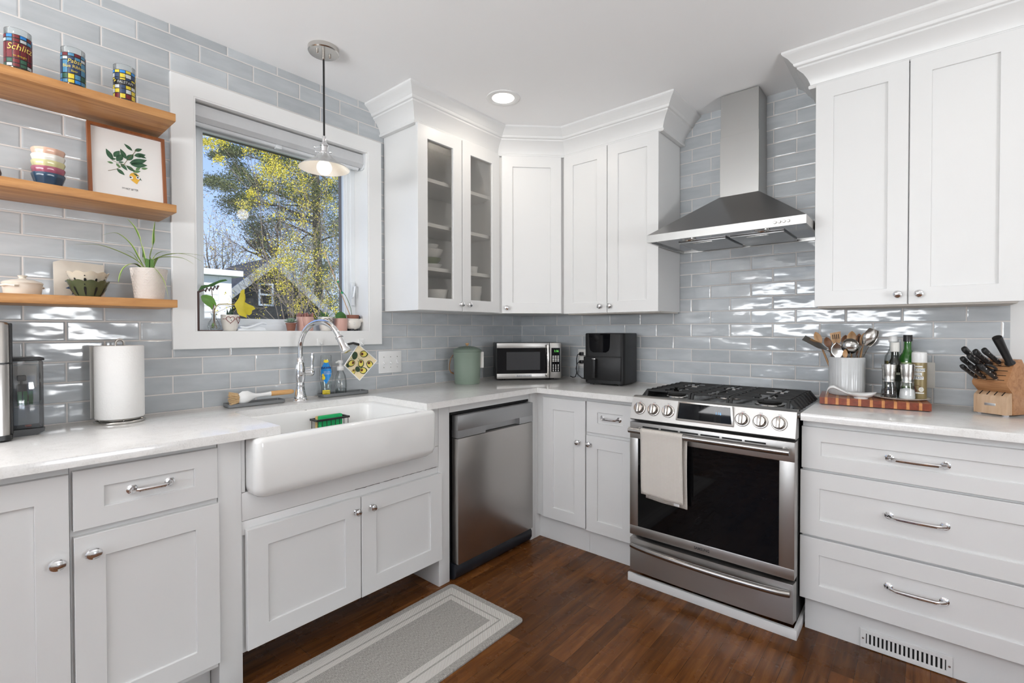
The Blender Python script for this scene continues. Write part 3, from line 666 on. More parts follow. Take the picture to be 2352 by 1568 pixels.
b = MB(); b.box((0.0, a0 + .006, 0), (0.022, a0 + .118, .082), .003); link('green_pad', b, mat('sponge_green', (0.02, 0.50, 0.16), 0.9, var=.15, nscale=120, bump=.6, bscale=300), t)
b = MB(); b.box((-.014, a0, 0), (-.0005, a0 + .114, .080), .003); link('yellow_side', b, mat('sponge_yellow', (0.75, 0.52, 0.22), 0.9, var=.1, nscale=80, bump=.6, bscale=200), t)
# two silicone trays
def tray(label, c, L_, rz, W_=0.085):
    b = MB(); h = .016; V = lambda ins, z, r: [Vector((p.x, p.y, z)) for p in rrect(-W_ / 2 + ins, W_ / 2 - ins, -L_ / 2 + ins, L_ / 2 - ins, r, 0, 4)]
    b.loops([V(.004, 0, .010), V(0, .003, .012), V(0, h, .012), V(.004, h, .010), V(.006, .005, .008), V(.02, .004, .004)])
    o = link('sink_tray', b, TRAYG, loc=c, rot=(0, 0, rz)); return tag(o, label, 'tray', 'grey silicone trays behind the sink')
tray('grey silicone tray under the wooden dish brush', (0.060, -1.985, ZC), 0.24, R(-3))
tray('grey silicone tray under the two soap bottles', (0.060, -1.545, ZC), 0.25, R(-3))
# dish brush lying across its tray
t = thing('dish_brush', 'dish brush with white neck and bamboo handle lying on the grey tray', 'dish brush', (0.085, -2.045, ZC + .016))
b = MB(); H = []
for s, r1, z in ((0.0, .004, .020), (.006, .020, .022), (.022, .0285, .024), (.045, .0265, .026), (.062, .017, .027), (.078, .010, .028), (.10, .0078, .029), (.125, .0085, .030), (.145, .0105, .030)):
    H.append((s, r1, z))
L = []
for s, r1, z in H:
    L.append([Vector((r1 * .62 * math.cos(a * PI / 6), s - .025, z + r1 * math.sin(a * PI / 6))) for a in range(12)])
b.loops(L); link('neck', b, WHITEP, t)
b = MB(); L = []
for s, r1 in ((0.145, .0108), (.15, .0115), (.20, .0115), (.235, .0115), (.247, .009), (.252, .004)):
    L.append([Vector((r1 * .7 * math.cos(a * PI / 6), s - .025, .0305 + r1 * math.sin(a * PI / 6))) for a in range(12)])
b.loops(L); link('handle', b, BAMBOO, t)
b = MB(); random.seed(4)
for i in range(170):
    a = random.uniform(0, 2 * PI); q = .022 * math.sqrt(random.random()); 
    p = Vector((q * math.cos(a) * .8, -.020, .024 + q * math.sin(a))); d = Vector((random.uniform(-.2, .2), -1, random.uniform(-.35, .35))).normalized()
    b.cyl(p, p + d * random.uniform(.030, .038), .0011, 4)
link('bristles', b, mat('natural_bristle', (0.66, 0.47, 0.26), 0.8), t, smooth=0)['kind'] = 'stuff'
# dish soap: flattened clear bottle upside-down on its cap
p0 = px(750, 905, 'x', 0.055)
t = thing('dish_soap', 'clear dish soap bottle with blue and yellow label standing on the grey tray', 'soap bottle', (0.052, p0.y, ZC + .005), rz=R(62))
# local: x across the bottle face, -y toward the viewer
prof = [(.020, .014, 0), (.022, .015, .004), (.0225, .015, .034), (.0235, .016, .040), (.028, .018, .062), (.0315, .019, .095), (.0315, .019, .125), (.029, .018, .155), (.0265, .017, .178), (.0265, .017, .200), (.024, .0155, .206), (.010, .006, .2075)]
b = MB(); b.loops([[Vector((a * math.cos(2 * PI * k / 28), c * math.sin(2 * PI * k / 28), z)) for k in range(28)] for a, c, z in prof])
link('bottle', b, CLEAR, t, smooth=60)
b = MB(); b.loops([[Vector((a * .93 * math.cos(2 * PI * k / 24), c * .93 * math.sin(2 * PI * k / 24), z)) for k in range(24)] for a, c, z in prof[:5] + [(.0285, .018, .070)]])
link('soap', b, glass('clear_soap', (.86, .90, .90), .1), t, smooth=60)
def bow(px_, py_, off, half=.033, dep=.0205):      # onto the bottle's rounded face
    return Vector((px_, -math.sqrt(max(0.02, 1 - (px_ / half) ** 2)) * dep - off, py_))
def blob(pts, off, b, mi=0, bowf=bow, n=6, c=None):
    cx = sum(p[0] for p in pts) / len(pts); cy = sum(p[1] for p in pts) / len(pts)
    L = [[bowf(cx + (p[0] - cx) * k / n, cy + (p[1] - cy) * k / n, off) for p in pts] for k in (0.02, 1, 2, 3, 4, 5, 6)]
    b.loops(L, True, False, mi)
def oval(cx, cy, rx, ry, n=28, pw=1.0): return [(cx + rx * math.cos(2 * PI * i / n), cy + ry * math.sin(2 * PI * i / n)) for i in range(n)]
DB = mat('label_blue', (0.01, 0.27, 0.72), 0.35); DN = mat('label_navy', (0.01, 0.02, 0.12), .4); DY = mat('label_yellow', (0.93, 0.72, 0.02), .4); DW_ = mat('label_white', (0.85, 0.87, 0.9), .4)
b = MB()
blob([(.0265 * math.sin(PI * k / 14) * (1 - .12 * (k / 14)), .060 + .125 * k / 14) for k in range(15)] + [(-.0265 * math.sin(PI * k / 14) * (1 - .12 * (k / 14)), .060 + .125 * k / 14) for k in range(13, 0, -1)], .0008, b, 0)
blob(oval(0, .176, .012, .008), .0016, b, 1)
blob([(-.0175, .008), (.0175, .008), (.0185, .018), (.0175, .029), (-.0175, .029), (-.0185, .018)], .0009, b, 1)
b.text('DAWN', .0150, lambda x, y, z: bow(x, y + .142, .0024), 2, bold=.0006); 
for k, s in enumerate(('50% LESS', 'SCRUBBING')): b.text(s, .0082, lambda x, y, z: bow(x + .004, y + .121 - k * .009, .0022), 3)
b.text('NO SQUEEZE', .0066, lambda x, y, z: bow(x, y + .022, .0018), 2); b.text('NO FLIP TOP', .0060, lambda x, y, z: bow(x, y + .0145, .0018), 2)
blob(oval(-.012, .092, .0075, .0105), .002, b, 1); blob(oval(-.015, .106, .0055, .006), .0024, b, 1); blob(oval(-.010, .105, .0028, .0018), .0028, b, 4)
link('label', b, [DB, DY, DN, DW_, mat('label_orange', (.85, .32, .02), .4)], t, smooth=0, normals=False)['label'] = 'blue and yellow label'
# hand soap with pump
p0 = px(783, 901, 'x', 0.06)
t = thing('hand_soap', 'clear glass hand soap bottle with a white pump on the grey tray', 'soap bottle', (0.058, p0.y, ZC + .005), rz=R(58))
b = MB(); b.lathe([(0.029, 0), (0.0305, .004), (0.031, .040), (0.0295, .070), (0.0245, .098), (0.0165, .116), (0.014, .122), (0.014, .128)], seg=28); link('bottle', b, CLEAR, t, smooth=60)
b = MB(); b.lathe([(0.027, .004), (0.0275, .02), (0.0277, .030), (0, .030)], seg=24); link('soap', b, glass('soap_fill', (.8, .82, .82), .06), t)
b = MB(); b.lathe([(0.0185, .124), (0.019, .126), (0.019, .142), (0.0175, .145), (0.008, .146), (0.0075, .158), (0.012, .160), (0.0135, .168), (0.0125, .176), (0, .177)], seg=24)
b.tube([(0, 0, .169), (-.012, -.012, .169), (-.022, -.022, .166)], [.006, .0055, .004], 10); link('pump', b, WHITEP, t)
b = MB(); f = lambda x, y, z: Vector((.0305 * math.sin(x / .0305), -.0315 * math.cos(x / .0305), y))
b.text('FOAMING', .006, lambda x, y, z: f(x, y + .076, z)); b.text('HAND SOAP', .0058, lambda x, y, z: f(x, y + .068, z)); b.text('ART', .021, lambda x, y, z: f(x, y + .050, z))
link('lettering', b, mat('grey_print', (.35, .36, .36), .5), t, smooth=0, normals=False)
# avocado dishcloth hanging from a black magnet clip at the spray head
cc = Vector((0.222, -1.5, 0))
A_, B_, C_, D_ = [px(u, v, 'x', xx) for u, v, xx in ((823, 791, .285), (866, 828, .30), (826, 873, .275), (791, 839, .265))]
cen = (A_ + B_ + C_ + D_) / 4
t = thing('dishcloth', 'square avocado-print dishcloth hanging cornerwise from the faucet spout', 'dishcloth', cen)
nrm = (CAMP - cen).normalized()
def cl(s, q, off=0.0):
    p = A_.lerp(B_, s).lerp(D_.lerp(C_, s), q)
    return p + nrm * (off + .006 * math.sin(s * 5 + q * 3) + .004 * math.sin(q * 7)) - cen
b = MB(); b.grid(14, 14, lambda s, q: cl(s, q)); b.grid(14, 14, lambda s, q: cl(s, q, -.002))
link('cloth', b, mat('cream_cloth', (0.78, 0.66, 0.42), .9, var=.05, nscale=90), t, smooth=60)
b = MB(); L1 = [(i / 14, 0) for i in range(14)] + [(1, i / 14) for i in range(14)] + [(1 - i / 14, 1) for i in range(14)] + [(0, 1 - i / 14) for i in range(14)]
b.tube([cl(s, q, .0) for s, q in L1], .0022, 6, closed=True); link('hem', b, WHITEP, t)
b = MB(); random.seed(12)
def avo(cs, cq, r, ang, cut=True):
    def egg(k, rr):
        a = 2 * PI * k / 20; e = rr * (1 + .28 * math.cos(a)); x = e * math.cos(a) * 1.1 + rr * .1; y = e * math.sin(a) * .82
        return (cs + x * math.cos(ang) - y * math.sin(ang), cq + x * math.sin(ang) + y * math.cos(ang))
    for rr, o, mi in (((r, .0024, 0), (r * .78, .0036, 1), (r * .40, .0046, 2)) if cut else ((r, .0024, 0),)):
        P = [egg(k, rr) for k in range(20)]
        if mi == 2: P = [(cs + r * .36 * math.cos(2 * PI * k / 16) - .1 * r * math.cos(ang), cq + r * .36 * math.sin(2 * PI * k / 16) - .1 * r * math.sin(ang)) for k in range(16)]
        P = [(min(.98, max(.02, s)), min(.98, max(.02, q))) for s, q in P]
        b.face([b.v(cl(s, q, o)) for s, q in P], mi)
for a in ((.36, .18, .155, -.7), (.82, .28, .155, .3), (.52, .46, .145, .8), (.24, .70, .155, 2.2), (.78, .66, .155, -.4), (.50, .90, .10, 1)): avo(*a)
avo(.12, .38, .14, 1.2, False); avo(.55, .74, .11, .2, False); avo(.10, .90, .08, .2, False)
for i in range(26):
    s, q = random.uniform(.06, .94), random.uniform(.06, .94); r = random.uniform(.012, .04); a = random.uniform(0, 6.28)
    b.face([b.v(cl(s + r * math.cos(a + k) * m, q + r * math.sin(a + k) * m, .0018)) for k, m in ((0, 1), (1.57, .35), (3.14, 1), (4.71, .35))], 3)
link('avocado_print', b, [mat('avocado_skin', (.03, .055, .025), .8), mat('avocado_flesh', (.72, .60, .12), .8), mat('avocado_stone', (.11, .03, .015), .8), mat('print_leaf', (.10, .26, .05), .8)], t, smooth=0, normals=False)
b = MB(); m_ = A_ - cen; sp = SPRAY - cen
b.tube([m_ + nrm * .004, m_.lerp(sp, .35) + Vector((0, 0, .006)), m_.lerp(sp, .7)], [.007, .006, .0055], 8); link('magnet_clip', b, BLACKP, t)
# switches and outlets
def plate(name, f, u0, u1, v0, v1, label, cat, M=WHITEP):
    t = thing(name, label, cat, f((u0 + u1) / 2, (v0 + v1) / 2, 0.0))
    b = MB(); b.box(f(u0, v0, -.002), f(u1, v1, .006), .003); wpart('plate', b, M, t); return t
t = plate('light_switch', WIN, -1.290, -1.134, 1.003, 1.131, 'white triple toggle light switch plate on tile beside the window', 'light switch')
for k in range(3):
    u = -1.212 + (k - 1) * .046
    b = MB(); b.box(WIN(u - .005, 1.052, .005), WIN(u + .005, 1.078, .008), .001); b.tube([WIN(u, 1.064, .006), WIN(u, 1.058, .020)], [.0045, .0035], 8); wpart('toggle', b, WHITEP, t)
    b = MB()
    for v in (1.036, 1.097): b.lathe([(.0028, 0), (.0025, .001), (0, .0012)], WIN(u, v, .006), 10, M=Matrix.Rotation(R(90), 3, 'Y'))
    wpart('screw', b, SATIN, t)
def sockets(t, f, u, v):
    for dv in (.028, -.028):
        b = MB(); b.prism(rrect(u - .017, u + .017, v + dv - .014, v + dv + .014, .008), f, .0055, .0085); wpart('socket', b, IVORYP, t)
t = plate('wall_outlet', RNG, 0.520, 0.592, 0.996, 1.118, 'ivory outlet on the tile behind the air fryer with two cords plugged in', 'outlet', IVORYP); sockets(t, RNG, .556, 1.057)
t = plate('wall_outlet', RNG, 2.340, 2.413, 0.986, 1.102, 'ivory outlet on the tile behind the oil bottles', 'outlet', IVORYP); sockets(t, RNG, 2.376, 1.044)
t = plate('wall_outlet', WIN, -2.752, -2.688, 1.052, 1.130, 'ivory outlet on the tile behind the clear water tank', 'outlet', IVORYP); sockets(t, WIN, -2.72, 1.09)
# white sticky hooks on the window casing
for u, v, lab in ((736, 786, 'white stick-on hook under the window, the nearer to the faucet base'), (829, 786, 'white stick-on hook under the window, beside the avocado cloth')):
    p = px(u, v, 'x', 0.018); b = MB(); b.box((0.016, p.y - .018, p.z - .018), (0.021, p.y + .018, p.z + .018), .002); b.tube([(0.021, p.y, p.z), (0.032, p.y, p.z - .010), (0.036, p.y, p.z - .006)], .003, 8)
    o = link('adhesive_hook', b, WHITEP, shift=(0.018, p.y, p.z), loc=(0.018, p.y, p.z)); tag(o, lab, 'hook', 'white hooks on the window casing')
# ---------------------------------------------------------------- dishwasher
t = thing('dishwasher', 'stainless steel dishwasher with a pocket handle', 'dishwasher', (0.3, -0.95, 0))
b = MB(); b.box((0.05, -1.276, 0.02), (0.565, -0.646, 0.872)); wpart('tub', b, BLACKP, t)
b = MB(); b.box((0.575, -1.254, 0.083), (0.620, -0.652, 0.711), 0.002); wpart('door', b, STEELV, t)
b = MB(); u0, u1, h0, h1 = -1.254, -0.652, -1.055, -0.775
b.box((0.575, u0, 0.750), (0.620, u1, 0.826), .002); b.box((0.575, u0, 0.714), (0.620, h0, 0.751)); b.box((0.575, h1, 0.714), (0.620, u1, 0.751)); b.box((0.575, h0, 0.714), (0.588, h1, 0.751))
wpart('control_strip', b, STRIP, t)
b = MB(); b.prism([(0.52, 0.0), (0.575, 0.0), (0.600, 0.010), (0.612, 0.030), (0.612, 0.062), (0.600, 0.080), (0.52, 0.082)], lambda x, z, y: Vector((x, y, z)), -1.262, -0.652); wpart('kick_plate', b, RUBBER, t)
b = MB(); b.box((0.565, -1.276, 0.828), (0.58, -0.646, 0.842)); wpart('top_gap', b, DARK, t)
b = MB(); b.box((0.04, -1.277, 0.842), (0.583, -0.645, 0.883)); wpart('filler_rail', b, CAB, t)
# ---------------------------------------------------------------- range
X0, X1 = 1.268, 1.985
t = thing('gas_range', 'stainless steel slide-in gas range with six knobs and black grates', 'range', ((X0 + X1) / 2, -0.35, 0))
b = MB(); b.box((X0 + .004, -0.64, 0.05), (X1 - .004, -0.012, 0.898)); wpart('body', b, mat('range_side', (.03, .03, .03), .45, .3), t)
b = MB(); b.prism([(-0.690, 0.808), (-0.700, 0.815), (-0.668, 0.917), (-0.655, 0.924), (-0.63, 0.924), (-0.63, 0.808)], lambda y, z, x: Vector((x, y, z)), X0, X1); wpart('control_panel', b, STEEL, t)
pn = Vector((0, -.954, .299)).normalized()       # panel slope
def PF(u, v, w):                                  # v = height, w = out from the sloped panel
    k = (v - .815) / .102; p = Vector((u, -.700 + .032 * k, v)); n = Vector((0, -.954, -.299)); return p + Vector((0, -.954, .299)) * w
KM = Matrix((Vector((1, 0, 0)), Vector((0, .299, .954)), Vector((0, -.954, .299)))).transposed()
for u in (1.313, 1.384, 1.456, 1.783, 1.854, 1.925):
    b = MB(); p = PF(u, .866, 0)
    b.lathe([(.0300, 0), (.0300, .004), (.0280, .006), (.024, .0065)], p, 28, M=KM)
    kb = wpart('knob_ring', b, KNOBST, t)
    b = MB(); b.lathe([(.0250, .003), (.0252, .012), (.0232, .022), (.020, .026), (0, .0265)], p, 28, M=KM)
    b.obox(Matrix.Translation(p) @ KM.to_4x4(), (-.0070, -.0225, .016), (.0070, .0225, .037), .003)
    wpart('knob', b, KNOBST, kb)
    b = MB(); b.obox(Matrix.Translation(p) @ KM.to_4x4(), (-.001, .0250, .0061), (.001, .0290, .0075)); wpart('red_mark', b, mat('red_mark', (.5, .02, .03), .5), kb)
    b = MB(); b.text('o\u00b7o', .009, lambda x, y, z: Matrix.Translation(p) @ KM.to_4x4() @ Vector((x, y + .0360, .0008))); wpart('knob_lettering', b, mat('dark_print', (.05, .05, .05), .5), kb, smooth=0, normals=False)
b = MB(); DM = Matrix.Translation(PF(1.625, .876, 0)) @ (KM @ Matrix.Rotation(R(10), 3, 'X')).to_4x4()
def DP(u, v, w): return DM @ Vector((u, v, w))
out = [(-.118, .042), (.118, .042), (.127, -.044), (-.127, -.044)]; inn = [(-.112, .036), (.112, .036), (.119, -.036), (-.119, -.036)]
b.loops([[DP(u * .96, v * 1.16 - .006 if v < 0 else v, -.012) for u, v in out], [DP(u, v, .014) for u, v in out], [DP(u, v, .016) for u, v in inn], [DP(u, v, .013) for u, v in inn]]); dsp = wpart('display_housing', b, SATIN, t)
b = MB(); b.loops([[DP(u, v, .0125) for u, v in inn], [DP(u, v, .0145) for u, v in inn]]); wpart('display_glass', b, BLACKG, dsp)
b = MB(); b.text('1:16', .017, lambda x, y, z: DP(x + .062, y + .004, .0152), xscale=.9); wpart('clock_digits', b, LEDB, dsp, smooth=0, normals=False)
# door: steel frame around black glass, handle, vent slots
b = MB(); yd = -0.702
b.box((X0, yd, 0.243), (X1, -0.645, 0.289), .003); b.box((X0, yd, 0.719), (X1, -0.645, 0.800), .003)
b.box((X0, yd, 0.287), (1.312, -0.645, 0.721), .003); b.box((1.928, yd, 0.287), (X1, -0.645, 0.721), .003)
dr = wpart('oven_door', b, STEEL, t)
b = MB(); b.box((1.309, yd + .0015, 0.286), (1.931, -0.66, 0.722)); wpart('oven_glass', b, OVENGL, dr)
b = MB(); b.cyl((1.288, -0.752, 0.768), (1.974, -0.752, 0.768), .0135, 20)
for u in (1.315, 1.950): b.cyl((u, -0.70, 0.768), (u, -0.752, 0.768), .010, 12)
wpart('handle', b, HANDST, dr)
b = MB()
for k in range(6): 
    a = 1.335 + k * .0925; b.box((a, yd - .0006, .777), (a + .082, yd + .004, .784), .0)
wpart('vent_slot', b, DARK, dr)
b = MB(); b.text('SAMSUNG', .0165, lambda x, y, z: Vector((x + 1.620, yd - .0007, y + .2645)), xscale=.9, bold=.0006); wpart('lettering', b, mat('dark_print', (.05, .05, .05), .5), dr, smooth=0, normals=False)
# storage drawer with bowed handle
b = MB(); P = [(X0, -0.66)] + [(X0 + .004 + (X1 - X0 - .008) * i / 10, -0.705 - .010 * math.sin(PI * i / 10)) for i in range(11)] + [(X1, -0.66)]
b.prism(P, lambda x, y, z: Vector((x, y, z)), 0.068, 0.228, .002); dw = wpart('storage_drawer', b, STEEL, t)
b = MB(); b.tube([(1.285 + .685 * i / 20, -0.716 - .030 * math.sin(PI * i / 20) ** .6, 0.196 - .004 * i / 20) for i in range(21)], .0135, 16); wpart('handle', b, HANDST, dw)
# cooktop, burners, grates
b = MB(); b.box((X0, -0.655, 0.893), (X1 + .008, -0.02, 0.910), .003); wpart('cooktop', b, COOKTOP, t)
for u, v, r in ((1.41, -.46, .045), (1.41, -.20, .035), (1.626, -.33, .055), (1.84, -.46, .050), (1.84, -.20, .035)):
    b = MB(); b.lathe([(r + .012, .0), (r + .010, .005), (r, .010), (r - .006, .012)], (u, v, .909), 32); bn = wpart('burner', b, SATIN, t)
    b = MB(); b.lathe([(r, .012), (r + .001, .015), (r - .004, .019), (0, .020)], (u, v, .909), 28); wpart('burner_cap', b, IRON, bn)
gz = .950
def grate(x0, x1, cx, fins):
    b = MB(); y0, y1 = -0.600, -0.105; B = lambda p, q, bv=.0025: b.box(p, q, bv); h = .009
    for x in (x0, x1 - .010): B((x, y0 + .02, gz - h), (x + .010, y1 - .02, gz))
    for y in (y0 + .012, y1 - .022, (y0 + y1) / 2 - .005): B((x0, y, gz - h), (x1, y + .010, gz))
    for yc in ((y0 + (y0 + y1) / 2) / 2, (y1 + (y0 + y1) / 2) / 2):       # fingers that stop short of each burner
        B((x0, yc - .004, gz - h), (cx - .030, yc + .004, gz)); B((cx + .030, yc - .004, gz - h), (x1, yc + .004, gz))
        B((cx - .004, yc + .030, gz - h), (cx + .004, yc + .118, gz)); B((cx - .004, yc - .118, gz - h), (cx + .004, yc - .030, gz))
        for dy in (-.062, .062): B((x0, yc + dy - .0035, gz - h), (x0 + (x1 - x0) * .34, yc + dy + .0035, gz)); B((x1 - (x1 - x0) * .34, yc + dy - .0035, gz - h), (x1, yc + dy + .0035, gz))
    for x in (x0, x1 - .010):                                              # front and back feet slope down to the cooktop
        for ya, yb in ((y0 + .014, y0 - .004), (y1 - .014, y1 + .004)):
            b.loops([[Vector((x + u, ya + v, gz - .001)) for u, v in ((0, -.006), (.010, -.006), (.010, .006), (0, .006))], [Vector((x + u, yb + v, .9095)) for u, v in ((0, -.006), (.010, -.006), (.010, .006), (0, .006))]])
    for sx, xx in fins:                                                    # ribbed outer edge running down to the cooktop
        b.prism([(-.008, gz), (0, gz), (.030, .912), (.022, .910)], lambda u, z, w: Vector((xx + sx * u, w, z)), y0 + .03, y1 - .03)
        for k in range(8):
            y = y0 + .03 + (y1 - y0 - .06) * k / 7; b.prism([(-.004, gz + .001), (.006, gz + .001), (.037, .911), (.022, .910)], lambda u, z, w: Vector((xx + sx * u, w, z)), y - .008, y + .008)
    return b
for a in ((1.305, 1.528, 1.41, [(-1, 1.307)]), (1.533, 1.702, 1.6175, []), (1.707, 1.945, 1.84, [(1, 1.943)])):
    wpart('grate', grate(*a), IRON, t, smooth=20)
# towel over the oven handle
t = thing('dish_towel', 'cream waffle-weave towel hung over the oven door handle', 'towel', (1.457, -0.752, 0.46))
m, nt_, bb = nodes('waffle_towel'); N = nt_.nodes; L = nt_.links
tcx = N.new('ShaderNodeTexCoord'); mp = N.new('ShaderNodeMapping'); mp.inputs['Scale'].default_value = (165, 0, 165); L.new(tcx.outputs['Object'], mp.inputs[0])
sxyz = N.new('ShaderNodeSeparateXYZ'); L.new(mp.outputs[0], sxyz.inputs[0]); 
def wave(o):
    a = N.new('ShaderNodeMath'); a.operation = 'PINGPONG'; a.inputs[1].default_value = .5; L.new(o, a.inputs[0]); return a.outputs[0]
mxm = N.new('ShaderNodeMath'); mxm.operation = 'MAXIMUM'; L.new(wave(sxyz.outputs['X']), mxm.inputs[0]); L.new(wave(sxyz.outputs['Z']), mxm.inputs[1])
rr = ramp(N, [(0.22, (.52, .47, .41)), (0.5, (.74, .71, .67))]); L.new(mxm.outputs[0], rr.inputs[0]); L.new(rr.outputs[0], bb.inputs['Base Color']); bb.inputs['Roughness'].default_value = .95
bmp = N.new('ShaderNodeBump'); bmp.inputs['Strength'].default_value = .8; bmp.inputs['Distance'].default_value = .003; L.new(mxm.outputs[0], bmp.inputs['Height']); L.new(bmp.outputs[0], bb.inputs['Normal'])
TOWEL = m
def sheet(x0, x1, zb, y, ph, back):
    def f(s, q):
        x = x0 + (x1 - x0) * s - 1.457; wv = .0035 * math.sin(s * 7 + ph) * q + .003 * math.sin(q * 5 + ph + s)
        if back: z = .768 + (zb - .768) * q; yy = y + wv
        else:
            if q < .12: a = PI * .5 * (q / .12); yy = -.752 - .0165 * math.sin(a); z = .768 + .0165 * math.cos(a)
            else: k = (q - .12) / .88; z = .768 + (zb - .768) * k; yy = -.752 - .0165 + wv
        return Vector((x + (.008 * q if not back else 0), yy + .752, z - .46 + .012 * (1 - s) * q))
    return f
b = MB(); b.grid(16, 26, sheet(1.352, 1.552, .466, 0, .4, False)); fr_ = link('front_fold', b, TOWEL, t, smooth=80)
md = fr_.modifiers.new('thick', 'SOLIDIFY'); md.thickness = .004; md.offset = -1
b = MB(); b.grid(14, 20, sheet(1.366, 1.563, .437, -.733, 1.5, True)); bk = link('back_fold', b, TOWEL, t, smooth=80)
md = bk.modifiers.new('thick', 'SOLIDIFY'); md.thickness = .004; md.offset = 1
b = MB(); b.box((.052, .004, -.012), (.078, .008, .006), .002); link('care_tag', b, WHITEP, t)
# ---------------------------------------------------------------- range hood
t = thing('range_hood', 'stainless steel pyramid chimney range hood over the cooktop', 'range hood', (1.624, -0.25, 1.70))
HX0, HX1, HY = 1.262, 1.986, -0.50
b = MB()
b.loops([[Vector(p) for p in q] for q in (
    ((HX0, HY, 1.746), (HX1, HY, 1.746), (HX1, -.003, 1.746), (HX0, -.003, 1.746)),
    ((1.527, -.172, 1.966), (1.721, -.172, 1.966), (1.721, -.003, 1.966), (1.527, -.003, 1.966)))], False, True)
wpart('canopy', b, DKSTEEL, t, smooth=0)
b = MB(); ring(b, lambda u, v, w: Vector((u, v, w)), (HX0, HX1, HY, -.003), (HX0 + .012, HX1 - .012, HY + .012, -.015), 1.708, 1.747, .001)
rm = wpart('rim', b, CHIMST, t)
for k in range(4):
    p = px(1780 + k * 10.3, 512 - k * 1.3, 'y', HY); b = MB(); b.lathe([(.0065, 0), (.0065, .006), (.005, .008), (0, .0082)], (p.x, HY, 1.727), 16, M=Matrix.Rotation(R(90), 3, 'X')); wpart('button', b, SATIN, rm)
b = MB(); b.box((HX0 + .01, HY + .01, 1.716), (HX1 - .01, -.012, 1.728)); un = wpart('underside', b, mat('mirror_steel', (.45, .45, .46), .10, 1.0, var=.01), t)
for a0, a1 in ((1.375, 1.615), (1.635, 1.875)):
    b = MB(); b.box((a0, -.36, 1.707), (a1, -.055, 1.716), .002); ft = wpart('filter', b, STRIP, un)
    b = MB(); b.box(((a0 + a1) / 2 - .05, -.345, 1.7045), ((a0 + a1) / 2 + .05, -.325, 1.7075), .001); wpart('latch', b, SATIN, ft)
for u in (1.455, 1.795):
    b = MB(); b.lathe([(.034, 0), (.034, -.004), (.028, -.005), (.026, -.001), (0, 0)], (u, -.42, 1.716), 24); wpart('lamp', b, SATIN, un)
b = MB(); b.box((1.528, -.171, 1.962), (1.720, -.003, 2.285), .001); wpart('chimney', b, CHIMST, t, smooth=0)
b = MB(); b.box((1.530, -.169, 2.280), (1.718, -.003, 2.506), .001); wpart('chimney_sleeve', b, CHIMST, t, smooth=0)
# ---------------------------------------------------------------- microwave
MA = R(48); MW = 0.44; MD = 0.25; MH = 0.245
fc = Vector((0.352, -0.345, ZC)); md_ = Vector((math.cos(MA), math.sin(MA), 0)); mn = Vector((math.sin(MA), -math.cos(MA), 0))
org = fc - mn * MD / 2
t = thing('microwave', 'small black and steel microwave set across the counter corner', 'microwave', org, rz=MA)
hw = MW / 2; fy = -MD / 2; z0 = .012; z1 = z0 + MH - .006
b = MB(); b.box((-hw, fy + .022, z0), (hw, MD / 2, z1), .004); link('body', b, BLACKP, t)
b = MB()
for x in (-hw + .05, hw - .05):
    for y in (fy + .06, MD / 2 - .04): b.lathe([(.012, 0), (.013, .013)], (x, y, 0), 14)
link('feet', b, BLACKP, t)
dx = hw - .082
b = MB(); b.box((-hw, fy, z1 - .034), (dx, fy + .024, z1), .002); b.box((-hw, fy, z0), (dx, fy + .024, z0 + .034), .002); b.box((-hw, fy + .003, z0 + .02), (-hw + .006, fy + .024, z1 - .02)); dm = link('door', b, STEEL, t)
b = MB(); b.box((-hw, fy + .001, z0 + .033), (dx, fy + .023, z1 - .033)); link('door_glass', b, BLACKG, dm)
b = MB(); b.box((-hw + .065, fy - .0003, z0 + .058), (dx - .065, fy + .002, z1 - .060)); link('window_screen', b, mat('microwave_screen', (.03, .031, .034), .12, var=.05), dm)
b = MB(); b.box((dx - .022, fy - .026, z0 + .012), (dx - .006, fy - .014, z1 - .012), .004)
for z in (z0 + .03, z1 - .03): b.box((dx - .018, fy - .016, z - .006), (dx - .010, fy + .002, z + .006))
link('handle', b, SATIN, dm)
b = MB(); b.box((-.055 - .04, fy - .0012, z0 + .010), (.055 - .04, fy + .001, z0 + .026), .001); link('badge', b, STRIP, dm)
b = MB(); b.text('BLACK+DECKER', .0125, lambda x, y, z: Vector((x - .04, fy - .0016, y + z0 + .018))); link('lettering', b, mat('dark_print', (.05, .05, .05), .5), dm, smooth=0, normals=False)
b = MB(); b.box((dx + .003, fy, z0), (hw, fy + .024, z1), .002); cp = link('control_panel', b, STEEL, t)
b = MB(); b.box((dx + .013, fy - .001, z0 + .042), (hw - .009, fy + .004, z1 - .034)); link('keypad_glass', b, BLACKG, cp)
b = MB(); cxp = (dx + .013 + hw - .009) / 2
for r_ in range(4):
    for c_ in range(3): b.box((cxp + (c_ - 1) * .017 - .006, fy - .0022, z1 - .094 - r_ * .011), (cxp + (c_ - 1) * .017 + .006, fy, z1 - .087 - r_ * .011), .001)
for r_ in range(4):
    for c_ in range(3): b.lathe([(.0042, 0), (.004, .001), (0, .0012)], (cxp + (c_ - 1) * .017, fy - .001, z0 + .088 - r_ * .0125), 10, M=Matrix.Rotation(R(90), 3, 'X'))
link('keys', b, IVORYP, cp)
b = MB(); b.text('1:16', .021, lambda x, y, z: Vector((x + cxp + .004, fy - .0018, y + z1 - .056)), xscale=.85); link('clock_digits', b, LEDG, cp, smooth=0, normals=False)
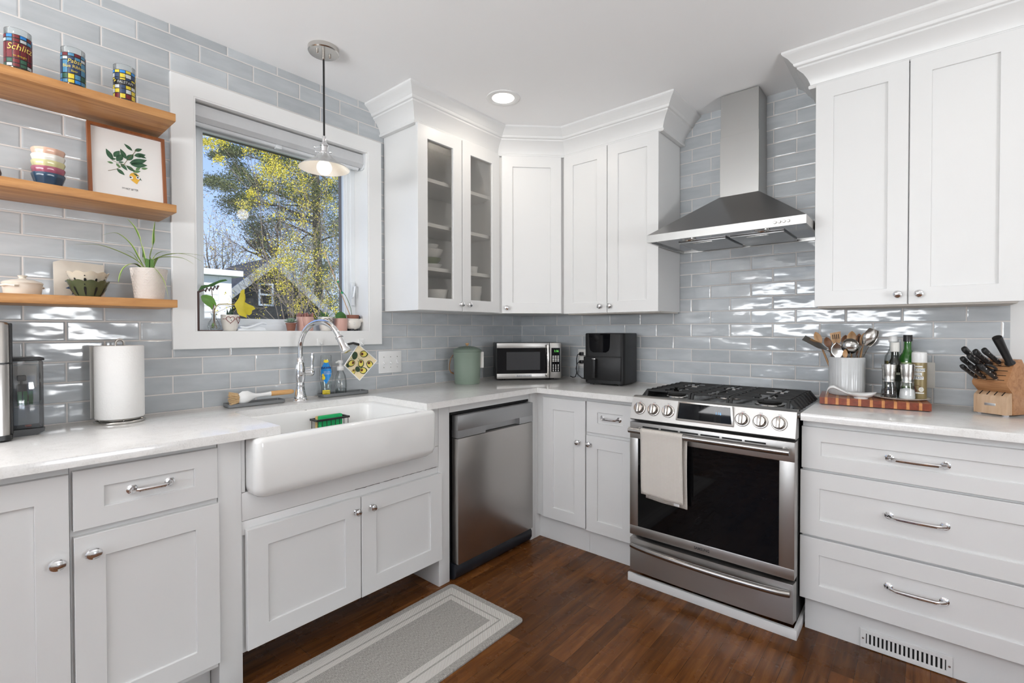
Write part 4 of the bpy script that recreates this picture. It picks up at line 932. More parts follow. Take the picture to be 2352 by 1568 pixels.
# ---------------------------------------------------------------- air fryer
FA = R(6)
t = thing('air_fryer', 'black basket air fryer with a glossy front screen', 'air fryer', (0.872, -0.170, ZC), rz=FA)
w_, d_, h_ = .268, .255, .318
def shell(ins, z0, z1, r, rt=None): return [[Vector((p.x, p.y, z)) for p in rrect(-w_ / 2 + i, w_ / 2 - i, -d_ / 2 + i, d_ / 2 - i, max(.005, r - i), 0, 6)] for i, z in ((ins + .004, z0), (ins, z0 + .004), (ins, z1 - .006), (ins + .002, z1 - .002), (ins + .008, z1))]
b = MB(); b.loops(shell(0.004, .008, h_ + .0, .035)); link('body', b, mat('fryer_black', (.009, .009, .0095), .42, var=.1, spec=.3), t, smooth=40)
b = MB()
for x in (-.09, .09):
    for y in (-.085, .085): b.lathe([(.014, 0), (.014, .012)], (x, y, 0), 12)
link('feet', b, BLACKP, t)
yf = -d_ / 2 + .004
b = MB(); b.prism([(-.095, .314), (.045, .314), (.042, .235), (.036, .212), (.018, .200), (-.068, .200), (-.086, .212), (-.092, .235)], lambda u, v, w: Vector((u, yf - w, v)), -.004, .0012); link('screen', b, BLACKG, t)
b = MB(); b.box((-w_ / 2 + .003, yf - .0035, .030), (w_ / 2 - .02, yf + .02, .172), .003); bk = link('basket_front', b, mat('fryer_black', (0, 0, 0)), t)
b = MB(); b.box((-w_ / 2 + .002, yf - .0008, .174), (w_ / 2 - .02, yf + .01, .178)); link('seam', b, DARK, t)
b = MB(); b.prism([(-.035, .160), (-.008, .160), (-.010, .045), (-.033, .045)], lambda u, v, w: Vector((u - .030, yf - w, v)), .0, .035, .004); hd = link('handle', b, mat('fryer_black', (0, 0, 0)), bk)
b = MB(); b.box((-.063, yf - .030, .156), (-.040, yf - .004, .164), .002); link('handle_cap', b, SATIN, bk)
# cords
t = thing('power_cord', 'black microwave cord with plug curving up to the outlet', 'cord', (0.53, -0.02, ZC))
q0 = Vector((0.53, -0.02, ZC))
pl = Vector((0.556, -.022, 1.085))
b = MB(); pts = [(.472, -.03, .926), (.492, -.032, .920), (.512, -.030, .922), (.522, -.028, .95), (.525, -.03, 1.0), (.530, -.04, 1.05), (.542, -.046, 1.08), (.553, -.036, 1.088), (.556, -.024, 1.087)]
b.tube([Vector(p) - q0 for p in pts], .0034, 8); link('cable', b, BLACKP, t, smooth=60)
b = MB(); b.box((.542 - .53, -.030 + .02, 1.074 - ZC), (.570 - .53, -.0085 + .02, 1.098 - ZC), .004); link('plug', b, BLACKP, t)
t = thing('power_cord', 'black air fryer cord with plug drooping from the lower socket', 'cord', (0.6, -0.02, ZC))
q0 = Vector((0.6, -0.02, ZC))
b = MB(); pts = [(.558, -.022, 1.030), (.556, -.040, 1.035), (.542, -.050, 1.02), (.532, -.05, .985), (.545, -.05, .945), (.58, -.05, .921), (.64, -.045, .919), (.70, -.045, .92), (.745, -.06, .935)]
b.tube([Vector(p) - q0 for p in pts], .0034, 8); link('cable', b, BLACKP, t, smooth=60)
b = MB(); b.box((.543 - .6, -.030 + .02, 1.018 - ZC), (.571 - .6, -.0085 + .02, 1.042 - ZC), .004); link('plug', b, BLACKP, t)
# ---------------------------------------------------------------- compost bin
p = px(1066, 878, 'z', ZC) ; cx_, cy_ = 0.165, -0.745
t = thing('compost_bin', 'sage green lidded countertop compost bin with a brown strap handle', 'compost bin', (cx_, cy_, ZC))
b = MB(); b.lathe([(.078, 0), (.080, .003), (.084, .10), (.0865, .190), (.0885, .194), (.0885, .200), (.084, .201)], seg=40); link('bucket', b, GREENM, t, smooth=50)
b = MB(); b.lathe([(.0895, .201), (.091, .204), (.0895, .212), (.080, .220), (.05, .232), (.015, .2375), (0, .2385)], seg=40); lid = link('lid', b, SAGELID, t, smooth=50)
b = MB(); b.lathe([(.006, .237), (.006, .244), (.012, .248), (.0125, .252), (.010, .255), (0, .2555)], seg=20); link('knob', b, mat('tan_knob', (.55, .33, .16), .5), lid)
b = MB()
for k in range(7): 
    a = R(-100 + k * 14); b.lathe([(.0035, .0), (.0035, .0012), (0, .0013)], (.06 * math.cos(a), .06 * math.sin(a), .2275), 10)
link('vent_hole', b, DARK, lid)
b = MB(); P = []
sd = Vector((-.761, -.649, 0)); fw_ = Vector((.65, -.76, 0))
for i in range(13):
    a = PI * i / 12; P.append(sd * (.0895 * math.cos(a) + (.016 * math.sin(a))) + fw_ * .02 * math.sin(a) * 0 + Vector((0, 0, .178)) + (Vector((0, 0, -.125)) + sd * .03) * math.sin(a) ** .8 * 1.0 + fw_ * (-.086) * math.sin(a))
# bail handle hangs on the viewer's side-left: sweep from one ear, down behind, to the other
P = [sd * .090 + Vector((0, 0, .180)), sd * .104 + Vector((0, 0, .160)), sd * .113 + Vector((0, 0, .12)), sd * .113 + Vector((0, 0, .09)), sd * .104 + Vector((0, 0, .070)), sd * .090 + fw_ * -.02 + Vector((0, 0, .062))]
b.tube(P, .009, 8, flat=.35, up=tuple(sd)); link('strap', b, mat('tan_leather', (.40, .22, .11), .6), t, smooth=60)
b = MB(); b.box(( -.012, -.002, 0), (.012, .002, .10)); 
for q in b.bm.verts: q.co = Matrix.Rotation(R(40), 3, 'Z') @ q.co + (-sd) * .0925 + Vector((0, 0, .10))
link('strap_end', b, mat('pale_strap', (.62, .60, .57), .6), t)
# ---------------------------------------------------------------- floating shelves and what stands on them
SH = []
for z, lab in ((2.032, 'topmost thick oak floating shelf, holding printed glasses'), (1.692, 'middle thick oak floating shelf, holding the framed lemon print'), (1.337, 'lowest oak floating shelf, holding the potted spider plant')):
    b = MB(); b.box((0.0005, -3.25, z), (0.235, -2.327, z + .029), .0015)
    o = link('floating_shelf', b, OAK, shift=(0, -2.8, z), loc=(0, -2.8, z)); tag(o, lab, 'shelf', 'oak shelves beside the window'); SH.append(z + .029)
S1, S2, S3 = SH
# printed tumblers
TC = {k: mat('print_' + k, c, .3, var=.15, nscale=60) for k, c in dict(red=(.15, .010, .016), blue=(.02, .20, .55), sky=(.07, .22, .36), black=(.008, .008, .008), yellow=(.62, .48, .03), green=(.03, .10, .06), gold=(.72, .55, .12), navy=(.02, .045, .11), white=(.5, .52, .52)).items()}
def tumbler(y, x, label, face, text, rows):
    t = thing('printed_glass', label, 'drinking glass', (x, y, S1), rz=face, group='stained-glass print tumblers on the top shelf')
    r0, h = .0315, .128
    b = MB(); b.lathe([(0, .001), (r0 * .9, 0), (r0, .004), (r0, h), (r0 - .0016, h), (r0 - .002, .012), (0, .011)], seg=32); link('tumbler', b, CLEAR, t, smooth=60)
    rp = r0 + .0006
    cyl = lambda a, z, o=0: Vector(((rp + o) * math.sin(a), -(rp + o) * math.cos(a), z))
    b = MB(); names = list(TC); n = 12
    def patch(a0, a1, z0, z1, c, o=0, q=4):
        V = [[b.v(cyl(a0 + (a1 - a0) * i / q, z, o)) for z in (z0, z1)] for i in range(q + 1)]
        for i in range(q): b.face([V[i][0], V[i + 1][0], V[i + 1][1], V[i][1]], names.index(c))
    patch(0, 2 * PI, .008, .108, 'black', 0, 36)
    for (z0, z1, cols) in rows:
        for k in range(n):
            a = 2 * PI * k / n; g = .05
            patch(a + g * .6, a + 2 * PI / n - g * .6, z0 + .0016, z1 - .0016, cols[k % len(cols)], .0003)
    rg = random.Random(len(label))
    for k in range(26):                              # irregular leaded shards in the main field
        a = rg.uniform(1.05, 2 * PI - 1.05); z = rg.uniform(.024, .078); q = rg.uniform(.10, .26); zz = rg.uniform(.004, .010); c = rg.choice(rows[2][2])
        for m_, o_, cc in ((1.25, .00035, 'black'), (1.0, .00045, c)):
            b.face([b.v(cyl(a + q * m_ * u, z + zz * m_ * v, o_)) for u, v in ((-1, -.6), (-.1, -1), (1, .1), (.2, 1))], names.index(cc))
    for body, size, dz, col, shear in text:
        b.text(body, size, lambda x_, y_, z_: cyl(x_ / rp, y_ + dz, .0017), names.index(col), shear=shear, xscale=.86)
    link('print', b, [TC[k] for k in names], t, smooth=0, normals=False)['label'] = 'black-leaded stained glass style print'
tumbler(-2.737, .192, 'printed tumbler with red panels and gold script, nearest the photo edge', R(93), [('Schlitz', .027, .068, 'gold', .25), ('on draught', .008, .042, 'yellow', 0)],
        [(.096, .108, ['blue', 'red']), (.084, .096, ['white', 'sky', 'red']), (.034, .084, ['red', 'red', 'red']), (.020, .034, ['green', 'red']), (.008, .020, ['green', 'white', 'red'])])
tumbler(-2.607, .190, 'printed tumbler with blue panels and yellow lettering, the middle one of the top shelf', R(88), [('Pabst', .019, .080, 'gold', .25), ('Blue Ribbon', .0145, .063, 'gold', 0), ('Beer', .010, .048, 'yellow', 0)],
        [(.096, .108, ['red', 'sky']), (.084, .096, ['sky', 'white', 'navy']), (.040, .084, ['navy', 'sky', 'navy']), (.022, .040, ['sky', 'green', 'yellow']), (.008, .022, ['blue', 'sky', 'yellow'])])
tumbler(-2.470, .188, 'printed tumbler with a dark name band and yellow patches, nearest the window', R(85), [('FALSTAFF', .0125, .064, 'white', 0), ('The', .010, .088, 'white', .2)],
        [(.096, .108, ['yellow', 'blue']), (.080, .096, ['white', 'navy', 'yellow']), (.072, .080, ['navy', 'yellow']), (.042, .056, ['yellow', 'white', 'navy']), (.026, .042, ['white', 'yellow', 'navy']), (.008, .026, ['red', 'yellow'])])
# stacked prep bowls
BC = [('blue', (.025, .06, .11)), ('plum', (.34, .09, .14)), ('lime', (.60, .57, .30)), ('white', (.76, .74, .68)), ('peach', (.70, .45, .34))]
t0 = None
for k, (n_, c_) in enumerate(BC):
    lab = {'blue': 'dark blue scalloped bowl at the bottom of the bowl stack', 'plum': 'plum red scalloped bowl in the stack, on the dark blue one', 'lime': 'yellow-green scalloped bowl in the middle of the stack', 'white': 'cream white scalloped bowl just under the peach one', 'peach': 'peach scalloped bowl on top of the bowl stack'}[n_]
    b = MB(); fr = lambda a, z: 1 - .075 * abs(math.cos(4.5 * a)) ** 1.6 * min(1, max(0, (z - .004) / .02)) * (1 if z < .045 else .25)
    b.lathe([(0, 0), (.026, 0), (.027, .003), (.034, .018), (.041, .040), (.0435, .050), (.0425, .053), (.039, .046), (.030, .018), (.02, .007), (0, .006)], seg=54, fr=fr)
    o = link('prep_bowl', b, mat('bowl_' + n_, c_, .18, var=.05), loc=(.125, -2.664, S2 + k * .0205), smooth=60); tag(o, lab, 'bowl', 'nested bowls on the middle shelf')
# brown jug just inside the photo's edge
t = thing('glazed_jug', 'dark brown glazed jug at the photo edge of the middle shelf', 'jug', (.125, -2.817, S2))
b = MB(); b.lathe([(0, 0), (.032, 0), (.040, .012), (.045, .03), (.040, .052), (.028, .068), (.027, .078), (.030, .082), (.026, .080), (.025, .066), (0, .06)], seg=32); link('body', b, mat('brown_glaze', (.07, .018, .008), .1, var=.3), t, smooth=60)
b = MB(); b.tube([(0, -.026, .074), (0, -.05, .07), (0, -.058, .05), (0, -.04, .03)], .005, 8); link('handle', b, mat('brown_glaze', (0, 0, 0)), t)
# framed lemon print leaning on the tile
t = thing('framed_print', 'botanical lemon print with googly eyes in a reddish wood frame', 'framed picture', (0.070, -2.437, S2 + .001))
FW, FH, lean = .236, .292, R(6.5)
FM = Matrix.Rotation(-lean, 3, 'Y')
def FP(u, v, w): return FM @ Vector((w, u, v))       # u along the wall, v up the frame, w out
b = MB(); ring(b, FP, (-FW / 2, FW / 2, 0, FH), (-FW / 2 + .0105, FW / 2 - .0105, .0105, FH - .0105), 0, .020, .0005); link('frame', b, FRAMEWOOD, t)
b = MB(); b.box((0, 0, 0), (1, 1, 1)); 
for q in b.bm.verts: q.co = FP(-FW / 2 + .009 + q.co.x * (FW - .018), .009 + q.co.y * (FH - .018), .006 + q.co.z * .004)
pr = link('print_sheet', b, mat('print_paper', (.80, .79, .77), .25, var=.01), t)
LG = mat('print_leaf_green', (.035, .105, .055), .6, var=.5, nscale=70); LL = mat('print_leaf_pale', (.12, .24, .10), .6, var=.3, nscale=70); LS = mat('print_twig', (.16, .14, .05), .6)
LEM = mat('print_lemon', (.78, .44, .05), .5, var=.25, nscale=40); EYW = mat('print_eye_white', (.82, .82, .82), .3); EYB = mat('print_eye_black', (.02, .02, .02), .3)
def pxf(u, v):     # photo pixel on the print -> sheet coordinates
    p = px(u, v, 'x', .052); return (p.y + 2.437, (p.z - S2) / math.cos(lean))
b = MB()
def leafp(b, a, c, wd, mi, o=.0106, n=9):
    ax, ay = a; cx, cy = c; dx, dy = cx - ax, cy - ay; l = math.hypot(dx, dy); nx, ny = -dy / l, dx / l
    P = [(ax + dx * i / n + nx * wd * l * math.sin(PI * (i / n) ** .85), ay + dy * i / n + ny * wd * l * math.sin(PI * (i / n) ** .85)) for i in range(n + 1)]
    P += [(ax + dx * i / n - nx * wd * l * math.sin(PI * (i / n) ** .85), ay + dy * i / n - ny * wd * l * math.sin(PI * (i / n) ** .85)) for i in range(n - 1, 0, -1)]
    b.face([b.v(FP(p[0], p[1], o)) for p in P], mi)
    b.face([b.v(FP(*p, o + .0003)) for p in ((ax, ay), (ax + dx * .6 + nx * .0006, ay + dy * .6 + ny * .0006), (cx, cy))], 1)
def leaves(Ls, mi):
    for (x0, y0, x1, y1, wd) in Ls: leafp(b, pxf(x0 / 3.92, y0 / 3.92 + 0), pxf(x1 / 3.92, y1 / 3.92 + 0), wd, mi)
def twig(P): 
    Q = [pxf(x / 3.92, y / 3.92) for x, y in P]; b.tube([FP(q[0], q[1], .0104) for q in Q], .0008, 5, 2)
twig([(965, 1548), (1040, 1535), (1110, 1490), (1150, 1440), (1200, 1390)]); twig([(1110, 1490), (1180, 1530), (1230, 1560)]); twig([(1000, 1450), (1060, 1480), (1110, 1490)]); twig([(1200, 1390), (1230, 1350)])
leaves([(1010, 1450, 950, 1345, .20), (1020, 1420, 1075, 1365, .26), (1045, 1460, 1105, 1395, .26), (1130, 1440, 1080, 1345, .20), (1190, 1365, 1115, 1298, .17), (1210, 1365, 1278, 1348, .22), (1135, 1450, 1200, 1398, .26), (1205, 1410, 1310, 1402, .22), (1240, 1400, 1315, 1435, .20), (1160, 1480, 1320, 1450, .18), (1170, 1490, 1322, 1500, .20), (1045, 1530, 1115, 1590, .22), (1080, 1480, 1140, 1548, .2), (1130, 1500, 1210, 1560, .2), (1040, 1440, 985, 1440, .2), (1060, 1470, 1110, 1470, .2)], 0)
leaves([(1015, 1480, 958, 1465, .22), (1040, 1480, 1078, 1525, .22), (1215, 1540, 1258, 1520, .25), (1265, 1530, 1325, 1525, .2), (1190, 1560, 1260, 1552, .2)], 1)
def disc(u, v, rx, ry, mi, o): b.face([b.v(FP(u + rx * math.cos(k * PI / 12), v + ry * math.sin(k * PI / 12), o)) for k in range(24)], mi)
lu, lv = pxf(307, 411)
b.face([b.v(FP(lu + .0162 * math.cos(a) * (1 - .25 * max(0, -math.sin(a)) ** 3) + .006 * max(0, -math.sin(a)) ** 6, lv + .0185 * math.sin(a) - .006 * max(0, -math.sin(a)) ** 8, .0108)) for a in [k * PI / 20 for k in range(40)]], 3)
b.face([b.v(FP(lu + u_, lv + v_, .0113)) for u_, v_ in ((-.006, .017), (.004, .016), (.014, .007), (.022, -.008), (.013, -.002), (.002, .010))], 0)
for (x, y, dx) in ((1172, 1612, -.002), (1233, 1614, -.001)):
    u, v = pxf(x / 3.92, y / 3.92 - 0); 
    disc(u, v - .0, .0060, .0062, 4, .0116); disc(u + dx, v + .0006, .0030, .0030, 5, .0120)
u, v = pxf(296, 438.5)
b.text("I'M NOT BITTER", .0105, lambda x, y, z: FP(x + u, y + v, .0107), 5, xscale=.66)
link('artwork', b, [LG, LL, LS, LEM, EYW, EYB], pr, smooth=0, normals=False)
# little lidded casserole
t = thing('lidded_casserole', 'small cream lidded casserole dish on the lowest shelf', 'casserole dish', (.130, -2.730, S3))
CR = mat('cream_stoneware', (.74, .67, .58), .15, var=.04)
b = MB(); b.lathe([(0, 0), (.042, 0), (.0445, .003), (.048, .030), (.0485, .036), (.050, .038), (.045, .037), (.04, .006), (0, .005)], seg=40); bd = link('pot', b, CR, t, smooth=50)
b = MB(); b.lathe([(.0495, .038), (.050, .040), (.046, .044), (.030, .050), (.012, .053), (.008, .056), (.010, .061), (.013, .0635), (.011, .065), (0, .0652)], seg=40); link('lid', b, CR, t, smooth=50)
b = MB()
for s in (1, -1):
    a0 = R(-45) if s == 1 else R(135)
    b.tube([(.048 * math.cos(a0 + q), .048 * math.sin(a0 + q), .030) if abs(q) > .45 else (.056 * math.cos(a0 + q), .056 * math.sin(a0 + q), .0275 + .003 * (1 - abs(q) / .45)) for q in (-.5, -.38, -.2, 0, .2, .38, .5)], .0035, 8)
link('handles', b, CR, bd)
# old tile leaning behind the lotus bowls
TT = mat('aged_cream_tile', (.62, .56, .48), .3, var=.12, nscale=22)
p = px(181, 600, 'x', .03)
t = thing('delft_tile', 'chipped cream tile with a blue motif leaning on the wall', 'tile', (.045, -2.577, S3 + .001))
b = MB(); M = Matrix.Rotation(R(-9), 3, 'Y'); hw_ = .069
b.prism([(-hw_, 0), (hw_, 0), (hw_, .128), (-hw_ + .02, .135), (-hw_ + .008, .130), (-hw_, .126)], lambda u, v, w: M @ Vector((w, u, v)), 0, .011, .001); bd = link('tile', b, TT, t)
b = MB()
for k in range(11):
    a = R(10 + 32 * k); c = (.006, .050); r = .036
    b.face([b.v(M @ Vector((.0117, c[0] + (r + q) * math.cos(a + w_), c[1] + (r + q) * math.sin(a + w_)))) for q, w_ in ((0, -.14), (.013, -.02), (.003, .13))], 0)
link('blue_motif', b, mat('delft_blue', (.06, .10, .20), .4), bd, smooth=0, normals=False)
# two pierced lotus bowls, nested
def lotus(z, m, label, rs=1.0, slots=True):
    t = thing('lotus_bowl', label, 'bowl', (.125, -2.566, z), group='pierced lotus bowls on the lowest shelf')
    b = MB(); n = 72
    prof = [(0, 0), (.030, 0), (.032, .003), (.043, .020), (.053, .042), (.0585, .053), (.0570, .0535), (.051, .043), (.040, .020), (.03, .006), (0, .005)]
    def fz(a, z): return 1
    L = []
    for i, (r, zz) in enumerate(prof):
        l = []
        for k in range(n):
            a = 2 * PI * k / n; lob = abs(math.cos(5 * a)); e = max(0, (zz - .02) / .033)
            l.append(Vector((r * rs * (1 + .05 * e * (lob - .5)) * math.cos(a), r * rs * (1 + .05 * e * (lob - .5)) * math.sin(a), zz + .007 * e * lob)))
        L.append(l)
    b.loops(L); bd = link('bowl', b, m, t, smooth=50)
    b = MB()
    for k in range(10):
        a = 2 * PI * (k + .5) / 10; ca, sa = math.cos(a), math.sin(a); T = Vector((-sa, ca, 0))
        def q(s, z_): 
            r = (.0325 + (z_ - .003) * .62) * rs if z_ < .02 else (.043 + (z_ - .02) * .455) * rs
            return Vector((ca * (r + .0008), sa * (r + .0008), z_)) + T * s
        b.face([b.v(q(s, z_)) for s, z_ in ((0, .005), (.0022, .012), (.0034, .028), (.003, .034), (0, .037), (-.003, .034), (-.0034, .028), (-.0022, .012))])
        if k % 2: b.face([b.v(q(.0022 * math.cos(w_ * PI / 4), .044 + .002 * math.sin(w_ * PI / 4))) for w_ in range(8)])
    link('piercings', b, DARK, bd, smooth=0, normals=False)
lotus(S3, mat('olive_celadon', (.085, .105, .055), .12, var=.25, nscale=20), 'olive green pierced bowl with petal rim, under the cream one')
lotus(S3 + .030, mat('cream_celadon', (.62, .55, .44), .15, var=.08), 'cream pierced bowl with petal rim, nested in the green one', .985)
# spider plant
t = thing('spider_plant', 'spider plant with arching striped leaves in a white scallop-textured pot', 'potted plant', (.120, -2.388, S3))
POT = mat('matte_white_ceramic', (.74, .68, .63), .6, var=.02)
b = MB(); b.lathe([(0, 0), (.042, 0), (.0445, .003), (.0575, .116), (.0585, .119), (.0555, .119), (.050, .108), (0, .105)], seg=48); po = link('pot', b, POT, t, smooth=50)
b = MB()
for row in range(11):
    z = .010 + row * .0100; r = .0447 + (z - .003) * .115
    for k in range(22):
        a = 2 * PI * (k + .5 * (row % 2)) / 22
        for q in (.0080, .0048, .0018):
            P = []
            for i in range(7):
                th = PI * i / 6; da = q * math.cos(th) / r; zz = z + q * math.sin(th) * 1.05; r2 = .0447 + (zz - .003) * .115
                P.append((r2 * math.cos(a + da), r2 * math.sin(a + da), zz))
            b.tube(P, .0009, 4)
link('scallop_relief', b, POT, po)
b = MB(); b.lathe([(0, .109), (.050, .108), (.03, .113), (0, .114)], seg=20); link('soil', b, mat('potting_soil', (.03, .02, .014), .95, var=.5, nscale=80), t)
SPG = mat('spider_leaf_green', (.085, .20, .025), .4, var=.25, nscale=25); SPW = mat('spider_leaf_edge', (.42, .50, .16), .45, var=.1)
def strap(b, pts, wd, upv=(0, 0, 1), edge=True):
    P = [Vector(p) for p in pts]; Q = []
    n = 14                                     # Catmull-Rom through the points
    for i in range(len(P) - 1):
        p0, p1, p2, p3 = P[max(i - 1, 0)], P[i], P[i + 1], P[min(i + 2, len(P) - 1)]
        for k in range(6): 
            s = k / 6; Q.append(.5 * ((2 * p1) + (p2 - p0) * s + (2 * p0 - 5 * p1 + 4 * p2 - p3) * s * s + (3 * p1 - p0 - 3 * p2 + p3) * s ** 3))
    Q.append(P[-1]); N_ = len(Q) - 1; rows = []
    for i, q in enumerate(Q):
        tdir = (Q[min(i + 1, N_)] - Q[max(i - 1, 0)]).normalized(); sd_ = tdir.cross(Vector(upv)); 
        if sd_.length < .05: sd_ = tdir.cross(Vector((.7, .7, 0)))
        sd_.normalize(); nn = sd_.cross(tdir); s = i / N_
        w_ = wd * min(1, .55 + s * 1.6) * (1 - s ** 3) + .0006
        rows.append([q - sd_ * w_ + nn * w_ * .25, q - sd_ * w_ * .55, q - nn * w_ * .12, q + sd_ * w_ * .55, q + sd_ * w_ + nn * w_ * .25])
    V = [[b.v(p) for p in r] for r in rows]
    for i in range(N_):
        for j in range(4): b.face([V[i][j], V[i + 1][j], V[i + 1][j + 1], V[i][j + 1]], 1 if (edge and j in (0, 3)) else 0)
O = Vector((.120, -2.388, S3))
def sp(u, v, x): return px(u, v, 'x', x) - O
for pts, wd in (([(0, -.005, .11), sp(317, 600, .125), sp(275, 578, .14), sp(225, 562, .16), sp(172, 561, .18)], .0045),
                ([(0, -.01, .11), sp(320, 595, .12), sp(300, 560, .13), sp(268, 535, .14), sp(235, 540, .15)], .0045),
                ([(0, -.004, .11), sp(328, 575, .13), sp(320, 545, .13), sp(308, 520, .14), sp(292, 502, .15)], .0050),
                ([(0, .004, .11), sp(345, 590, .12), sp(352, 560, .12), sp(353, 535, .13), sp(356, 508, .14)], .0050),
                ([(0, .01, .11), sp(352, 598, .13), sp(385, 585, .15), sp(425, 582, .17), sp(475, 588, .19)], .0042),
                ([(0, .008, .11), sp(360, 595, .13), sp(385, 590, .16), sp(420, 593, .18), sp(446, 607, .20)], .0060),
                ([(-.01, -.01, .11), sp(310, 606, .15), sp(288, 612, .165), sp(277, 628, .17), sp(272, 648, .175)], .0055),
                ([(.02, .01, .11), sp(352, 614, .17), sp(368, 630, .18), sp(380, 655, .182), sp(387, 685, .185)], .0055),
                ([(0, .008, .11), sp(350, 600, .13), sp(358, 585, .13), sp(372, 578, .14), sp(385, 580, .15)], .0040),
                ([(0, 0, .11), sp(330, 600, .12), sp(328, 580, .12), sp(331, 560, .12)], .0035),
                ([(0, .01, .11), sp(365, 592, .14), sp(400, 582, .16), sp(440, 588, .18), sp(472, 606, .19)], .0030),
                ([(0, -.01, .11), sp(318, 600, .12), sp(305, 582, .11), sp(290, 575, .11)], .0030)):
    b = MB(); strap(b, pts, wd); link('leaf', b, [SPG, SPW], t, smooth=60, normals=False)
b = MB()
for dy, dx in ((-.008, .01), (.006, .012), (.0, -.008)): b.prism([(-.0055, .10), (.0055, .10), (.0058, .155), (-.0052, .158)], lambda u, v, w: Vector((dx + w, dy + u, v)), 0, .002)
link('cut_leaves', b, SPG, t)
# ---------------------------------------------------------------- coffee machine at the photo's edge
t = thing('coffee_machine', 'stainless coffee machine with a clear water tank at the photo edge', 'coffee machine', (.16, -2.83, ZC))
b = MB(); b.loops([[Vector((p.x, p.y, z)) for p in rrect(.055 + i, .265 - i, -2.905 + i, -2.768 - i, .02, 0, 5)] for i, z in ((0, ZC + .018), (0, ZC + .355), (.004, ZC + .362), (.02, ZC + .366))]); wpart('body', b, STEELV, t)
b = MB(); b.loops([[Vector((p.x, p.y, z)) for p in rrect(.05, .27, -2.91, -2.762, .02, 0, 5)] for z in (ZC + .236, ZC + .240)]); wpart('seam_band', b, BLACKP, t)
b = MB(); b.loops([[Vector((p.x, p.y, z)) for p in rrect(.05 + i, .268 - i, -2.91 + i, -2.764 - i, .02, 0, 5)] for i, z in ((.012, ZC), (0, ZC + .006), (0, ZC + .02))]); wpart('base', b, BLACKP, t)
b = MB(); b.box((.06, -2.770, ZC + .02), (.25, -2.762, ZC + .36), .003); wpart('back_panel', b, BLACKP, t)
tx0, tx1, ty0, ty1 = .075, .185, -2.760, -2.688
b = MB(); b.box((tx0, ty0, ZC + .020), (tx1, ty1, ZC + .240), .006); tk = wpart('water_tank', b, SMOKE, t)
b = MB(); b.box((tx0 - .002, ty0, ZC + .240), (tx1 + .002, ty1 + .002, ZC + .249), .002); wpart('tank_lid', b, BLACKP, tk)
b = MB(); b.prism([(ty0, ZC + .021), (ty1 + .002, ZC + .021), (ty1, ZC + .010), (ty1 - .02, ZC), (ty0, ZC)], lambda y, z, x: Vector((x, y, z)), tx0 - .003, tx1 + .003); wpart('tank_tray', b, BLACKP, tk)
b = MB(); b.box((tx0 + .003, ty0 + .003, ZC + .024), (tx1 - .003, ty1 - .003, ZC + .095)); wpart('water', b, glass('tank_water', (.88, .90, .92), .05), tk)
b = MB(); b.lathe([(.008, 0), (.008, .004), (0, .005)], (tx1 - .03, ty1 - .035, ZC + .026), 12); wpart('valve', b, mat('red_valve', (.6, .08, .04), .4), tk)
# battery charger in the outlet behind the tank
t = thing('battery_charger', 'black wall charger with green-tipped batteries, seen through the clear tank', 'charger', (.035, -2.722, ZC + .10))
b = MB(); b.box((.008, -2.742, 1.010), (.058, -2.702, 1.068), .005); wpart('body', b, BLACKP, t)
for k in range(3):
    y = -2.735 + k * .013
    b = MB(); b.cyl((.061, y, 1.000), (.061, y, 1.046), .0055, 12); bt = wpart('battery', b, mat('battery_green', (.12, .50, .16), .4), t)
b = MB(); b.box((.0025, -2.738, 1.078), (.03, -2.716, 1.098), .004); b.tube([(.022, -2.727, 1.082), (.03, -2.73, 1.06), (.03, -2.735, 1.05)], .003, 8); wpart('plug', b, BLACKP, t)
# ---------------------------------------------------------------- paper towel
t = thing('paper_towel_holder', 'nickel wire paper towel holder with a loop on top', 'paper towel holder', (.108, -2.478, ZC))
b = MB(); b.tube([(.072 * math.cos(2 * PI * k / 40), .072 * math.sin(2 * PI * k / 40), .0045) for k in range(40)], .0042, 10, closed=True); b.tube([(.060 * math.cos(2 * PI * k / 40), .060 * math.sin(2 * PI * k / 40), .012) for k in range(40)], .0030, 8, closed=True)
for k in range(4): a = k * PI / 2; b.tube([(.072 * math.cos(a), .072 * math.sin(a), .0045), (.02 * math.cos(a), .02 * math.sin(a), .006), (0, 0, .006)], .003, 8)
link('base_ring', b, SATIN, t)
b = MB(); b.tube([(.006, -.012, .006), (.006, -.012, .29)] + [(.006, -.012 + .012 - .012 * math.cos(PI * k / 10), .29 + .014 * math.sin(PI * k / 10)) for k in range(1, 10)] + [(.006, .012, .29), (.006, .012, .006)], .0038, 10); link('post', b, SATIN, t)
t = thing('paper_towel_roll', 'full white paper towel roll on the wire holder', 'paper towel roll', (.108, -2.478, ZC + .017))
b = MB(); r = .073
b.lathe([(.021, 0), (r - .003, 0), (r, .003), (r, .262), (r - .003, .265), (.021, .265)], seg=64, cap0=False, cap1=False); b.lathe([(.0205, .001), (.0205, .264)], seg=32, cap0=False, cap1=False); link('roll', b, PAPER, t, smooth=50)
b = MB(); 
def fl(s, q):
    a = R(150) + R(52) * s; rr_ = r + .0012 + .010 * s ** 2.2
    return Vector((rr_ * math.cos(a + R(50)), rr_ * math.sin(a + R(50)), .002 + .261 * q))
b.grid(14, 4, fl); b.grid(14, 4, lambda s, q: fl(s, q) * 1.0 + Vector((0, 0, .0)) + Vector((.0006, -.0006, 0))); link('loose_sheet', b, PAPER, t, smooth=60)
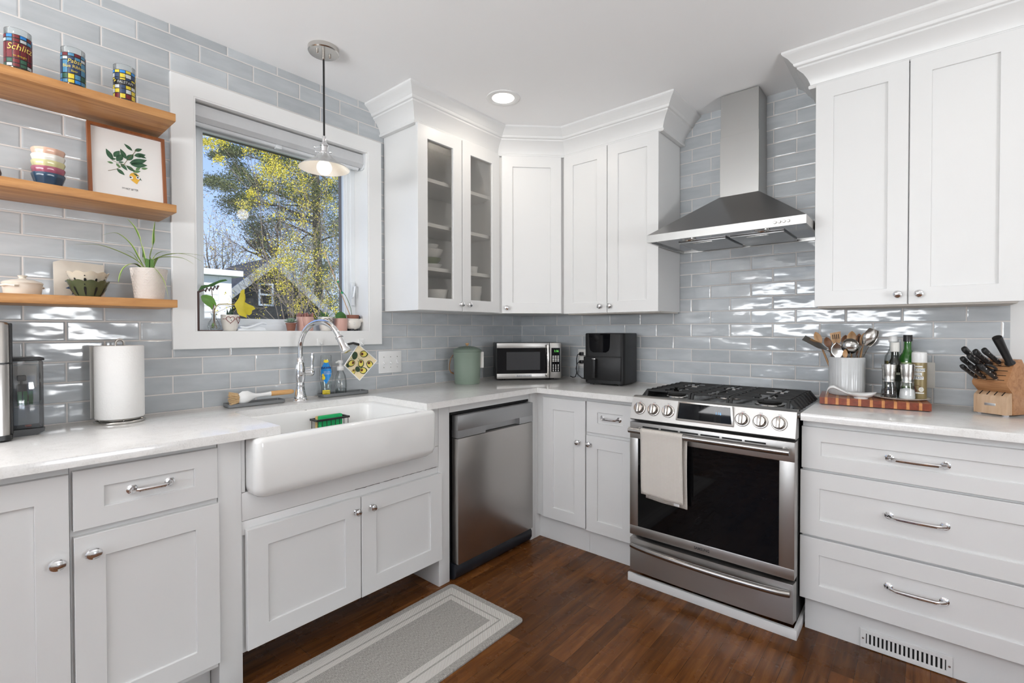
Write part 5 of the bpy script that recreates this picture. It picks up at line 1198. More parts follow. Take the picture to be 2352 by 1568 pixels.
# ---------------------------------------------------------------- window sill
SZ = WZ0 + .0008
PINK = mat('pink_ceramic', (.62, .37, .31), .4, var=.06, nscale=14); TERRA = mat('brown_plastic_pot', (.25, .10, .065), .5); WCER = mat('cream_ceramic', (.76, .72, .66), .3, var=.03)
INK = mat('face_ink', (.03, .03, .035), .5); HEART = mat('red_glasses_wire', (.22, .03, .035), .4); HEARTB = mat('brown_glasses_wire', (.10, .05, .03), .4)
# bent metal stand with a zigzag arm
BR = mat('brown_painted_metal', (.085, .045, .04), .5)
t = thing('metal_stand', 'thin brown metal stand with a zigzag arm in the window corner', 'metal stand', (-.02, -2.19, SZ))
y0 = WY0 + .010 + .002
b = MB(); b.box((-.012, y0 + 2.19, .001), (.012, y0 + 2.19 + .010, .168), .0008); link('upright', b, BR, t)
b = MB(); b.box((-.012, y0 + 2.19, 0), (.012, .098, .004), .0008); link('foot', b, BR, t)
b = MB(); zz = [(y0 + 2.19 + .004, .166), (.030, .180)] + [(.034 + k * .0075, .172 + (.015 if k % 2 else 0) + k * .0022) for k in range(8)]
b.tube([(0, a, c) for a, c in zz], .0042, 6); link('zigzag_arm', b, BR, t, smooth=0)
# bulb vase with cuttings
vy = -2.112
t = thing('bud_vase', 'clear round bud vase of rooted cuttings at the near end of the sill', 'vase', (-.055, vy, SZ))
O = Vector((-.055, vy, SZ))
b = MB(); b.lathe([(0, 0), (.016, 0), (.023, .008), (.0255, .022), (.021, .038), (.012, .052), (.0085, .062), (.009, .070), (.0135, .079), (.0125, .079), (.0078, .070), (.0075, .062)], seg=28, cap1=False); link('vase', b, CLEAR, t, smooth=60)
STEM = mat('stem_brown', (.20, .11, .05), .5); STY = mat('stem_yellow', (.45, .32, .05), .45)
GLF = mat('fresh_leaf', (.16, .36, .06), .4, var=.2, nscale=30); YLF = mat('yellow_leaf', (.62, .52, .03), .45, var=.22, nscale=22); DLF = mat('dark_leaf', (.05, .16, .03), .4, var=.3, nscale=30)
def sl(u, v, x): return px(u, v, 'x', x) - O
def bladepoly(b, pts, cen, bulge, mi=0):
    """a leaf blade: outline points around a centre lifted toward the viewer"""
    C_ = b.v(cen); V = [b.v(p) for p in pts]
    M_ = [b.v(Vector(p).lerp(cen, .5) + bulge * .6) for p in pts]; C_.co += bulge
    n = len(V)
    for i in range(n):
        j = (i + 1) % n; b.face([V[i], V[j], M_[j], M_[i]], mi); b.face([M_[i], M_[j], C_], mi)
VB = (CAMP - Vector((-.05, -2.1, 1.4))).normalized()
b = MB(); b.tube([(0, 0, .03), sl(489, 712, -.055), sl(489, 690, -.055), sl(486, 665, -.05), sl(485, 658, -.05)], .0016, 6); b.tube([(.002, .002, .03), sl(492, 712, -.05), sl(491, 700, -.05), sl(490, 692, -.05)], .002, 6); link('stem', b, STEM, t)
b = MB(); b.tube([(0, .002, .03), sl(493, 712, -.05), sl(497, 702, -.05), sl(503, 698.5, -.045), sl(520, 698, -.04), sl(538, 699, -.04)], .0020, 8); link('stem', b, STY, t)
b = MB(); bladepoly(b, [sl(*q, -.05) for q in ((461, 681), (465, 677), (474, 676.5), (485, 679), (492, 686), (497, 698), (496, 704), (491, 698), (489, 706), (487, 712), (483, 706), (472, 699), (464, 691))], sl(482, 689, -.05), VB * .006); link('leaf', b, GLF, t, smooth=60, normals=False)
b = MB(); bladepoly(b, [sl(*q, -.045) for q in ((462, 656), (468, 655), (478, 654), (490, 649), (505, 643), (518, 641), (523, 644), (512, 646), (498, 652), (488, 658), (482, 658), (470, 662), (455, 668))], sl(484, 654, -.045), VB * .004); link('leaf', b, DLF, t, smooth=60, normals=False)
b = MB(); bladepoly(b, [sl(*q, -.035) for q in ((538, 699), (548, 685), (553, 668), (558, 664), (562, 665), (558, 668), (563, 676), (564, 686), (560, 692), (570, 698), (582, 703), (587, 709), (579, 713), (578, 720), (573, 724), (566, 722), (567, 730), (560, 727), (550, 724), (545, 718), (543, 710))], sl(560, 704, -.035), VB * .007); link('leaf', b, YLF, t, smooth=60, normals=False)
b = MB(); random.seed(3)
for i in range(12):
    a = random.uniform(0, 6.28); q = random.uniform(.004, .017); b.tube([(0, 0, .045), (q * .5 * math.cos(a), q * .5 * math.sin(a), .028), (q * math.cos(a + .4), q * math.sin(a + .4), random.uniform(.006, .016))], .0009, 5)
link('roots', b, mat('pale_root', (.36, .30, .20), .7), t); b = MB(); b.sphere((0, -.004, .024), .008, 12, 8, sc3=(.6, .6, 1.6)); link('shoot', b, GLF, t)
# pots with faces wearing heart glasses
FA_ = R(-52) + R(90)     # the faces look at the room; local -y is the face
def facepot(name, label, y, x, r, h, wire, cyl_top):
    t = thing(name, label, 'potted plant', (x, y, SZ), rz=R(106))
    b = MB(); b.lathe([(0, 0), (r * .66, 0), (r * .72, .003), (r * .86, h * .25), (r, h * .75), (r * 1.0, h), (r * .92, h), (r * .9, h * .8), (0, h * .8)], seg=36); po = link('pot', b, WCER, t, smooth=60)
    def fp(a, z, o=.0012): 
        k = z / h; rr_ = r * (.72 + .28 * min(1, k / .75)); return Vector(((rr_ + o) * math.sin(a), -(rr_ + o) * math.cos(a), z))
    b = MB()
    for a0 in (-.56, .56):
        P = []
        for i in range(28):
            th = 2 * PI * i / 28; hx = 16 * math.sin(th) ** 3; hy = 13 * math.cos(th) - 5 * math.cos(2 * th) - 2 * math.cos(3 * th) - math.cos(4 * th)
            P.append(fp(a0 + hx * .0285, h * .70 + hy * .00110 * (h / .075), .0022))
        b.tube(P, .0011, 6, closed=True)
    b.tube([fp(a, h * .735, .0028) for a in (-.10, -.05, .05, .10)], .001, 6)
    for s in (-1, 1): b.tube([fp(s * a, h * .74, .0022) for a in (1.02, 1.2, 1.4)], .001, 6)
    link('heart_glasses', b, wire, t, smooth=60)
    b = MB()
    for a0 in (-.48, .48):
        P = [fp(a0 + .055 * math.cos(k * PI / 6), h * .66 + .0022 * math.sin(k * PI / 6), .0008) for k in range(12)]; b.face([b.v(p) for p in P])
    b.tube([fp(a, h * .36 - .0025 * math.cos(a * 8), .0003) for a in (-.2, -.1, 0, .1, .2)], .0005, 4); b.tube([fp(a, h * .33 - .001 * math.cos(a * 9), .0003) for a in (-.16, -.08, 0, .08, .16)], .0005, 4)
    link('painted_face', b, INK, po, smooth=0)
    return t
t = facepot('face_pot_plant', 'cream face pot with red heart glasses and a small dark snake plant', -2.046, -.055, .0375, .074, HEART, 0)
b = MB(); SNK = mat('snake_leaf', (.035, .075, .045), .4, var=.5, nscale=60)
for a, ln, le in ((0, .048, -.1), (.9, .042, .15), (2, .046, .1), (3.2, .036, .2), (4.3, .040, .15), (5.4, .034, .2), (.4, .050, .02)):
    d = Vector((math.cos(a) * le, math.sin(a) * le, 1)); P = [Vector((math.cos(a) * .008, math.sin(a) * .008, .055)) + d * ln * k / 5 for k in range(6)]
    b.tube(P, [.008, .0095, .0085, .0065, .004, .0006], 8, flat=.4, up=(math.cos(a), math.sin(a), 0))
link('leaves', b, SNK, t)
t = facepot('face_pot_plant', 'cream face pot with brown heart glasses and a bushy green rosette, behind the faucet arc', -1.577, -.060, .0385, .074, HEARTB, 0)
b = MB(); random.seed(8)
for i in range(46):
    a = random.uniform(0, 6.28); el = random.uniform(.25, 1.3); ln = random.uniform(.040, .066); d = Vector((math.cos(a) * math.cos(el), math.sin(a) * math.cos(el), math.sin(el)))
    P = [Vector((d.x * .006, d.y * .006, .062)) + d * ln * s + Vector((0, 0, -.020 * s * s * math.cos(el))) for s in (0, .3, .6, 1)]
    b.tube(P, [.003, .004, .003, .0005], 6, flat=.4)
link('leaves', b, mat('aloe_green', (.09, .22, .06), .45, var=.35, nscale=40), t)
# small succulent
t = thing('succulent', 'tiny grey-green succulent in a brown plastic pot on the sill', 'potted plant', (-.055, -1.765, SZ))
b = MB(); b.lathe([(0, 0), (.018, 0), (.0235, .034), (.0255, .035), (.0255, .040), (.022, .040), (.02, .036), (0, .036)], seg=24); link('pot', b, TERRA, t)
b = MB(); 
for ring_, (n, el, ln) in enumerate(((9, .25, .034), (8, .6, .028), (6, 1.0, .02), (3, 1.35, .014))):
    for k in range(n):
        a = 2 * PI * (k + ring_ * .37) / n; d = Vector((math.cos(a) * math.cos(el), math.sin(a) * math.cos(el), math.sin(el)))
        b.tube([Vector((0, 0, .042 + ring_ * .003)) + d * ln * s for s in (.1, .4, .75, 1)], [.004, .0075, .007, .001], 8, flat=.45)
link('rosette', b, mat('grey_green_succulent', (.24, .33, .24), .5, var=.2), t)
# pink pots
t = thing('pink_pot_plant', 'pink pot with a trailing rosy succulent on the sill', 'potted plant', (-.062, -1.688, SZ))
b = MB(); b.lathe([(0, 0), (.036, 0), (.0385, .003), (.0415, .05), (.042, .072), (.039, .072), (.037, .06), (0, .06)], seg=36); link('pot', b, PINK, t, smooth=50)
b = MB(); random.seed(5)
for i in range(26):
    a = random.uniform(0, 6.28); q = random.uniform(0, .034); b.tube([(q * math.cos(a), q * math.sin(a), .062), (q * math.cos(a) * 1.1, q * math.sin(a) * 1.1, .078 + random.uniform(0, .012)), (q * 1.25 * math.cos(a), q * 1.25 * math.sin(a), .080 + random.uniform(0, .016))], [.002, .0045, .001], 6)
b.tube([(.02, -.02, .065), (.036, -.030, .074), (.041, -.032, .055), (.043, -.028, .025), (.045, -.02, .006)], .0012, 6)
link('succulent', b, mat('rosy_succulent', (.36, .16, .13), .5, var=.4, nscale=60), t)
t = thing('pink_pot_plant', 'pink pot with one round dark green leaf, behind the faucet arc', 'potted plant', (-.062, -1.489, SZ))
b = MB(); b.lathe([(0, 0), (.033, 0), (.035, .003), (.0365, .05), (.0365, .068), (.034, .068), (.033, .06), (0, .06)], seg=36); link('pot', b, PINK, t, smooth=50)
b = MB(); O = Vector((-.062, -1.489, SZ)); bladepoly(b, [sl(*q, -.07) for q in ((771, 733), (770, 724), (774, 718), (781, 715), (788, 717), (794, 723), (796, 733))], sl(783, 726, -.07), VB * .006); link('leaf', b, DLF, t, smooth=60, normals=False)
# white animal pot with orchid stick
t = thing('animal_pot', 'white spotted animal-shaped pot with an orchid stem tied to a stick', 'potted plant', (-.060, -1.415, SZ))
O = Vector((-.060, -1.415, SZ))
b = MB(); prof = [(0, .006), (.020, .006), (.036, .014), (.045, .032), (.045, .048), (.038, .064), (.030, .070), (.026, .070)]
b.lathe(prof, seg=36, fr=lambda a, z: 1 - .12 * abs(math.cos(a)) ** 2, cap1=True)
b.sphere((.012, .036, .058), .017, 16, 10, sc3=(.9, 1.2, .8)); b.sphere((.016, .050, .055), .009, 12, 8)
bd = link('body', b, WCER, t, smooth=60)
b = MB()
for x in (-.02, .02):
    for y in (-.018, .020): b.lathe([(.009, 0), (.011, .010)], (x, y, 0), 12)
for s in (-1, 1): b.tube([(.012 + s * .009, .030, .068), (.012 + s * .012, .028, .078), (.012 + s * .012, .027, .083)], [.004, .0035, .001], 8)
link('hooves_and_ears', b, INK, bd)
b = MB()
for c, rr_ in (((.0, -.041), .009), ((.02, -.036), .006), ((.035, -.015), .008), ((.035, .012), .006), ((-.02, -.036), .006)):
    a0 = math.atan2(c[1], c[0])
    for q in (1, .55): b.tube([(math.hypot(*c) * 1.06 * math.cos(a0 + q * rr_ * 22 * math.cos(k * PI / 8) * .05 / .045), math.hypot(*c) * 1.06 * math.sin(a0 + q * rr_ * 22 * math.cos(k * PI / 8) * .05 / .045), .040 + q * rr_ * math.sin(k * PI / 8)) for k in range(16)], .0005, 4, closed=True)
link('spot_rings', b, mat('pale_grey_glaze', (.5, .5, .5), .4), bd)
b = MB(); b.lathe([(0, .066), (.031, .068), (.0345, .083), (.0345, .088), (.030, .088), (.028, .078), (0, .078)], seg=28); link('inner_pot', b, TERRA, t)
b = MB(); b.cyl(sl(804, 724, -.065), sl(745, 577, -.085), .0024, 8); link('stick', b, mat('bamboo_stick', (.55, .36, .22), .6), t)
b = MB(); b.tube([sl(808, 724, -.06), sl(806, 709, -.06), sl(800, 692, -.06), sl(794, 679, -.062), sl(785, 668, -.066), sl(776, 647, -.07)], .0015, 6); link('flower_stem', b, mat('orchid_stem', (.06, .14, .03), .5), t)
b = MB()
for u, v, x in ((785.5, 672, -.068), (776, 647, -.074)): b.sphere(sl(u, v, x), .0065, 10, 6)
link('clip', b, mat('green_clip', (.02, .35, .12), .3), t)
# ---------------------------------------------------------------- pendant and downlights
PX_, PY_ = .315, -1.782
t = thing('pendant_lamp', 'chrome and white pendant lamp with a bare round bulb over the sink', 'pendant lamp', (PX_, PY_, 1.95))
b = MB(); b.lathe([(.066, CEIL - 1.95), (.066, CEIL - 1.95 - .018), (.062, CEIL - 1.95 - .022), (0, CEIL - 1.95 - .022)], seg=40); cn = link('ceiling_canopy', b, SATIN, t)
b = MB(); b.lathe([(.007, .541), (.007, .515), (.005, .513)], seg=14); 
for dy in (-.03, .03): b.lathe([(.006, .541), (.006, .532), (.004, .530), (0, .530)], (0, dy, 0), 12)
link('canopy_screws', b, SATIN, cn)
b = MB(); b.cyl((0, 0, .17), (0, 0, .545), .0042, 10); link('cord', b, mat('black_cloth_cord', (.01, .01, .01), .8), t)
b = MB(); b.lathe([(.0075, .172), (.009, .160), (.009, .146), (.013, .143), (.014, .140), (.019, .134), (.021, .128), (.017, .124), (.0165, .104), (.023, .100), (.0245, .096), (.024, .092), (.028, .088), (.0275, .084)], seg=28)
for k in range(3):
    a = k * 2 * PI / 3 + .4; b.cyl((.022 * math.cos(a), .022 * math.sin(a), .096), (.036 * math.cos(a), .036 * math.sin(a), .096), .003, 8); b.sphere((.037 * math.cos(a), .037 * math.sin(a), .096), .0045, 10, 6)
b.cyl((-.02, -.014, .126), (-.034, -.024, .126), .004, 8); b.sphere((-.036, -.025, .126), .0065, 10, 6)
link('socket', b, CHROME, t)
b = MB(); b.lathe([(.026, .092), (.030, .086), (.045, .071), (.072, .052), (.098, .036), (.1065, .030), (.108, .0265)], seg=48, cap0=False, cap1=False)
sh = link('shade', b, mat('grey_enamel_outside', (.55, .55, .54), .25, .6), t, smooth=60)
b = MB(); b.lathe([(.025, .090), (.029, .084), (.044, .069), (.071, .050), (.097, .034), (.1055, .028), (.108, .0265)], seg=48, cap0=False, cap1=False); link('shade_lining', b, mat('white_enamel_inside', (.86, .83, .79), .3), sh, smooth=60)
b = MB(); b.sphere((0, 0, .032), .0325, 24, 16, sc3=(1, 1, 1.02)); b.lathe([(.0135, .08), (.0135, .055)], seg=16, cap0=False, cap1=False); link('bulb', b, GLOW, t, smooth=80)
lp = light('pendant_glow', 'POINT', (PX_, PY_, 1.915), 0.22, (1, .86, .68), size=.03)
def downlight(x, y, label, en):
    t = thing('recessed_light', label, 'ceiling light', (x, y, CEIL))
    b = MB(); b.lathe([(.090, 0), (.090, -.003), (.084, -.005), (.064, -.004), (.060, .0), (.056, .0)], seg=44, cap0=False, cap1=False); b.lathe([(.088, .0005), (.055, .0005)], seg=44, cap0=False, cap1=False); link('trim_ring', b, CEILM if False else WHITEP, t, smooth=60)
    b = MB(); b.lathe([(.060, -.0012), (0, -.0012)], seg=40, cap0=False, cap1=True); link('diffuser', b, DISC, t, smooth=0)
    light('downlight', 'AREA', (x, y, CEIL - .012), en, (1, .90, .78), size=.11)
downlight(.622, -.914, 'round recessed ceiling light in front of the corner cabinet', 1.7)
for x, y in ((2.55, -1.75), (0.95, -3.35), (2.75, -3.9)): downlight(x, y, 'round recessed ceiling light further back in the room', 2)
bpy.data.objects['recessed_light.001']['group'] = bpy.data.objects['recessed_light.002']['group'] = bpy.data.objects['recessed_light.003']['group'] = 'ceiling lights behind the camera'
# ---------------------------------------------------------------- worktop right of the range
BA = math.atan2(.039, .387); BF = Vector((2.015, -.330, ZC)); bu = Vector((math.cos(BA), math.sin(BA), 0)); bv = Vector((-math.sin(BA), math.cos(BA), 0))
BT = .030; ZB = ZC + .003 + BT
t = thing('cutting_board', 'thick striped red-brown and orange end-grain cutting board beside the range', 'cutting board', BF, rz=BA)
L_, D_ = .386, .262
b = MB(); xs = [0.0]; n = 9
for k in range(n): xs += [.020 + k * .0408, .020 + k * .0408 + .0105]
xs.append(L_)
for k in range(len(xs) - 1): b.box((xs[k], 0, .003), (xs[k + 1], D_, .003 + BT), 0, k % 2)
for k in range(n):
    x = .0345 + k * .0408
    for y in (.004, .046, .088, .130, .172, .214): b.box((x, y, .003 + BT - .002), (min(x + .024, L_ - .002), y + .007, .003 + BT + .0003), 0, 1)
bd = link('slab', b, [PADAUK, CHERRY], t, smooth=0, normals=True)
b = MB()
for x in (.03, L_ - .03):
    for y in (.03, D_ - .03): b.lathe([(.009, 0), (.009, .004)], (x, y, 0), 12)
link('feet', b, BLACKP, bd)
# utensil crock
CX, CY = 2.098, -.150
t = thing('utensil_crock', 'ribbed white crock full of cooking utensils on the cutting board', 'utensil crock', (CX, CY, ZB))
b = MB(); r = .0715; H = .176
b.lathe([(0, 0), (r - .006, 0), (r - .001, .004), (r, .012), (r, H - .004), (r - .002, H), (r - .006, H), (r - .007, .012), (0, .01)], seg=144, fr=lambda a, z: 1 - .030 * abs(math.sin(18 * a)) * (1 if .008 < z < H - .006 else 0))
link('crock', b, mat('grey_white_glaze', (.57, .58, .58), .2, var=.08, nscale=18), t, smooth=70)
CT = Vector((CX, CY, ZB))
def utensil(name, label, cat, bx, by, tip, build, mats, grp='utensils in the ribbed crock'):
    """base point inside the crock, tip as a room point; build(b, length) draws it along +z, its face toward -y"""
    base = CT + Vector((bx, by, .014)); d = tip - base; ln = d.length; z = d.normalized()
    vw = (CAMP - base); y = -(vw - z * vw.dot(z)).normalized(); x = y.cross(z)
    M = Matrix((x, y, z)).transposed().to_4x4(); M.translation = base
    o = thing(name, label, cat, base, group=grp); o.matrix_world = M
    build(o, ln); return o
def spoon_b(M_, hr=.0045, bl=.062, bw=.021, slots=0):
    def f(o, ln):
        b = MB(); b.tube([(0, 0, 0), (0, 0, ln * .5), (0, 0, ln - bl)], [hr, hr, hr * .9], 10); link('handle', b, M_, o)
        b = MB(); L = []
        for k in range(13):
            s = k / 12; w = max(.0006, bw * math.sin(PI * min(1, (s * .93 + .07))) ** .62); z = ln - bl + bl * s - .004
            dp = .006 * math.sin(PI * s)
            L.append([Vector((w * math.cos(a), (.0028 * math.sin(a) + dp * (1 - (math.cos(a)) ** 2 * .8)), z)) for a in [i * PI / 8 for i in range(16)]])
        b.loops(L); link('bowl', b, M_, o, smooth=60)
        for i in range(slots):
            x = (i - (slots - 1) / 2) * .009; b = MB(); b.box((x - .0018, -.001, ln - bl * .75), (x + .0018, .010, ln - bl * .25), .001); link('slot', b, DARK, o)
    return f
def turner_b(M_, slots=4, w=.026, bl=.07, hr=.0045, thick=.0016, tilt=0):
    def f(o, ln):
        b = MB(); b.tube([(0, 0, 0), (0, 0, ln - bl)], hr, 10); link('handle', b, M_, o)
        b = MB(); K = lambda u, v, w_: Vector((u, w_ + tilt * max(0, v - .01), ln - bl + v))
        b.prism([(-.006, -.004), (.006, -.004), (w * .85, .018), (w, bl), (-w, bl - .004), (-w * .85, .018)], K, -thick, thick); link('blade', b, M_, o)
        for i in range(slots):
            x = (i - (slots - 1) / 2) * (2 * w * .7 / max(1, slots)); b = MB(); b.box(K(x - .0016, .028, -thick * 1.1), K(x + .0016, bl - .012, thick * 1.1)); link('slot', b, DARK, o)
    return f
def ladle_b(M_, br=.036):
    def f(o, ln):
        b = MB(); b.tube([(0, 0, 0), (0, 0, ln - br * 1.6), (0, -.004, ln - br)], [.0035, .0035, .003], 8, flat=.6); link('handle', b, M_, o)
        b = MB(); c = Vector((0, .010, ln - br)); L = []
        for i in range(9):
            th = PI / 2 * i / 8; rr_ = br * math.cos(th); dd = br * .62 * math.sin(th)
            L.append([c + Vector((rr_ * math.cos(2 * PI * k / 28), -dd, rr_ * math.sin(2 * PI * k / 28))) for k in range(28)])
        b.loops(L, False, True); link('bowl', b, M_, o, smooth=70)
    return f
def tongs_b(o, ln):
    for s in (-1, 1):
        b = MB(); b.tube([(s * .002, 0, 0), (s * .011, .002 * s, ln * .5), (s * .012, .004 * s, ln - .075)], [.006, .0065, .006], 8, flat=.35); link('arm', b, SATIN, o)
        b = MB(); L = []
        for k in range(11):
            q = k / 10; w = .007 + .016 * math.sin(PI * min(1, .12 + q * .72)); z = ln - .078 + .078 * q; yy = s * (.004 + .010 * math.sin(PI * q))
            L.append([Vector((s * .004 + w * math.cos(a), yy + .0022 * math.sin(a) - s * .006 * math.cos(a) ** 2, z + .0025 * abs(math.cos(5 * a)) * q)) for a in [i * PI / 10 for i in range(20)]])
        b.loops(L); link('scalloped_end', b, SATIN, o, smooth=60)
P_ = lambda u, v, y: px(u, v, 'y', y)
SST = mat('utensil_steel', (.50, .49, .47), .14, 1.0, var=.02)
t = thing('metal_turner', 'flat steel turner leaning far out over the range side of the crock', 'turner', CT + Vector((.045, 0, .014)), group='utensils in the ribbed crock')
O = Vector(t.location); nk = px(1906, 806, 'y', -.160) - O; tpp = px(1846, 775, 'y', -.175) - O; ww = (tpp - nk); sd_ = Vector((.20, .86, .30)); sd_ = (sd_ - ww * (sd_.dot(ww) / ww.length_squared)).normalized()
b = MB(); b.tube([(0, 0, 0), nk * .9, nk, nk + ww * .12], [.0038, .0038, .004, .004], 8); link('handle', b, SST, t)
b = MB(); q0, q1 = nk + ww * .10, tpp; nn = ww.cross(sd_).normalized() * .0007
b.loops([[q0 - sd_ * .010 + d, q0 + sd_ * .010 + d, q0.lerp(q1, .3) + sd_ * .027 + d, q1 + sd_ * .027 + d, q1 - sd_ * .027 + d, q0.lerp(q1, .3) - sd_ * .027 + d] for d in (-nn, nn)]); link('blade', b, SST, t, smooth=0)
utensil('wooden_spoon', 'light wooden spoon leaning over the steel turner', 'spoon', -.03, .02, P_(1872, 760, -.13), spoon_b(UTENSILWOOD, .0045, .062, .016), None)
utensil('wooden_spoon', 'short brown wooden spoon between the turner and the slotted wooden spatula', 'spoon', -.02, .035, P_(1897, 772, -.11), spoon_b(DARKUTENSIL, .0045, .05, .016), None)
utensil('slotted_spatula', 'orange-brown wooden spatula with slots standing in the crock', 'spatula', -.015, .01, P_(1918, 762, -.14), turner_b(UTENSILWOOD, 4, .022, .062, .0045, .0022), None)
utensil('wooden_spoon', 'dark wooden spoon half hidden behind the ladle', 'spoon', .0, .04, P_(1942, 767, -.10), spoon_b(DARKUTENSIL, .0045, .05, .018), None)
utensil('wooden_spoon', 'tall pale wooden spoon, the highest wooden tip in the crock', 'spoon', .01, .03, P_(1957, 758, -.115), spoon_b(UTENSILWOOD, .0048, .06, .019), None)
utensil('wooden_spoon', 'dark slim wooden spoon with a slot near the tongs', 'spoon', .022, .035, P_(1974, 764, -.105), spoon_b(DARKUTENSIL, .0045, .06, .014, 1), None)
utensil('wooden_spoon', 'slim pale wooden spoon right against the steel tongs', 'spoon', .03, .02, P_(1986, 762, -.12), spoon_b(UTENSILWOOD, .0045, .06, .013), None)
utensil('steel_tongs', 'steel tongs with scalloped ends leaning toward the oil bottles', 'tongs', -.02, -.005, P_(2008, 757, -.155), tongs_b, None)
utensil('serving_spoon', 'shiny steel serving spoon low at the front of the crock', 'spoon', -.01, -.03, P_(1921, 784, -.185), spoon_b(SST, .0035, .075, .026), None)
utensil('soup_ladle', 'round steel ladle low at the front of the crock', 'ladle', .015, -.03, P_(1953, 777, -.185), ladle_b(SST, .036), None)
utensil('wooden_fork', 'small pale wooden spoon standing lowest at the front of the crock', 'spoon', .0, -.045, P_(1941, 800, -.205), spoon_b(UTENSILWOOD, .004, .04, .010), None)
# spoon rest
t = thing('spoon_rest', 'white ceramic spoon-shaped rest with a curled handle on the cutting board', 'spoon rest', (2.10, -.275, ZB))
O = Vector((2.10, -.275, ZB)); a_ = px(1897, 902, 'y', -.285) - O; e_ = px(2013, 898, 'y', -.272) - O
ax0, ax1 = a_.x, e_.x; ll = ax1 - ax0
b = MB(); L = []
pth = [(0.0, .0035, .010, .004), (.005, .018, .012, .006), (.035, .036, .013, .007), (.085, .046, .013, .0075), (.16, .048, .014, .007), (.25, .040, .016, .006), (.36, .030, .020, .0055), (.46, .022, .027, .006), (.58, .016, .036, .008), (.70, .014, .040, .010), (.82, .017, .038, .011), (.92, .024, .028, .009), (.985, .032, .012, .004), (1.0, .034, .003, .001)]
for q, z, w, th in pth:
    l = []
    for k in range(20):
        a = 2 * PI * k / 20; ca, sa = math.cos(a), math.sin(a); sink = 0
        if q > .4 and sa > 0: sink = -(1.7 * th + .004) * sa * math.sin(PI * min(1, (q - .4) / .6)) * (1 - abs(ca) ** 3)
        edge = .010 * abs(ca) ** 2 * max(0, math.sin(PI * min(1, max(0, (q - .4)) / .62)))
        l.append(Vector((ax0 + ll * q, w * ca + (.010 * q), max(.0005, z + th * sa + sink + edge - .004))))
    L.append(l)
b.loops(L); link('rest', b, PORC, t, smooth=70)
tag(t, t['label'], 'spoon rest')
b = MB(); b.lathe([(.026, .0), (.027, .004), (.02, .010)], (ax0 + ll * .70, .007, 0), 20); link('foot_ring', b, PORC, t)
# plate with mills and bottles
PX2, PY2 = 2.296, -.172
t = thing('round_plate', 'round off-white plate under the mills and oil bottles', 'plate', (PX2, PY2, ZB))
b = MB(); b.lathe([(0, 0), (.070, 0), (.080, .003), (.1015, .0085), (.1025, .0105), (.1005, .011), (.080, .0065), (0, .005)], seg=56); link('plate', b, WCER, t, smooth=50)
b = MB(); b.lathe([(.0985, .0112), (.1005, .0116), (.1015, .0112)], seg=56, cap0=False, cap1=False); link('speckled_rim', b, mat('tan_rim', (.50, .42, .33), .4, var=.3, nscale=90), t)
ZP = ZB + .0062
def mill(u, y, label, fill, fcol, flat):
    p = px(u, 905, 'y', y); zt = px(u, 836, 'y', y).z; h = zt - ZP
    t = thing('spice_mill', label, 'spice mill', (p.x, y, ZP), group='two steel-topped mills on the plate'); s = h / .125
    b = MB(); b.lathe([(0, .001), (.028, 0), (.0295, .003), (.0285, .020), (.0255, .045), (.0235, .062), (.0235, .072 * s)], seg=32, cap1=False); link('glass_body', b, CLEAR, t, smooth=60)
    b = MB(); b.lathe([(.0240, .071), (.0245, .074), (.0220, .078), (.0235, .100), (.0270, h - .003), (.0262, h), (0, h)], seg=32); tp = link('steel_top', b, steel('mill_steel', (.55, .535, .51), .26, (5, 5, 500)), t, smooth=50)
    b = MB(); b.lathe([(.005, h), (.005, h + .002), (0, h + .0022)], seg=12); link('top_screw', b, SATIN, tp)
    if flat: b = MB(); b.lathe([(.0262, .003), (.0270, .008), (.0262, .024), (.0240, .040), (.012, .046), (0, .048)], seg=28); link('salt', b, fill, t, smooth=60)['kind'] = 'stuff'
    else:
        b = MB(); random.seed(2)
        for i in range(150):
            a = random.uniform(0, 6.28); q = .0255 * math.sqrt(random.random()); z = random.uniform(.005, .040 if q < .02 else .034); b.sphere((q * math.cos(a) * .93, q * math.sin(a) * .93, z), random.uniform(.0022, .0032), 6, 4)
        link('peppercorns', b, fill, t)['kind'] = 'stuff'
mill(2042, -.222, 'steel-topped glass pepper mill filled with dark peppercorns', mat('peppercorn', (.05, .035, .03), .6, var=.6, nscale=200), None, False)
mill(2083.5, -.222, 'steel-topped glass salt mill filled with white salt', mat('salt', (.80, .79, .78), .8, var=.03, nscale=200), None, True)
def bottle(name, u, y, vt, label, rb, zs, glassM, fillM, fillz, cap, capM, extra=None):
    p = px(u, 905, 'y', y); h = px(u, vt, 'y', y).z - ZP
    t = thing(name, label, 'bottle', (p.x, y, ZP), group='bottles on the plate')
    sh = zs * h
    prof = [(0, .001), (rb * .92, 0), (rb, .004), (rb, sh), (rb * .93, sh + .018), (rb * .60, sh + .036), (.0135, sh + .052), (.0130, h - cap)]
    b = MB(); b.lathe(prof, seg=32, cap1=False); link('glass', b, glassM, t, smooth=60)
    if fillM: b = MB(); b.lathe([(0, .002), (rb * .94, .003), (rb * .95, fillz * h), (0, fillz * h)], seg=28); link('oil', b, fillM, t, smooth=40)
    b = MB(); b.lathe([(.0140, h - cap - .002), (.0165, h - cap), (.0165, h - .002), (.0155, h), (0, h)], seg=28); link('cap', b, capM, t, smooth=40)
    if extra: extra(t, rb, h)
    return t
GRG = mat('green_bottle_glass', (.025, .13, .015), .05, var=.1, coat=.5); DKG = mat('dark_bottle_glass', (.010, .012, .008), .05, var=.1, coat=.4)
LGRN = mat('green_oil_label', (.34, .46, .18), .5); LPALE = mat('pale_label', (.66, .68, .55), .5)
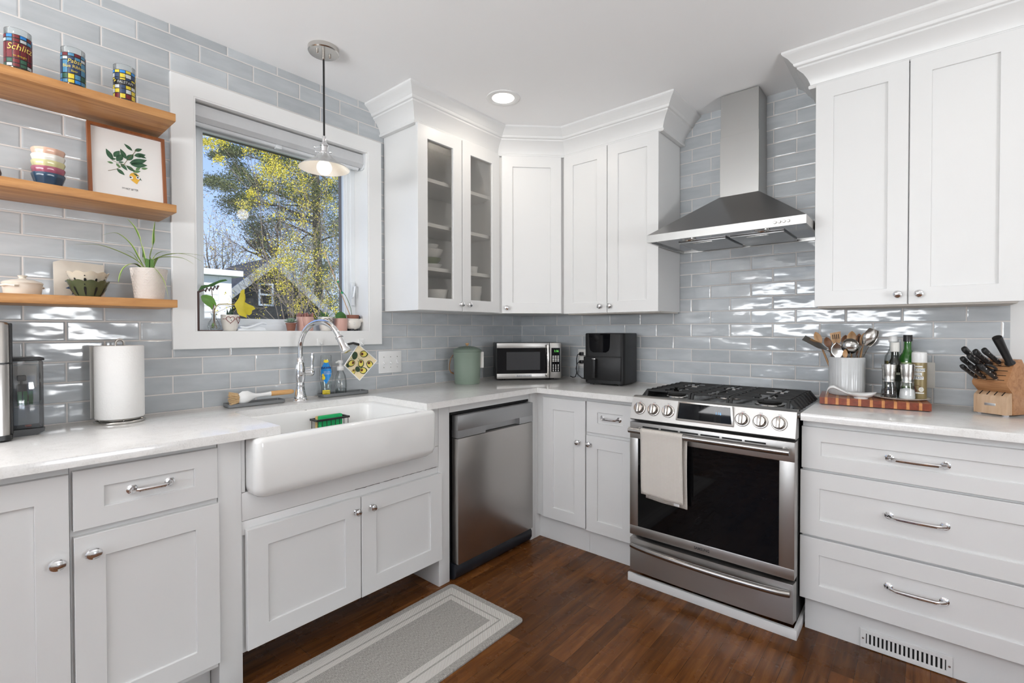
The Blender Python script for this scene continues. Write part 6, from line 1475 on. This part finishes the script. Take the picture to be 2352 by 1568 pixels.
def wrap(b, rb, a0, a1, z0, z1, mi=0, q=10, off=.0005):
    V = [[b.v(((rb + off) * math.sin(a0 + (a1 - a0) * i / q), -(rb + off) * math.cos(a0 + (a1 - a0) * i / q), z)) for z in (z0, z1)] for i in range(q + 1)]
    for i in range(q): b.face([V[i][0], V[i + 1][0], V[i + 1][1], V[i][1]], mi)
def olive_label(t, rb, h):
    b = MB(); wrap(b, rb, -1.5, 1.5, h * .16, h * .56, 0); wrap(b, rb, -1.5, 1.5, h * .46, h * .545, 1, off=.001); wrap(b, rb, -1.5, 1.5, h * .18, h * .24, 1, off=.001); link('label', b, [LGRN, LPALE], t, smooth=60, normals=False)
def dark_label(t, rb, h):
    b = MB(); wrap(b, rb, -1.5, 1.5, h * .14, h * .44, 0); wrap(b, rb, -1.5, 1.5, h * .41, h * .45, 1, off=.001); link('label', b, [mat('black_label', (.015, .02, .012), .5), LPALE], t, smooth=60, normals=False)
bottle('oil_bottle', 2050, -.105, 772, 'clear bottle of yellow oil with a white screw cap, behind the dark bottle', .031, .60, CLEAR, OILGL, .58, .024, WHITEP)
bottle('vinegar_bottle', 2054.5, -.158, 786, 'dark bottle with a white ribbed cap between the mills', .0235, .56, DKG, None, 0, .040, IVORYP, dark_label)
bottle('olive_oil_bottle', 2084, -.118, 769, 'green glass olive oil bottle with a black cap', .0325, .58, GRG, None, 0, .028, BLACKP, olive_label)
y = -.172; p = px(2115, 908, 'y', y); h = px(2115, 808, 'y', y).z - ZP
t = thing('spray_can', 'gold and white coconut oil spray can with a white lid', 'spray can', (p.x - .006, y, ZP)); r = .0262; hc = h * .775
b = MB(); b.lathe([(0, 0), (r * .96, 0), (r, .003), (r, hc - .003), (r * .97, hc), (0, hc)], seg=36); cb = link('can', b, mat('gold_brown_can', (.27, .21, .10), .35, .2, var=.1), t, smooth=50)
b = MB(); b.lathe([(r * .99, hc), (r * 1.01, hc + .002), (r * 1.01, h - .008), (r * .96, h - .002), (r * .85, h), (0, h)], seg=36); link('lid', b, WHITEP, t, smooth=50)
b = MB(); A0 = R(-6)
cy = lambda x, y_, o=.0006: Vector(((r + o) * math.sin(A0 + x / r), -(r + o) * math.cos(A0 + x / r), y_))
def strip(x0, x1, z0, z1, mi, o=.0005):
    V = [[b.v(cy(x0 + (x1 - x0) * i / 6, z, o)) for z in (z0, z1)] for i in range(7)]
    for i in range(6): b.face([V[i][0], V[i + 1][0], V[i + 1][1], V[i][1]], mi)
for x0, x1, z0, z1 in ((-.024, .024, .098, .110), (-.012, .012, .084, .095), (-.018, .018, .070, .081), (-.022, .020, .020, .024), (-.014, .014, .114, .119)): strip(x0, x1, z0 * hc / .13, z1 * hc / .13, 0)
for s, z, sz in (('COCONUT', .104, .0115), ('OIL', .0895, .0125), ('SPRAY', .0755, .0125)): b.text(s, sz, lambda x, y_, q: cy(x, y_ + z * hc / .13, .0011), 1, xscale=.86)
def disc2(x, z, rx, rz_, mi, o): b.face([b.v(cy(x + rx * math.cos(k * PI / 10), z + rz_ * math.sin(k * PI / 10), o)) for k in range(20)], mi)
disc2(-.004, .046, .014, .014, 2, .0007); disc2(.010, .042, .0085, .010, 0, .0011); disc2(.010, .042, .0060, .0075, 3, .0014)
link('label', b, [mat('label_cream', (.76, .76, .74), .5), mat('label_ink', (.03, .05, .08), .5), mat('coconut_brown', (.14, .05, .03), .6), mat('coconut_cream', (.62, .60, .52), .6)], cb, smooth=0, normals=False)
# ---------------------------------------------------------------- knife block
KA = R(-33.5); KO = Vector((2.527, -.185, ZC))
t = thing('knife_block', 'slanted wooden knife block with a pale front step by the end of the tile', 'knife block', KO, rz=KA)
KW = .112
Y = lambda y_, z_, x_: Vector((x_, y_, z_))
b = MB(); b.prism([(.030, .004), (.240, .004), (.078, .220), (.042, .216), (-.008, .128), (-.004, .116), (.030, .088)], Y, 0, KW, .0015); bd = link('block', b, BLOCKWOOD, t)
b = MB(); b.prism([(0, .004), (.035, .004), (.035, .090), (.020, .089), (.003, .078), (0, .070)], Y, .002, KW - .002, .002); st = link('front_step', b, BLOCKPALE, t)
b = MB()
for k in range(4): x = .020 + k * .024; b.obox(Matrix.Translation((x, .0115, .0845)) @ Matrix.Rotation(R(33), 4, 'X'), (-.0012, -.011, -.0006), (.0012, .012, .0012))
link('empty_slot', b, DARK, st)
b = MB(); b.box((KW / 2 - .018, -.0012, .036), (KW / 2 + .018, .001, .046), .0008); link('name_plate', b, mat('plate_metal', (.75, .75, .75), .3, 1.0), st)
b = MB()
for x in (.015, KW - .015):
    for y_ in (.015, .21): b.lathe([(.010, 0), (.010, .005)], (x, y_, 0), 12)
link('feet', b, mat('clear_rubber', (.5, .5, .52), .3), t)
SA = math.atan2(.088, .050)                   # slope of the slotted face
KM4 = Matrix.Translation(KO) @ Matrix.Rotation(KA, 4, 'Z')
KN = Vector((0, -math.sin(SA), math.cos(SA)))
def face_pt(x, s): return Vector((x, -.008 + s * math.cos(SA), .128 + s * math.sin(SA)))
b = MB()
for k, s in enumerate((.013, .034, .054, .074, .092)):
    b.obox(Matrix.Translation(face_pt(.056, s)) @ Matrix.Rotation(SA, 4, 'X'), (-.045, -.0012, -.001), (.045, .0012, .0005))
link('slots', b, DARK, bd)
def knife(x, s, L_, w, label, bl=.012, lean=(0, 0, 0), cat='knife', name='kitchen_knife'):
    o = thing(name, label, cat, KM4 @ face_pt(x, s), group='black-handled knives in the block')
    d = (KM4.to_3x3() @ (KN + Vector(lean))).normalized(); xx = KM4.to_3x3() @ Vector((1, 0, 0)); yy = d.cross(xx).normalized(); xx = yy.cross(d)
    M = Matrix((xx, yy, d)).transposed().to_4x4(); M.translation = KM4 @ face_pt(x, s); o.matrix_world = M
    b = MB(); L = []
    for q, wy, dy in ((0, .80, 0), (.08, .80, 0), (.25, .90, .0), (.45, .82, -.02), (.65, .86, -.02), (.82, 1.05, .05), (.93, 1.1, .12), (.985, .85, .16), (1.0, .4, .17)):
        L.append([Vector((.0078 * math.cos(a), w * wy * math.sin(a) + dy * w, bl + (L_ - bl) * q)) for a in [2 * PI * k / 14 for k in range(14)]])
    b.loops(L); h = link('handle', b, BLACKP, o, smooth=60)
    b = MB(); b.box((-.0055, -w * .75, -.004), (.0055, w * .75, bl + .001), .002); link('bolster', b, SATIN, o)
    b = MB(); 
    for q in (.22, .5, .75): b.lathe([(.003, 0), (.0028, .0008), (0, .001)], (-.0074, 0, bl + (L_ - bl) * q), 10, M=Matrix.Rotation(R(-90), 3, 'Y')); b.lathe([(.003, 0), (.0028, .0008), (0, .001)], (.0074, 0, bl + (L_ - bl) * q), 10, M=Matrix.Rotation(R(90), 3, 'Y'))
    link('rivets', b, SATIN, h)
    b = MB(); b.lathe([(.0042, 0), (.004, .0006), (0, .0007)], (-.0076, 0, L_ * .88), 12, M=Matrix.Rotation(R(-90), 3, 'Y')); link('red_emblem', b, mat('red_mark', (.5, .02, .03), .5), h)
    return o
knife(.014, .014, .105, .0085, 'small black knife lowest in the block, nearest the oil bottles')
knife(.042, .014, .105, .0085, 'small black knife second along the lowest row of the block')
knife(.078, .016, .112, .0095, 'black knife at the end of the lowest row, in front of the scissors')
knife(.012, .042, .116, .0105, 'mid-size black knife in the middle row, below the tallest curved handle')
knife(.034, .052, .120, .0115, 'black knife just behind the mid-size one in the block')
knife(.016, .076, .134, .0125, 'large black knife with a hooked butt at the outer top of the block')
knife(.046, .074, .118, .0125, 'large black knife with a shiny spine in the centre of the block')
knife(.070, .084, .114, .0115, 'black knife between the centre knife and the sharpening steel')
# scissors
sc_b = KM4 @ face_pt(.062, .038)
t = thing('kitchen_scissors', 'black-handled kitchen scissors standing in the knife block', 'scissors', sc_b); d = KM4.to_3x3() @ KN; xx = KM4.to_3x3() @ Vector((1, 0, 0)); yy = d.cross(xx)
M = Matrix((xx, yy, d)).transposed().to_4x4(); M.translation = sc_b; t.matrix_world = M
for s in (-1, 1):
    b = MB(); b.tube([(s * .014 + .0135 * math.cos(2 * PI * k / 24), .002 * s, .052 + .024 * math.sin(2 * PI * k / 24)) for k in range(24)], .0045, 8, closed=True); b.tube([(s * .003, 0, 0), (s * .005, 0, .016), (s * .010, 0, .030)], [.006, .006, .005], 8); link('finger_loop', b, BLACKP, t)
b = MB(); b.lathe([(.005, -.006), (.005, .006), (.003, .007), (0, .007)], (0, 0, .010), 12, M=Matrix.Rotation(R(90), 3, 'X')); link('pivot', b, SATIN, t)
# sharpening steel
sb = KM4 @ face_pt(.099, .088)
t = thing('sharpening_steel', 'sharpening steel with a fat round black handle, topmost in the block', 'sharpening steel', sb); M.translation = sb
tp = px(2276, 791, 'y', -.20); d = (tp - sb); 
d = (KM4.to_3x3() @ (KN + Vector((0, .30, .25)))).normalized(); yy = d.cross(xx).normalized(); x2 = yy.cross(d); M = Matrix((x2, yy, d)).transposed().to_4x4(); M.translation = sb; t.matrix_world = M
b = MB(); b.lathe([(.010, -.004), (.016, .0), (.016, .004), (.0115, .012), (.0125, .04), (.0135, .075), (.0150, .112), (.0155, .122), (.0145, .128), (.011, .129)], seg=24); link('handle', b, BLACKP, t, smooth=50)
b = MB(); b.lathe([(.011, .1285), (.0085, .1285), (.0082, .127), (0, .127)], seg=20); link('end_ring', b, SATIN, t)
# ---------------------------------------------------------------- rug and floor register
def rug_mat():
    m, nt, b = nodes('woven_rug'); N = nt.nodes; L = nt.links
    tc = N.new('ShaderNodeTexCoord'); s = N.new('ShaderNodeSeparateXYZ'); L.new(tc.outputs['Object'], s.inputs[0])
    def M_(op, a, v=None, b2=None):
        q = N.new('ShaderNodeMath'); q.operation = op
        L.new(a, q.inputs[0])
        if v is not None: q.inputs[1].default_value = v
        if b2 is not None: L.new(b2, q.inputs[1])
        return q.outputs[0]
    ax = M_('ABSOLUTE', s.outputs['X']); ay = M_('ABSOLUTE', s.outputs['Y'])
    dx = M_('ADD', M_('MULTIPLY', ax, -1), RW / 2); dy = M_('ADD', M_('MULTIPLY', ay, -1), RL / 2)
    d = M_('MINIMUM', dx, b2=dy)
    r = N.new('ShaderNodeValToRGB'); r.color_ramp.interpolation = 'CONSTANT'; el = r.color_ramp.elements
    el[0].position = 0; el[0].color = (0, 0, 0, 1); el[1].position = .030 * 4; el[1].color = (1, 1, 1, 1)
    for p, c in ((.071, 0), (.079, 1), (.104, 0)): e = el.new(p * 4); e.color = (c, c, c, 1)
    L.new(M_('MULTIPLY', d, 4.0), r.inputs[0])
    w = N.new('ShaderNodeTexWave'); w.wave_type = 'BANDS'; w.bands_direction = 'DIAGONAL'; w.inputs['Scale'].default_value = 105; w.inputs['Distortion'].default_value = .6; L.new(tc.outputs['Object'], w.inputs['Vector'])
    wr = ramp(N, [(.2, (.27, .255, .235)), (.55, (.70, .68, .64))]); L.new(w.outputs['Color'], wr.inputs[0])
    mp = N.new('ShaderNodeMapping'); mp.inputs['Scale'].default_value = (90, 480, 1); L.new(tc.outputs['Object'], mp.inputs[0])
    n = N.new('ShaderNodeTexNoise'); n.inputs['Scale'].default_value = 1; n.inputs['Detail'].default_value = 3; L.new(mp.outputs[0], n.inputs['Vector'])
    nr = ramp(N, [(.3, (.20, .19, .175)), (.7, (.44, .42, .39))]); L.new(n.outputs['Fac'], nr.inputs[0])
    mx = N.new('ShaderNodeMix'); mx.data_type = 'RGBA'; L.new(r.outputs[0], mx.inputs[0]); L.new(nr.outputs[0], mx.inputs[6]); L.new(wr.outputs[0], mx.inputs[7]); L.new(mx.outputs[2], b.inputs['Base Color'])
    b.inputs['Roughness'].default_value = .95
    bp = N.new('ShaderNodeBump'); bp.inputs['Strength'].default_value = .5; bp.inputs['Distance'].default_value = .003; L.new(n.outputs['Fac'], bp.inputs['Height']); L.new(bp.outputs[0], b.inputs['Normal'])
    return m
RW, RL = .458, 1.36
rc = (.844, -1.291 - RL / 2, 0.0006)
b = MB(); b.loops([[Vector((p.x, p.y, z)) for p in rrect(-RW / 2 + i, RW / 2 - i, -RL / 2 + i, RL / 2 - i, .022, 0, 5)] for i, z in ((0, 0), (0, .006), (.003, .009))])
o = link('kitchen_mat', b, rug_mat(), loc=rc, smooth=30); tag(o, 'grey woven kitchen mat with double pale border on the dark floor', 'rug')
t = thing('floor_register', 'white slotted air register in the toe kick under the drawers', 'air vent', (2.325, -.562, 0.002))
b = MB(); x0, x1, z0, z1 = 2.190, 2.460, .003, .076; yq = -.568
ring(b, lambda u, v, w: Vector((u, -w, v)), (x0, x1, z0, z1), (x0 + .018, x1 - .018, .020, .060), .561, .568, .001)
for k in range(18):
    u = x0 + .018 + (x1 - x0 - .036) * (k + .5) / 18; b.box((u - .0035, yq + .001, .019), (u + .0035, yq + .006, .061))
wpart('grille', b, CAB, t)
b = MB(); b.box((x0 + .01, -.5625, .015), (x1 - .01, -.5612, .065)); wpart('duct_opening', b, DARK, t)
b = MB()
for u in (x0 + .009, x1 - .009): b.lathe([(.004, 0), (.0035, .0015), (0, .002)], (u, yq - .0002, .040), 12, M=Matrix.Rotation(R(90), 3, 'X'))
wpart('screws', b, SATIN, t)
# ---------------------------------------------------------------- dishes behind the cabinet glass
WD = mat('white_dish', (.80, .80, .79), .25, var=.02)
def dish(name, u, v, xx, z, prof, label, cat='bowl', fr=None):
    p = px(u, v, 'x', xx); b = MB(); b.lathe(prof, seg=36, fr=fr); o = link(name, b, WD, loc=(xx, p.y, z + .0006), smooth=55); return tag(o, label, cat, 'dishes behind the cabinet glass')
bwl = lambda r, h: [(0, 0), (r * .55, 0), (r * .6, .004), (r * .85, h * .5), (r, h), (r * .95, h), (r * .8, h * .5), (r * .5, .008), (0, .007)]
dish('white_bowl', 1000, 690, .20, 1.376, bwl(.076, .108), 'white bowl on the floor of the glass-door cabinet')
dish('white_pitcher', 1088, 690, .19, 1.376, [(0, 0), (.036, 0), (.040, .006), (.047, .10), (.050, .104), (.051, .145), (.053, .150), (.049, .150), (.045, .10), (0, .01)], 'white ribbed pot behind the second glass door, bottom shelf', 'pot')
dish('white_bowl', 990, 600, .17, 1.604, bwl(.066, .030), 'low white dish under the green bowl behind the glass')
p = px(990, 600, 'x', .17); b = MB(); b.lathe(bwl(.060, .036), seg=36); o = link('green_bowl', b, mat('green_dish', (.20, .24, .14), .3), loc=(.17, p.y, 1.636), smooth=55); tag(o, 'dull green bowl in the stack behind the glass', 'bowl', 'dishes behind the cabinet glass')
dish('white_bowl', 990, 600, .17, 1.6735, bwl(.072, .046), 'wide white bowl on the green one behind the glass')
dish('white_cup', 990, 600, .17, 1.7205, bwl(.045, .030), 'small white bowl crowning the stack behind the glass')
dish('white_cup', 1084, 615, .20, 1.604, [(0, 0), (.028, 0), (.032, .004), (.038, .045), (.035, .045), (.030, .008), (0, .007)], 'white cup behind the second glass door, third shelf down', 'cup')
# ---------------------------------------------------------------- beyond the window
b = MB(); b.box((-70, -40, -1.35), (-0.4, 60, -1.25)); o = link('ground', b, mat('spring_lawn', (.10, .14, .04), .9, var=.4, nscale=3)); tag(o, 'green yard beyond the window', 'ground', kind='structure')
def siding(name, col, pitch, dark=.55):
    m, nt, bb = nodes(name); N = nt.nodes; L = nt.links
    tc = N.new('ShaderNodeTexCoord'); s = N.new('ShaderNodeSeparateXYZ'); L.new(tc.outputs['Object'], s.inputs[0])
    q = N.new('ShaderNodeMath'); q.operation = 'MULTIPLY'; q.inputs[1].default_value = 1 / pitch; L.new(s.outputs['Z'], q.inputs[0])
    f = N.new('ShaderNodeMath'); f.operation = 'FRACT'; L.new(q.outputs[0], f.inputs[0])
    r = ramp(N, [(0.0, tuple(c * dark for c in col)), (.10, tuple(c * dark for c in col)), (.16, col), (1, col)]); L.new(f.outputs[0], r.inputs[0]); L.new(r.outputs[0], bb.inputs['Base Color']); bb.inputs['Roughness'].default_value = .7
    bp = N.new('ShaderNodeBump'); bp.inputs['Strength'].default_value = 1; bp.inputs['Distance'].default_value = .02; L.new(f.outputs[0], bp.inputs['Height']); L.new(bp.outputs[0], bb.inputs['Normal'])
    return m
WHS = siding('white_lap_siding', (.80, .80, .80), .115, .62); DKS = siding('dark_lap_siding', (.030, .030, .033), .16, .45)
SHG = mat('dark_shingle', (.045, .045, .050), .9, var=.5, nscale=25); WOUT = mat('white_exterior_trim', (.80, .80, .80), .6); GRT = mat('grey_rake_board', (.30, .31, .32), .6)
# white neighbouring house
a = px(530, 640, 'x', -8.5); zt = px(500, 640, 'x', -8.5).z
t = thing('white_house', 'white lap-sided house at the near edge of the window view', 'house', (-9, a.y - 2, -1.25))
b = MB(); b.box((-12.5, a.y - 6, -1.25), (-8.5, a.y - .12, zt)); wpart('wall', b, WHS, t, smooth=0)
b = MB(); b.box((-8.62, a.y - .24, -1.25), (-8.46, a.y, zt + .05)); b.box((-8.50, a.y - 6, zt - .14), (-8.47, a.y - .2, zt + .05)); wpart('corner_board', b, WOUT, t, smooth=0)
b = MB(); b.prism([(-8.28, zt + .06), (-8.28, zt + .17), (-9.4, zt + .24), (-12.9, zt + .17), (-12.9, zt + .06)], lambda x, z, y: Vector((x, y, z)), a.y - 6.4, a.y + .16); wpart('roof', b, WOUT, t, smooth=0)
# dark gabled house
A_ = px(616, 606, 'x', -11.2); Lv = px(528, 672, 'x', -11.2); Rv = px(760, 741, 'x', -11.2); bk = px(528, 633, 'x', -13.8) - A_; bk.z = 0
t = thing('dark_house', 'dark grey gabled house with one window among the trees', 'house', (-12, A_.y, -1.25))
b = MB(); Lg = Vector((-11.2, Lv.y, -1.25)); Rg = Vector((-11.2, Rv.y, -1.25))
b.loops([[Lg, Rg, Rv, A_, Lv], [p + bk for p in (Lg, Rg, Rv, A_, Lv)]]); wpart('wall', b, DKS, t, smooth=0)
b = MB(); up = Vector((0, 0, .16)); fw = Vector((.35, 0, 0)); 
for e0, e1 in ((Lv, A_), (A_, Rv)):
    ov = (e0 - e1).normalized() * .35 if e0 is Lv else (e1 - e0).normalized() * .35
    q0, q1 = (e0 + ov, e1) if e0 is Lv else (e0, e1 + ov)
    b.loops([[q0 + fw, q1 + fw, q1 + fw + up, q0 + fw + up], [q0 + bk, q1 + bk, q1 + bk + up, q0 + bk + up]])
wpart('roof', b, SHG, t, smooth=0)
b = MB(); dn = Vector((0, 0, -.10)); f2 = Vector((.40, 0, 0))
for e0, e1 in ((Lv + (Lv - A_).normalized() * .35, A_), (A_, Rv + (Rv - A_).normalized() * .35)):
    b.loops([[e0 + fw + dn, e1 + fw + dn, e1 + fw + up, e0 + fw + up], [e0 + f2 + dn, e1 + f2 + dn, e1 + f2 + up, e0 + f2 + up]])
wpart('rake_board', b, GRT, t, smooth=0)
w0, w1 = px(593, 649, 'x', -11.18), px(628, 703, 'x', -11.18)
b = MB(); ring(b, WIN, (w0.y, w1.y, w1.z, w0.z), (w0.y + .05, w1.y - .05, w1.z + .05, w0.z - .05), -11.22, -11.16, 0); b.box((-11.21, w0.y, (w0.z + w1.z) / 2 - .025), (-11.17, w1.y, (w0.z + w1.z) / 2 + .025)); wf = wpart('window', b, mat('blue_grey_sash', (.50, .55, .62), .5), t, smooth=0)
b = MB(); b.box((-11.2, w0.y, w1.z), (-11.19, w1.y, w0.z)); wpart('pane', b, BLACKG, wf)
# trees
BARK = mat('grey_brown_bark', (.045, .034, .026), .9, var=.4, nscale=9); TWIG = mat('pale_twig', (.22, .17, .13), .9, var=.3)
YLW = mat('yellow_bud_leaf', (.64, .51, .045), .7, var=.6, nscale=4); PINE = mat('pine_needle', (.125, .14, .048), .7, var=.55, nscale=3); BUD = mat('pale_bud', (.50, .38, .20), .8, var=.3, nscale=4)
def leafcloud(b, c, rad, n, s, rng, flat=1.0):
    for i in range(n):
        d = Vector((rng.gauss(0, 1), rng.gauss(0, 1), rng.gauss(0, 1) * flat)); p = c + d * rad * .62
        u = Vector((rng.gauss(0, 1), rng.gauss(0, 1), rng.gauss(0, 1))).normalized(); v = u.orthogonal().normalized(); k = s * rng.uniform(.6, 1.4)
        b.face([b.v(p + u * k), b.v(p + v * k * .6), b.v(p - u * k), b.v(p - v * k * .6)])
def needles(b, c, rad, n, ln, rng):
    for i in range(n):
        p = c + Vector((rng.gauss(0, 1), rng.gauss(0, 1), rng.gauss(0, .55))) * rad * .5
        u = Vector((rng.gauss(0, 1), rng.gauss(0, 1), rng.gauss(.2, .7))).normalized(); v = u.orthogonal().normalized() * ln * .13; u *= ln * rng.uniform(.6, 1.3)
        b.face([b.v(p - v), b.v(p + v), b.v(p + u)])
def branchy(b, p0, p1, r0, rng, depth, tips, wob=.12, kids=4, shrink=.55):
    n = 5; P = [p0.lerp(p1, k / n) + Vector((rng.gauss(0, 1), rng.gauss(0, 1), rng.gauss(0, 1))) * wob * (p1 - p0).length * .18 * (0 if k in (0,) else 1) for k in range(n + 1)]
    b.tube(P, [max(.004, r0 * (1 - .75 * k / n)) for k in range(n + 1)], 5 if depth else 4)
    tips.append(P[-1])
    if depth:
        for k in range(kids):
            q = rng.uniform(.3, .95); s = p0.lerp(p1, q); d = (p1 - p0).normalized() + Vector((rng.gauss(0, .55), rng.gauss(0, .65), rng.gauss(.05, .5)))
            branchy(b, s, s + d.normalized() * (p1 - p0).length * shrink * rng.uniform(.7, 1.2), r0 * (1 - .7 * q) * .6, rng, depth - 1, tips, wob, kids, shrink)
# tall pine filling the far side of the view
rng = random.Random(21)
t = thing('pine_tree', 'tall dark green pine with drooping boughs filling the far side of the window view', 'tree', (-17.0, px(735, 600, 'x', -17.0).y, -1.25), group='trees beyond the window')
b = MB(); base = Vector(t.location); top = Vector((-17.0, base.y - .3, 15)); b.tube([base, base.lerp(top, .5), top], [.20, .15, .05], 10); wpart('trunk', b, BARK, t)
blobs = []      # photo places of the bough tips, spread in depth
for u, v, r_ in ((505, 355, 14), (520, 345, 16), (545, 350, 20), (500, 420, 18), (515, 430, 22), (540, 430, 26), (565, 455, 26), (590, 470, 24), (530, 462, 18), (555, 490, 22), (580, 515, 26), (605, 530, 24), (620, 500, 26), (600, 560, 20), (625, 575, 20), (650, 540, 28), (640, 470, 30), (670, 440, 30), (655, 395, 30), (620, 385, 24), (700, 420, 30), (730, 440, 32), (760, 460, 32), (780, 500, 30), (690, 500, 34), (720, 520, 34), (755, 540, 34), (780, 580, 30), (680, 560, 34), (715, 590, 34), (750, 610, 34), (775, 650, 32), (735, 500, 30), (738, 560, 30), (732, 620, 30), (740, 450, 30), (690, 680, 30), (730, 700, 30), (690, 640, 34), (730, 660, 34), (765, 690, 32), (660, 600, 30), (640, 430, 28), (600, 420, 22), (585, 430, 22), (690, 460, 30), (745, 490, 34), (770, 420, 30), (720, 400, 30), (540, 375, 18), (560, 410, 22), (590, 345, 22), (620, 350, 24), (650, 365, 24), (690, 385, 26), (665, 690, 30), (710, 710, 30), (750, 720, 30), (785, 540, 28), (785, 620, 28), (790, 460, 28)):
    dist = -17.0 + rng.uniform(-2.0, 2.2); p = px(u, v, 'x', dist); blobs.append((p, r_ / FPX * (abs(dist) + 3.4) * 1.15))
b = MB()
for p, r_ in blobs[:]:
    for k in range(3):
        c = p + Vector((rng.gauss(0, .4), rng.gauss(0, .4), rng.gauss(0, .3))) * r_; needles(b, c, r_ * .95, 300, .10, rng)
fo = wpart('boughs_foliage', b, PINE, t, smooth=0, normals=False); fo['kind'] = 'stuff'
b = MB()
for p, r_ in blobs[::2]:
    s = Vector((-17.0, base.y - .1, p.z + rng.uniform(-.5, .9))); m_ = s.lerp(p, .5) + Vector((0, 0, rng.uniform(.05, .3))); b.tube([s, m_, p], [.05, .035, .010], 5)
wpart('limbs', b, BARK, t)
# yellow-budding tree in front of it
t = thing('budding_tree', 'tree with bright yellow spring buds in front of the pine', 'tree', (-9.4, px(690, 600, 'x', -9.4).y, -1.25), group='trees beyond the window')
b = MB(); base = Vector(t.location); tips = []; rng = random.Random(5)
f = base + Vector((0, 0, 1.6)); b.tube([base, f], [.08, .05], 8)
for u, v in ((560, 350), (620, 330), (690, 380), (760, 400), (640, 470), (720, 500), (780, 560), (600, 600), (650, 620), (560, 640), (700, 660), (760, 690), (690, 560)):
    branchy(b, f + Vector((rng.uniform(-.1, .1), rng.uniform(-.1, .1), rng.uniform(-.8, .2))), px(u, v, 'x', -9.4 + rng.uniform(-1, 1)), .016, rng, 2, tips, .14, 5, .42)
wpart('branches', b, TWIG, t)
b = MB(); rng = random.Random(9)
for u, v, r_, n in ((480, 322, 13, 40), (498, 315, 12, 40), (515, 325, 13, 46), (538, 320, 14, 56), (565, 333, 12, 40), (503, 365, 11, 34), (470, 340, 8, 16), (468, 330, 10, 22), (605, 360, 20, 70), (630, 375, 24, 80), (660, 380, 24, 70), (600, 395, 18, 60), (690, 395, 20, 50), (640, 400, 20, 70), (610, 415, 16, 40), (560, 470, 18, 40), (575, 440, 14, 30), (700, 420, 22, 50), (690, 450, 18, 30), (750, 420, 18, 40), (775, 400, 16, 34), (760, 455, 14, 30), (735, 470, 14, 26), (780, 480, 12, 24), (650, 500, 16, 24), (700, 510, 18, 30), (665, 545, 18, 34), (640, 560, 18, 40), (660, 580, 24, 90), (690, 575, 22, 70), (700, 590, 18, 50), (640, 590, 16, 50), (670, 610, 22, 70), (615, 622, 16, 40), (600, 630, 14, 30), (640, 640, 18, 50), (655, 655, 18, 50), (640, 670, 16, 40), (630, 690, 14, 26), (610, 650, 12, 20), (700, 640, 22, 60), (730, 630, 20, 44), (760, 640, 20, 40), (720, 670, 22, 60), (750, 690, 20, 50), (775, 720, 18, 40), (690, 700, 18, 40), (675, 715, 14, 36), (720, 715, 16, 36), (780, 570, 14, 30), (775, 600, 16, 30), (750, 580, 14, 24), (720, 540, 14, 24), (585, 300, 14, 40), (700, 330, 20, 50), (740, 360, 20, 50), (770, 350, 20, 50), (660, 420, 14, 24), (620, 460, 12, 20), (590, 620, 10, 16)):
    dist = -9.4 + rng.uniform(-1.2, 1.3); p = px(u, v, 'x', dist); R_ = r_ / FPX * (abs(dist) + 3.2)
    for k in range(4):
        c = p + Vector((rng.gauss(0, .5), rng.gauss(0, .5), rng.gauss(0, .45))) * R_; leafcloud(b, c, R_ * .60, max(8, int(n * (1.1 if v < 480 else .85))), .0190, rng)
for q in tips[::2]: leafcloud(b, q, .16, 12, .016, rng)
fo = wpart('bud_foliage', b, YLW, t, smooth=0, normals=False); fo['kind'] = 'stuff'
# bare tree with thin dark branches, and a hazy budding one behind it
t = thing('bare_tree', 'nearly bare tree with thin dark branches above the dark house', 'tree', (-15.2, px(640, 600, 'x', -15.2).y, -1.25), group='trees beyond the window')
b = MB(); base = Vector(t.location); rng = random.Random(11); tips = []; f = px(633, 605, 'x', -15.2); b.tube([base, f], [.14, .07], 8)
for u, v in ((612, 520), (575, 512), (556, 540), (600, 500), (640, 490), (556, 566)): branchy(b, f + Vector((0, 0, rng.uniform(-.3, .2))), px(u, v, 'x', -15.2 + rng.uniform(-.6, .6)), .05, rng, 2, tips, .10, 4, .45)
wpart('branches', b, BARK, t)
t = thing('hazy_tree', 'hazy thin tree with pale orange buds over the white house', 'tree', (-21, px(490, 600, 'x', -21).y, -1.25), group='trees beyond the window')
b = MB(); base = Vector(t.location); rng = random.Random(17); tips = []; f = base + Vector((0, 0, 3.2)); b.tube([base, f], [.2, .12], 8)
for u, v in ((470, 530), (490, 520), (515, 540), (540, 570), (560, 585), (480, 560), (520, 590), (585, 590), (466, 580)): branchy(b, f + Vector((0, rng.uniform(-.3, .3), rng.uniform(-.4, .3))), px(u, v, 'x', -21 + rng.uniform(-1, 1)), .04, rng, 2, tips, .10, 5, .5)
wpart('branches', b, TWIG, t)
b = MB()
for q in tips: leafcloud(b, q, .35, 7, .030, rng)
fo = wpart('bud_foliage', b, BUD, t, smooth=0, normals=False); fo['kind'] = 'stuff'
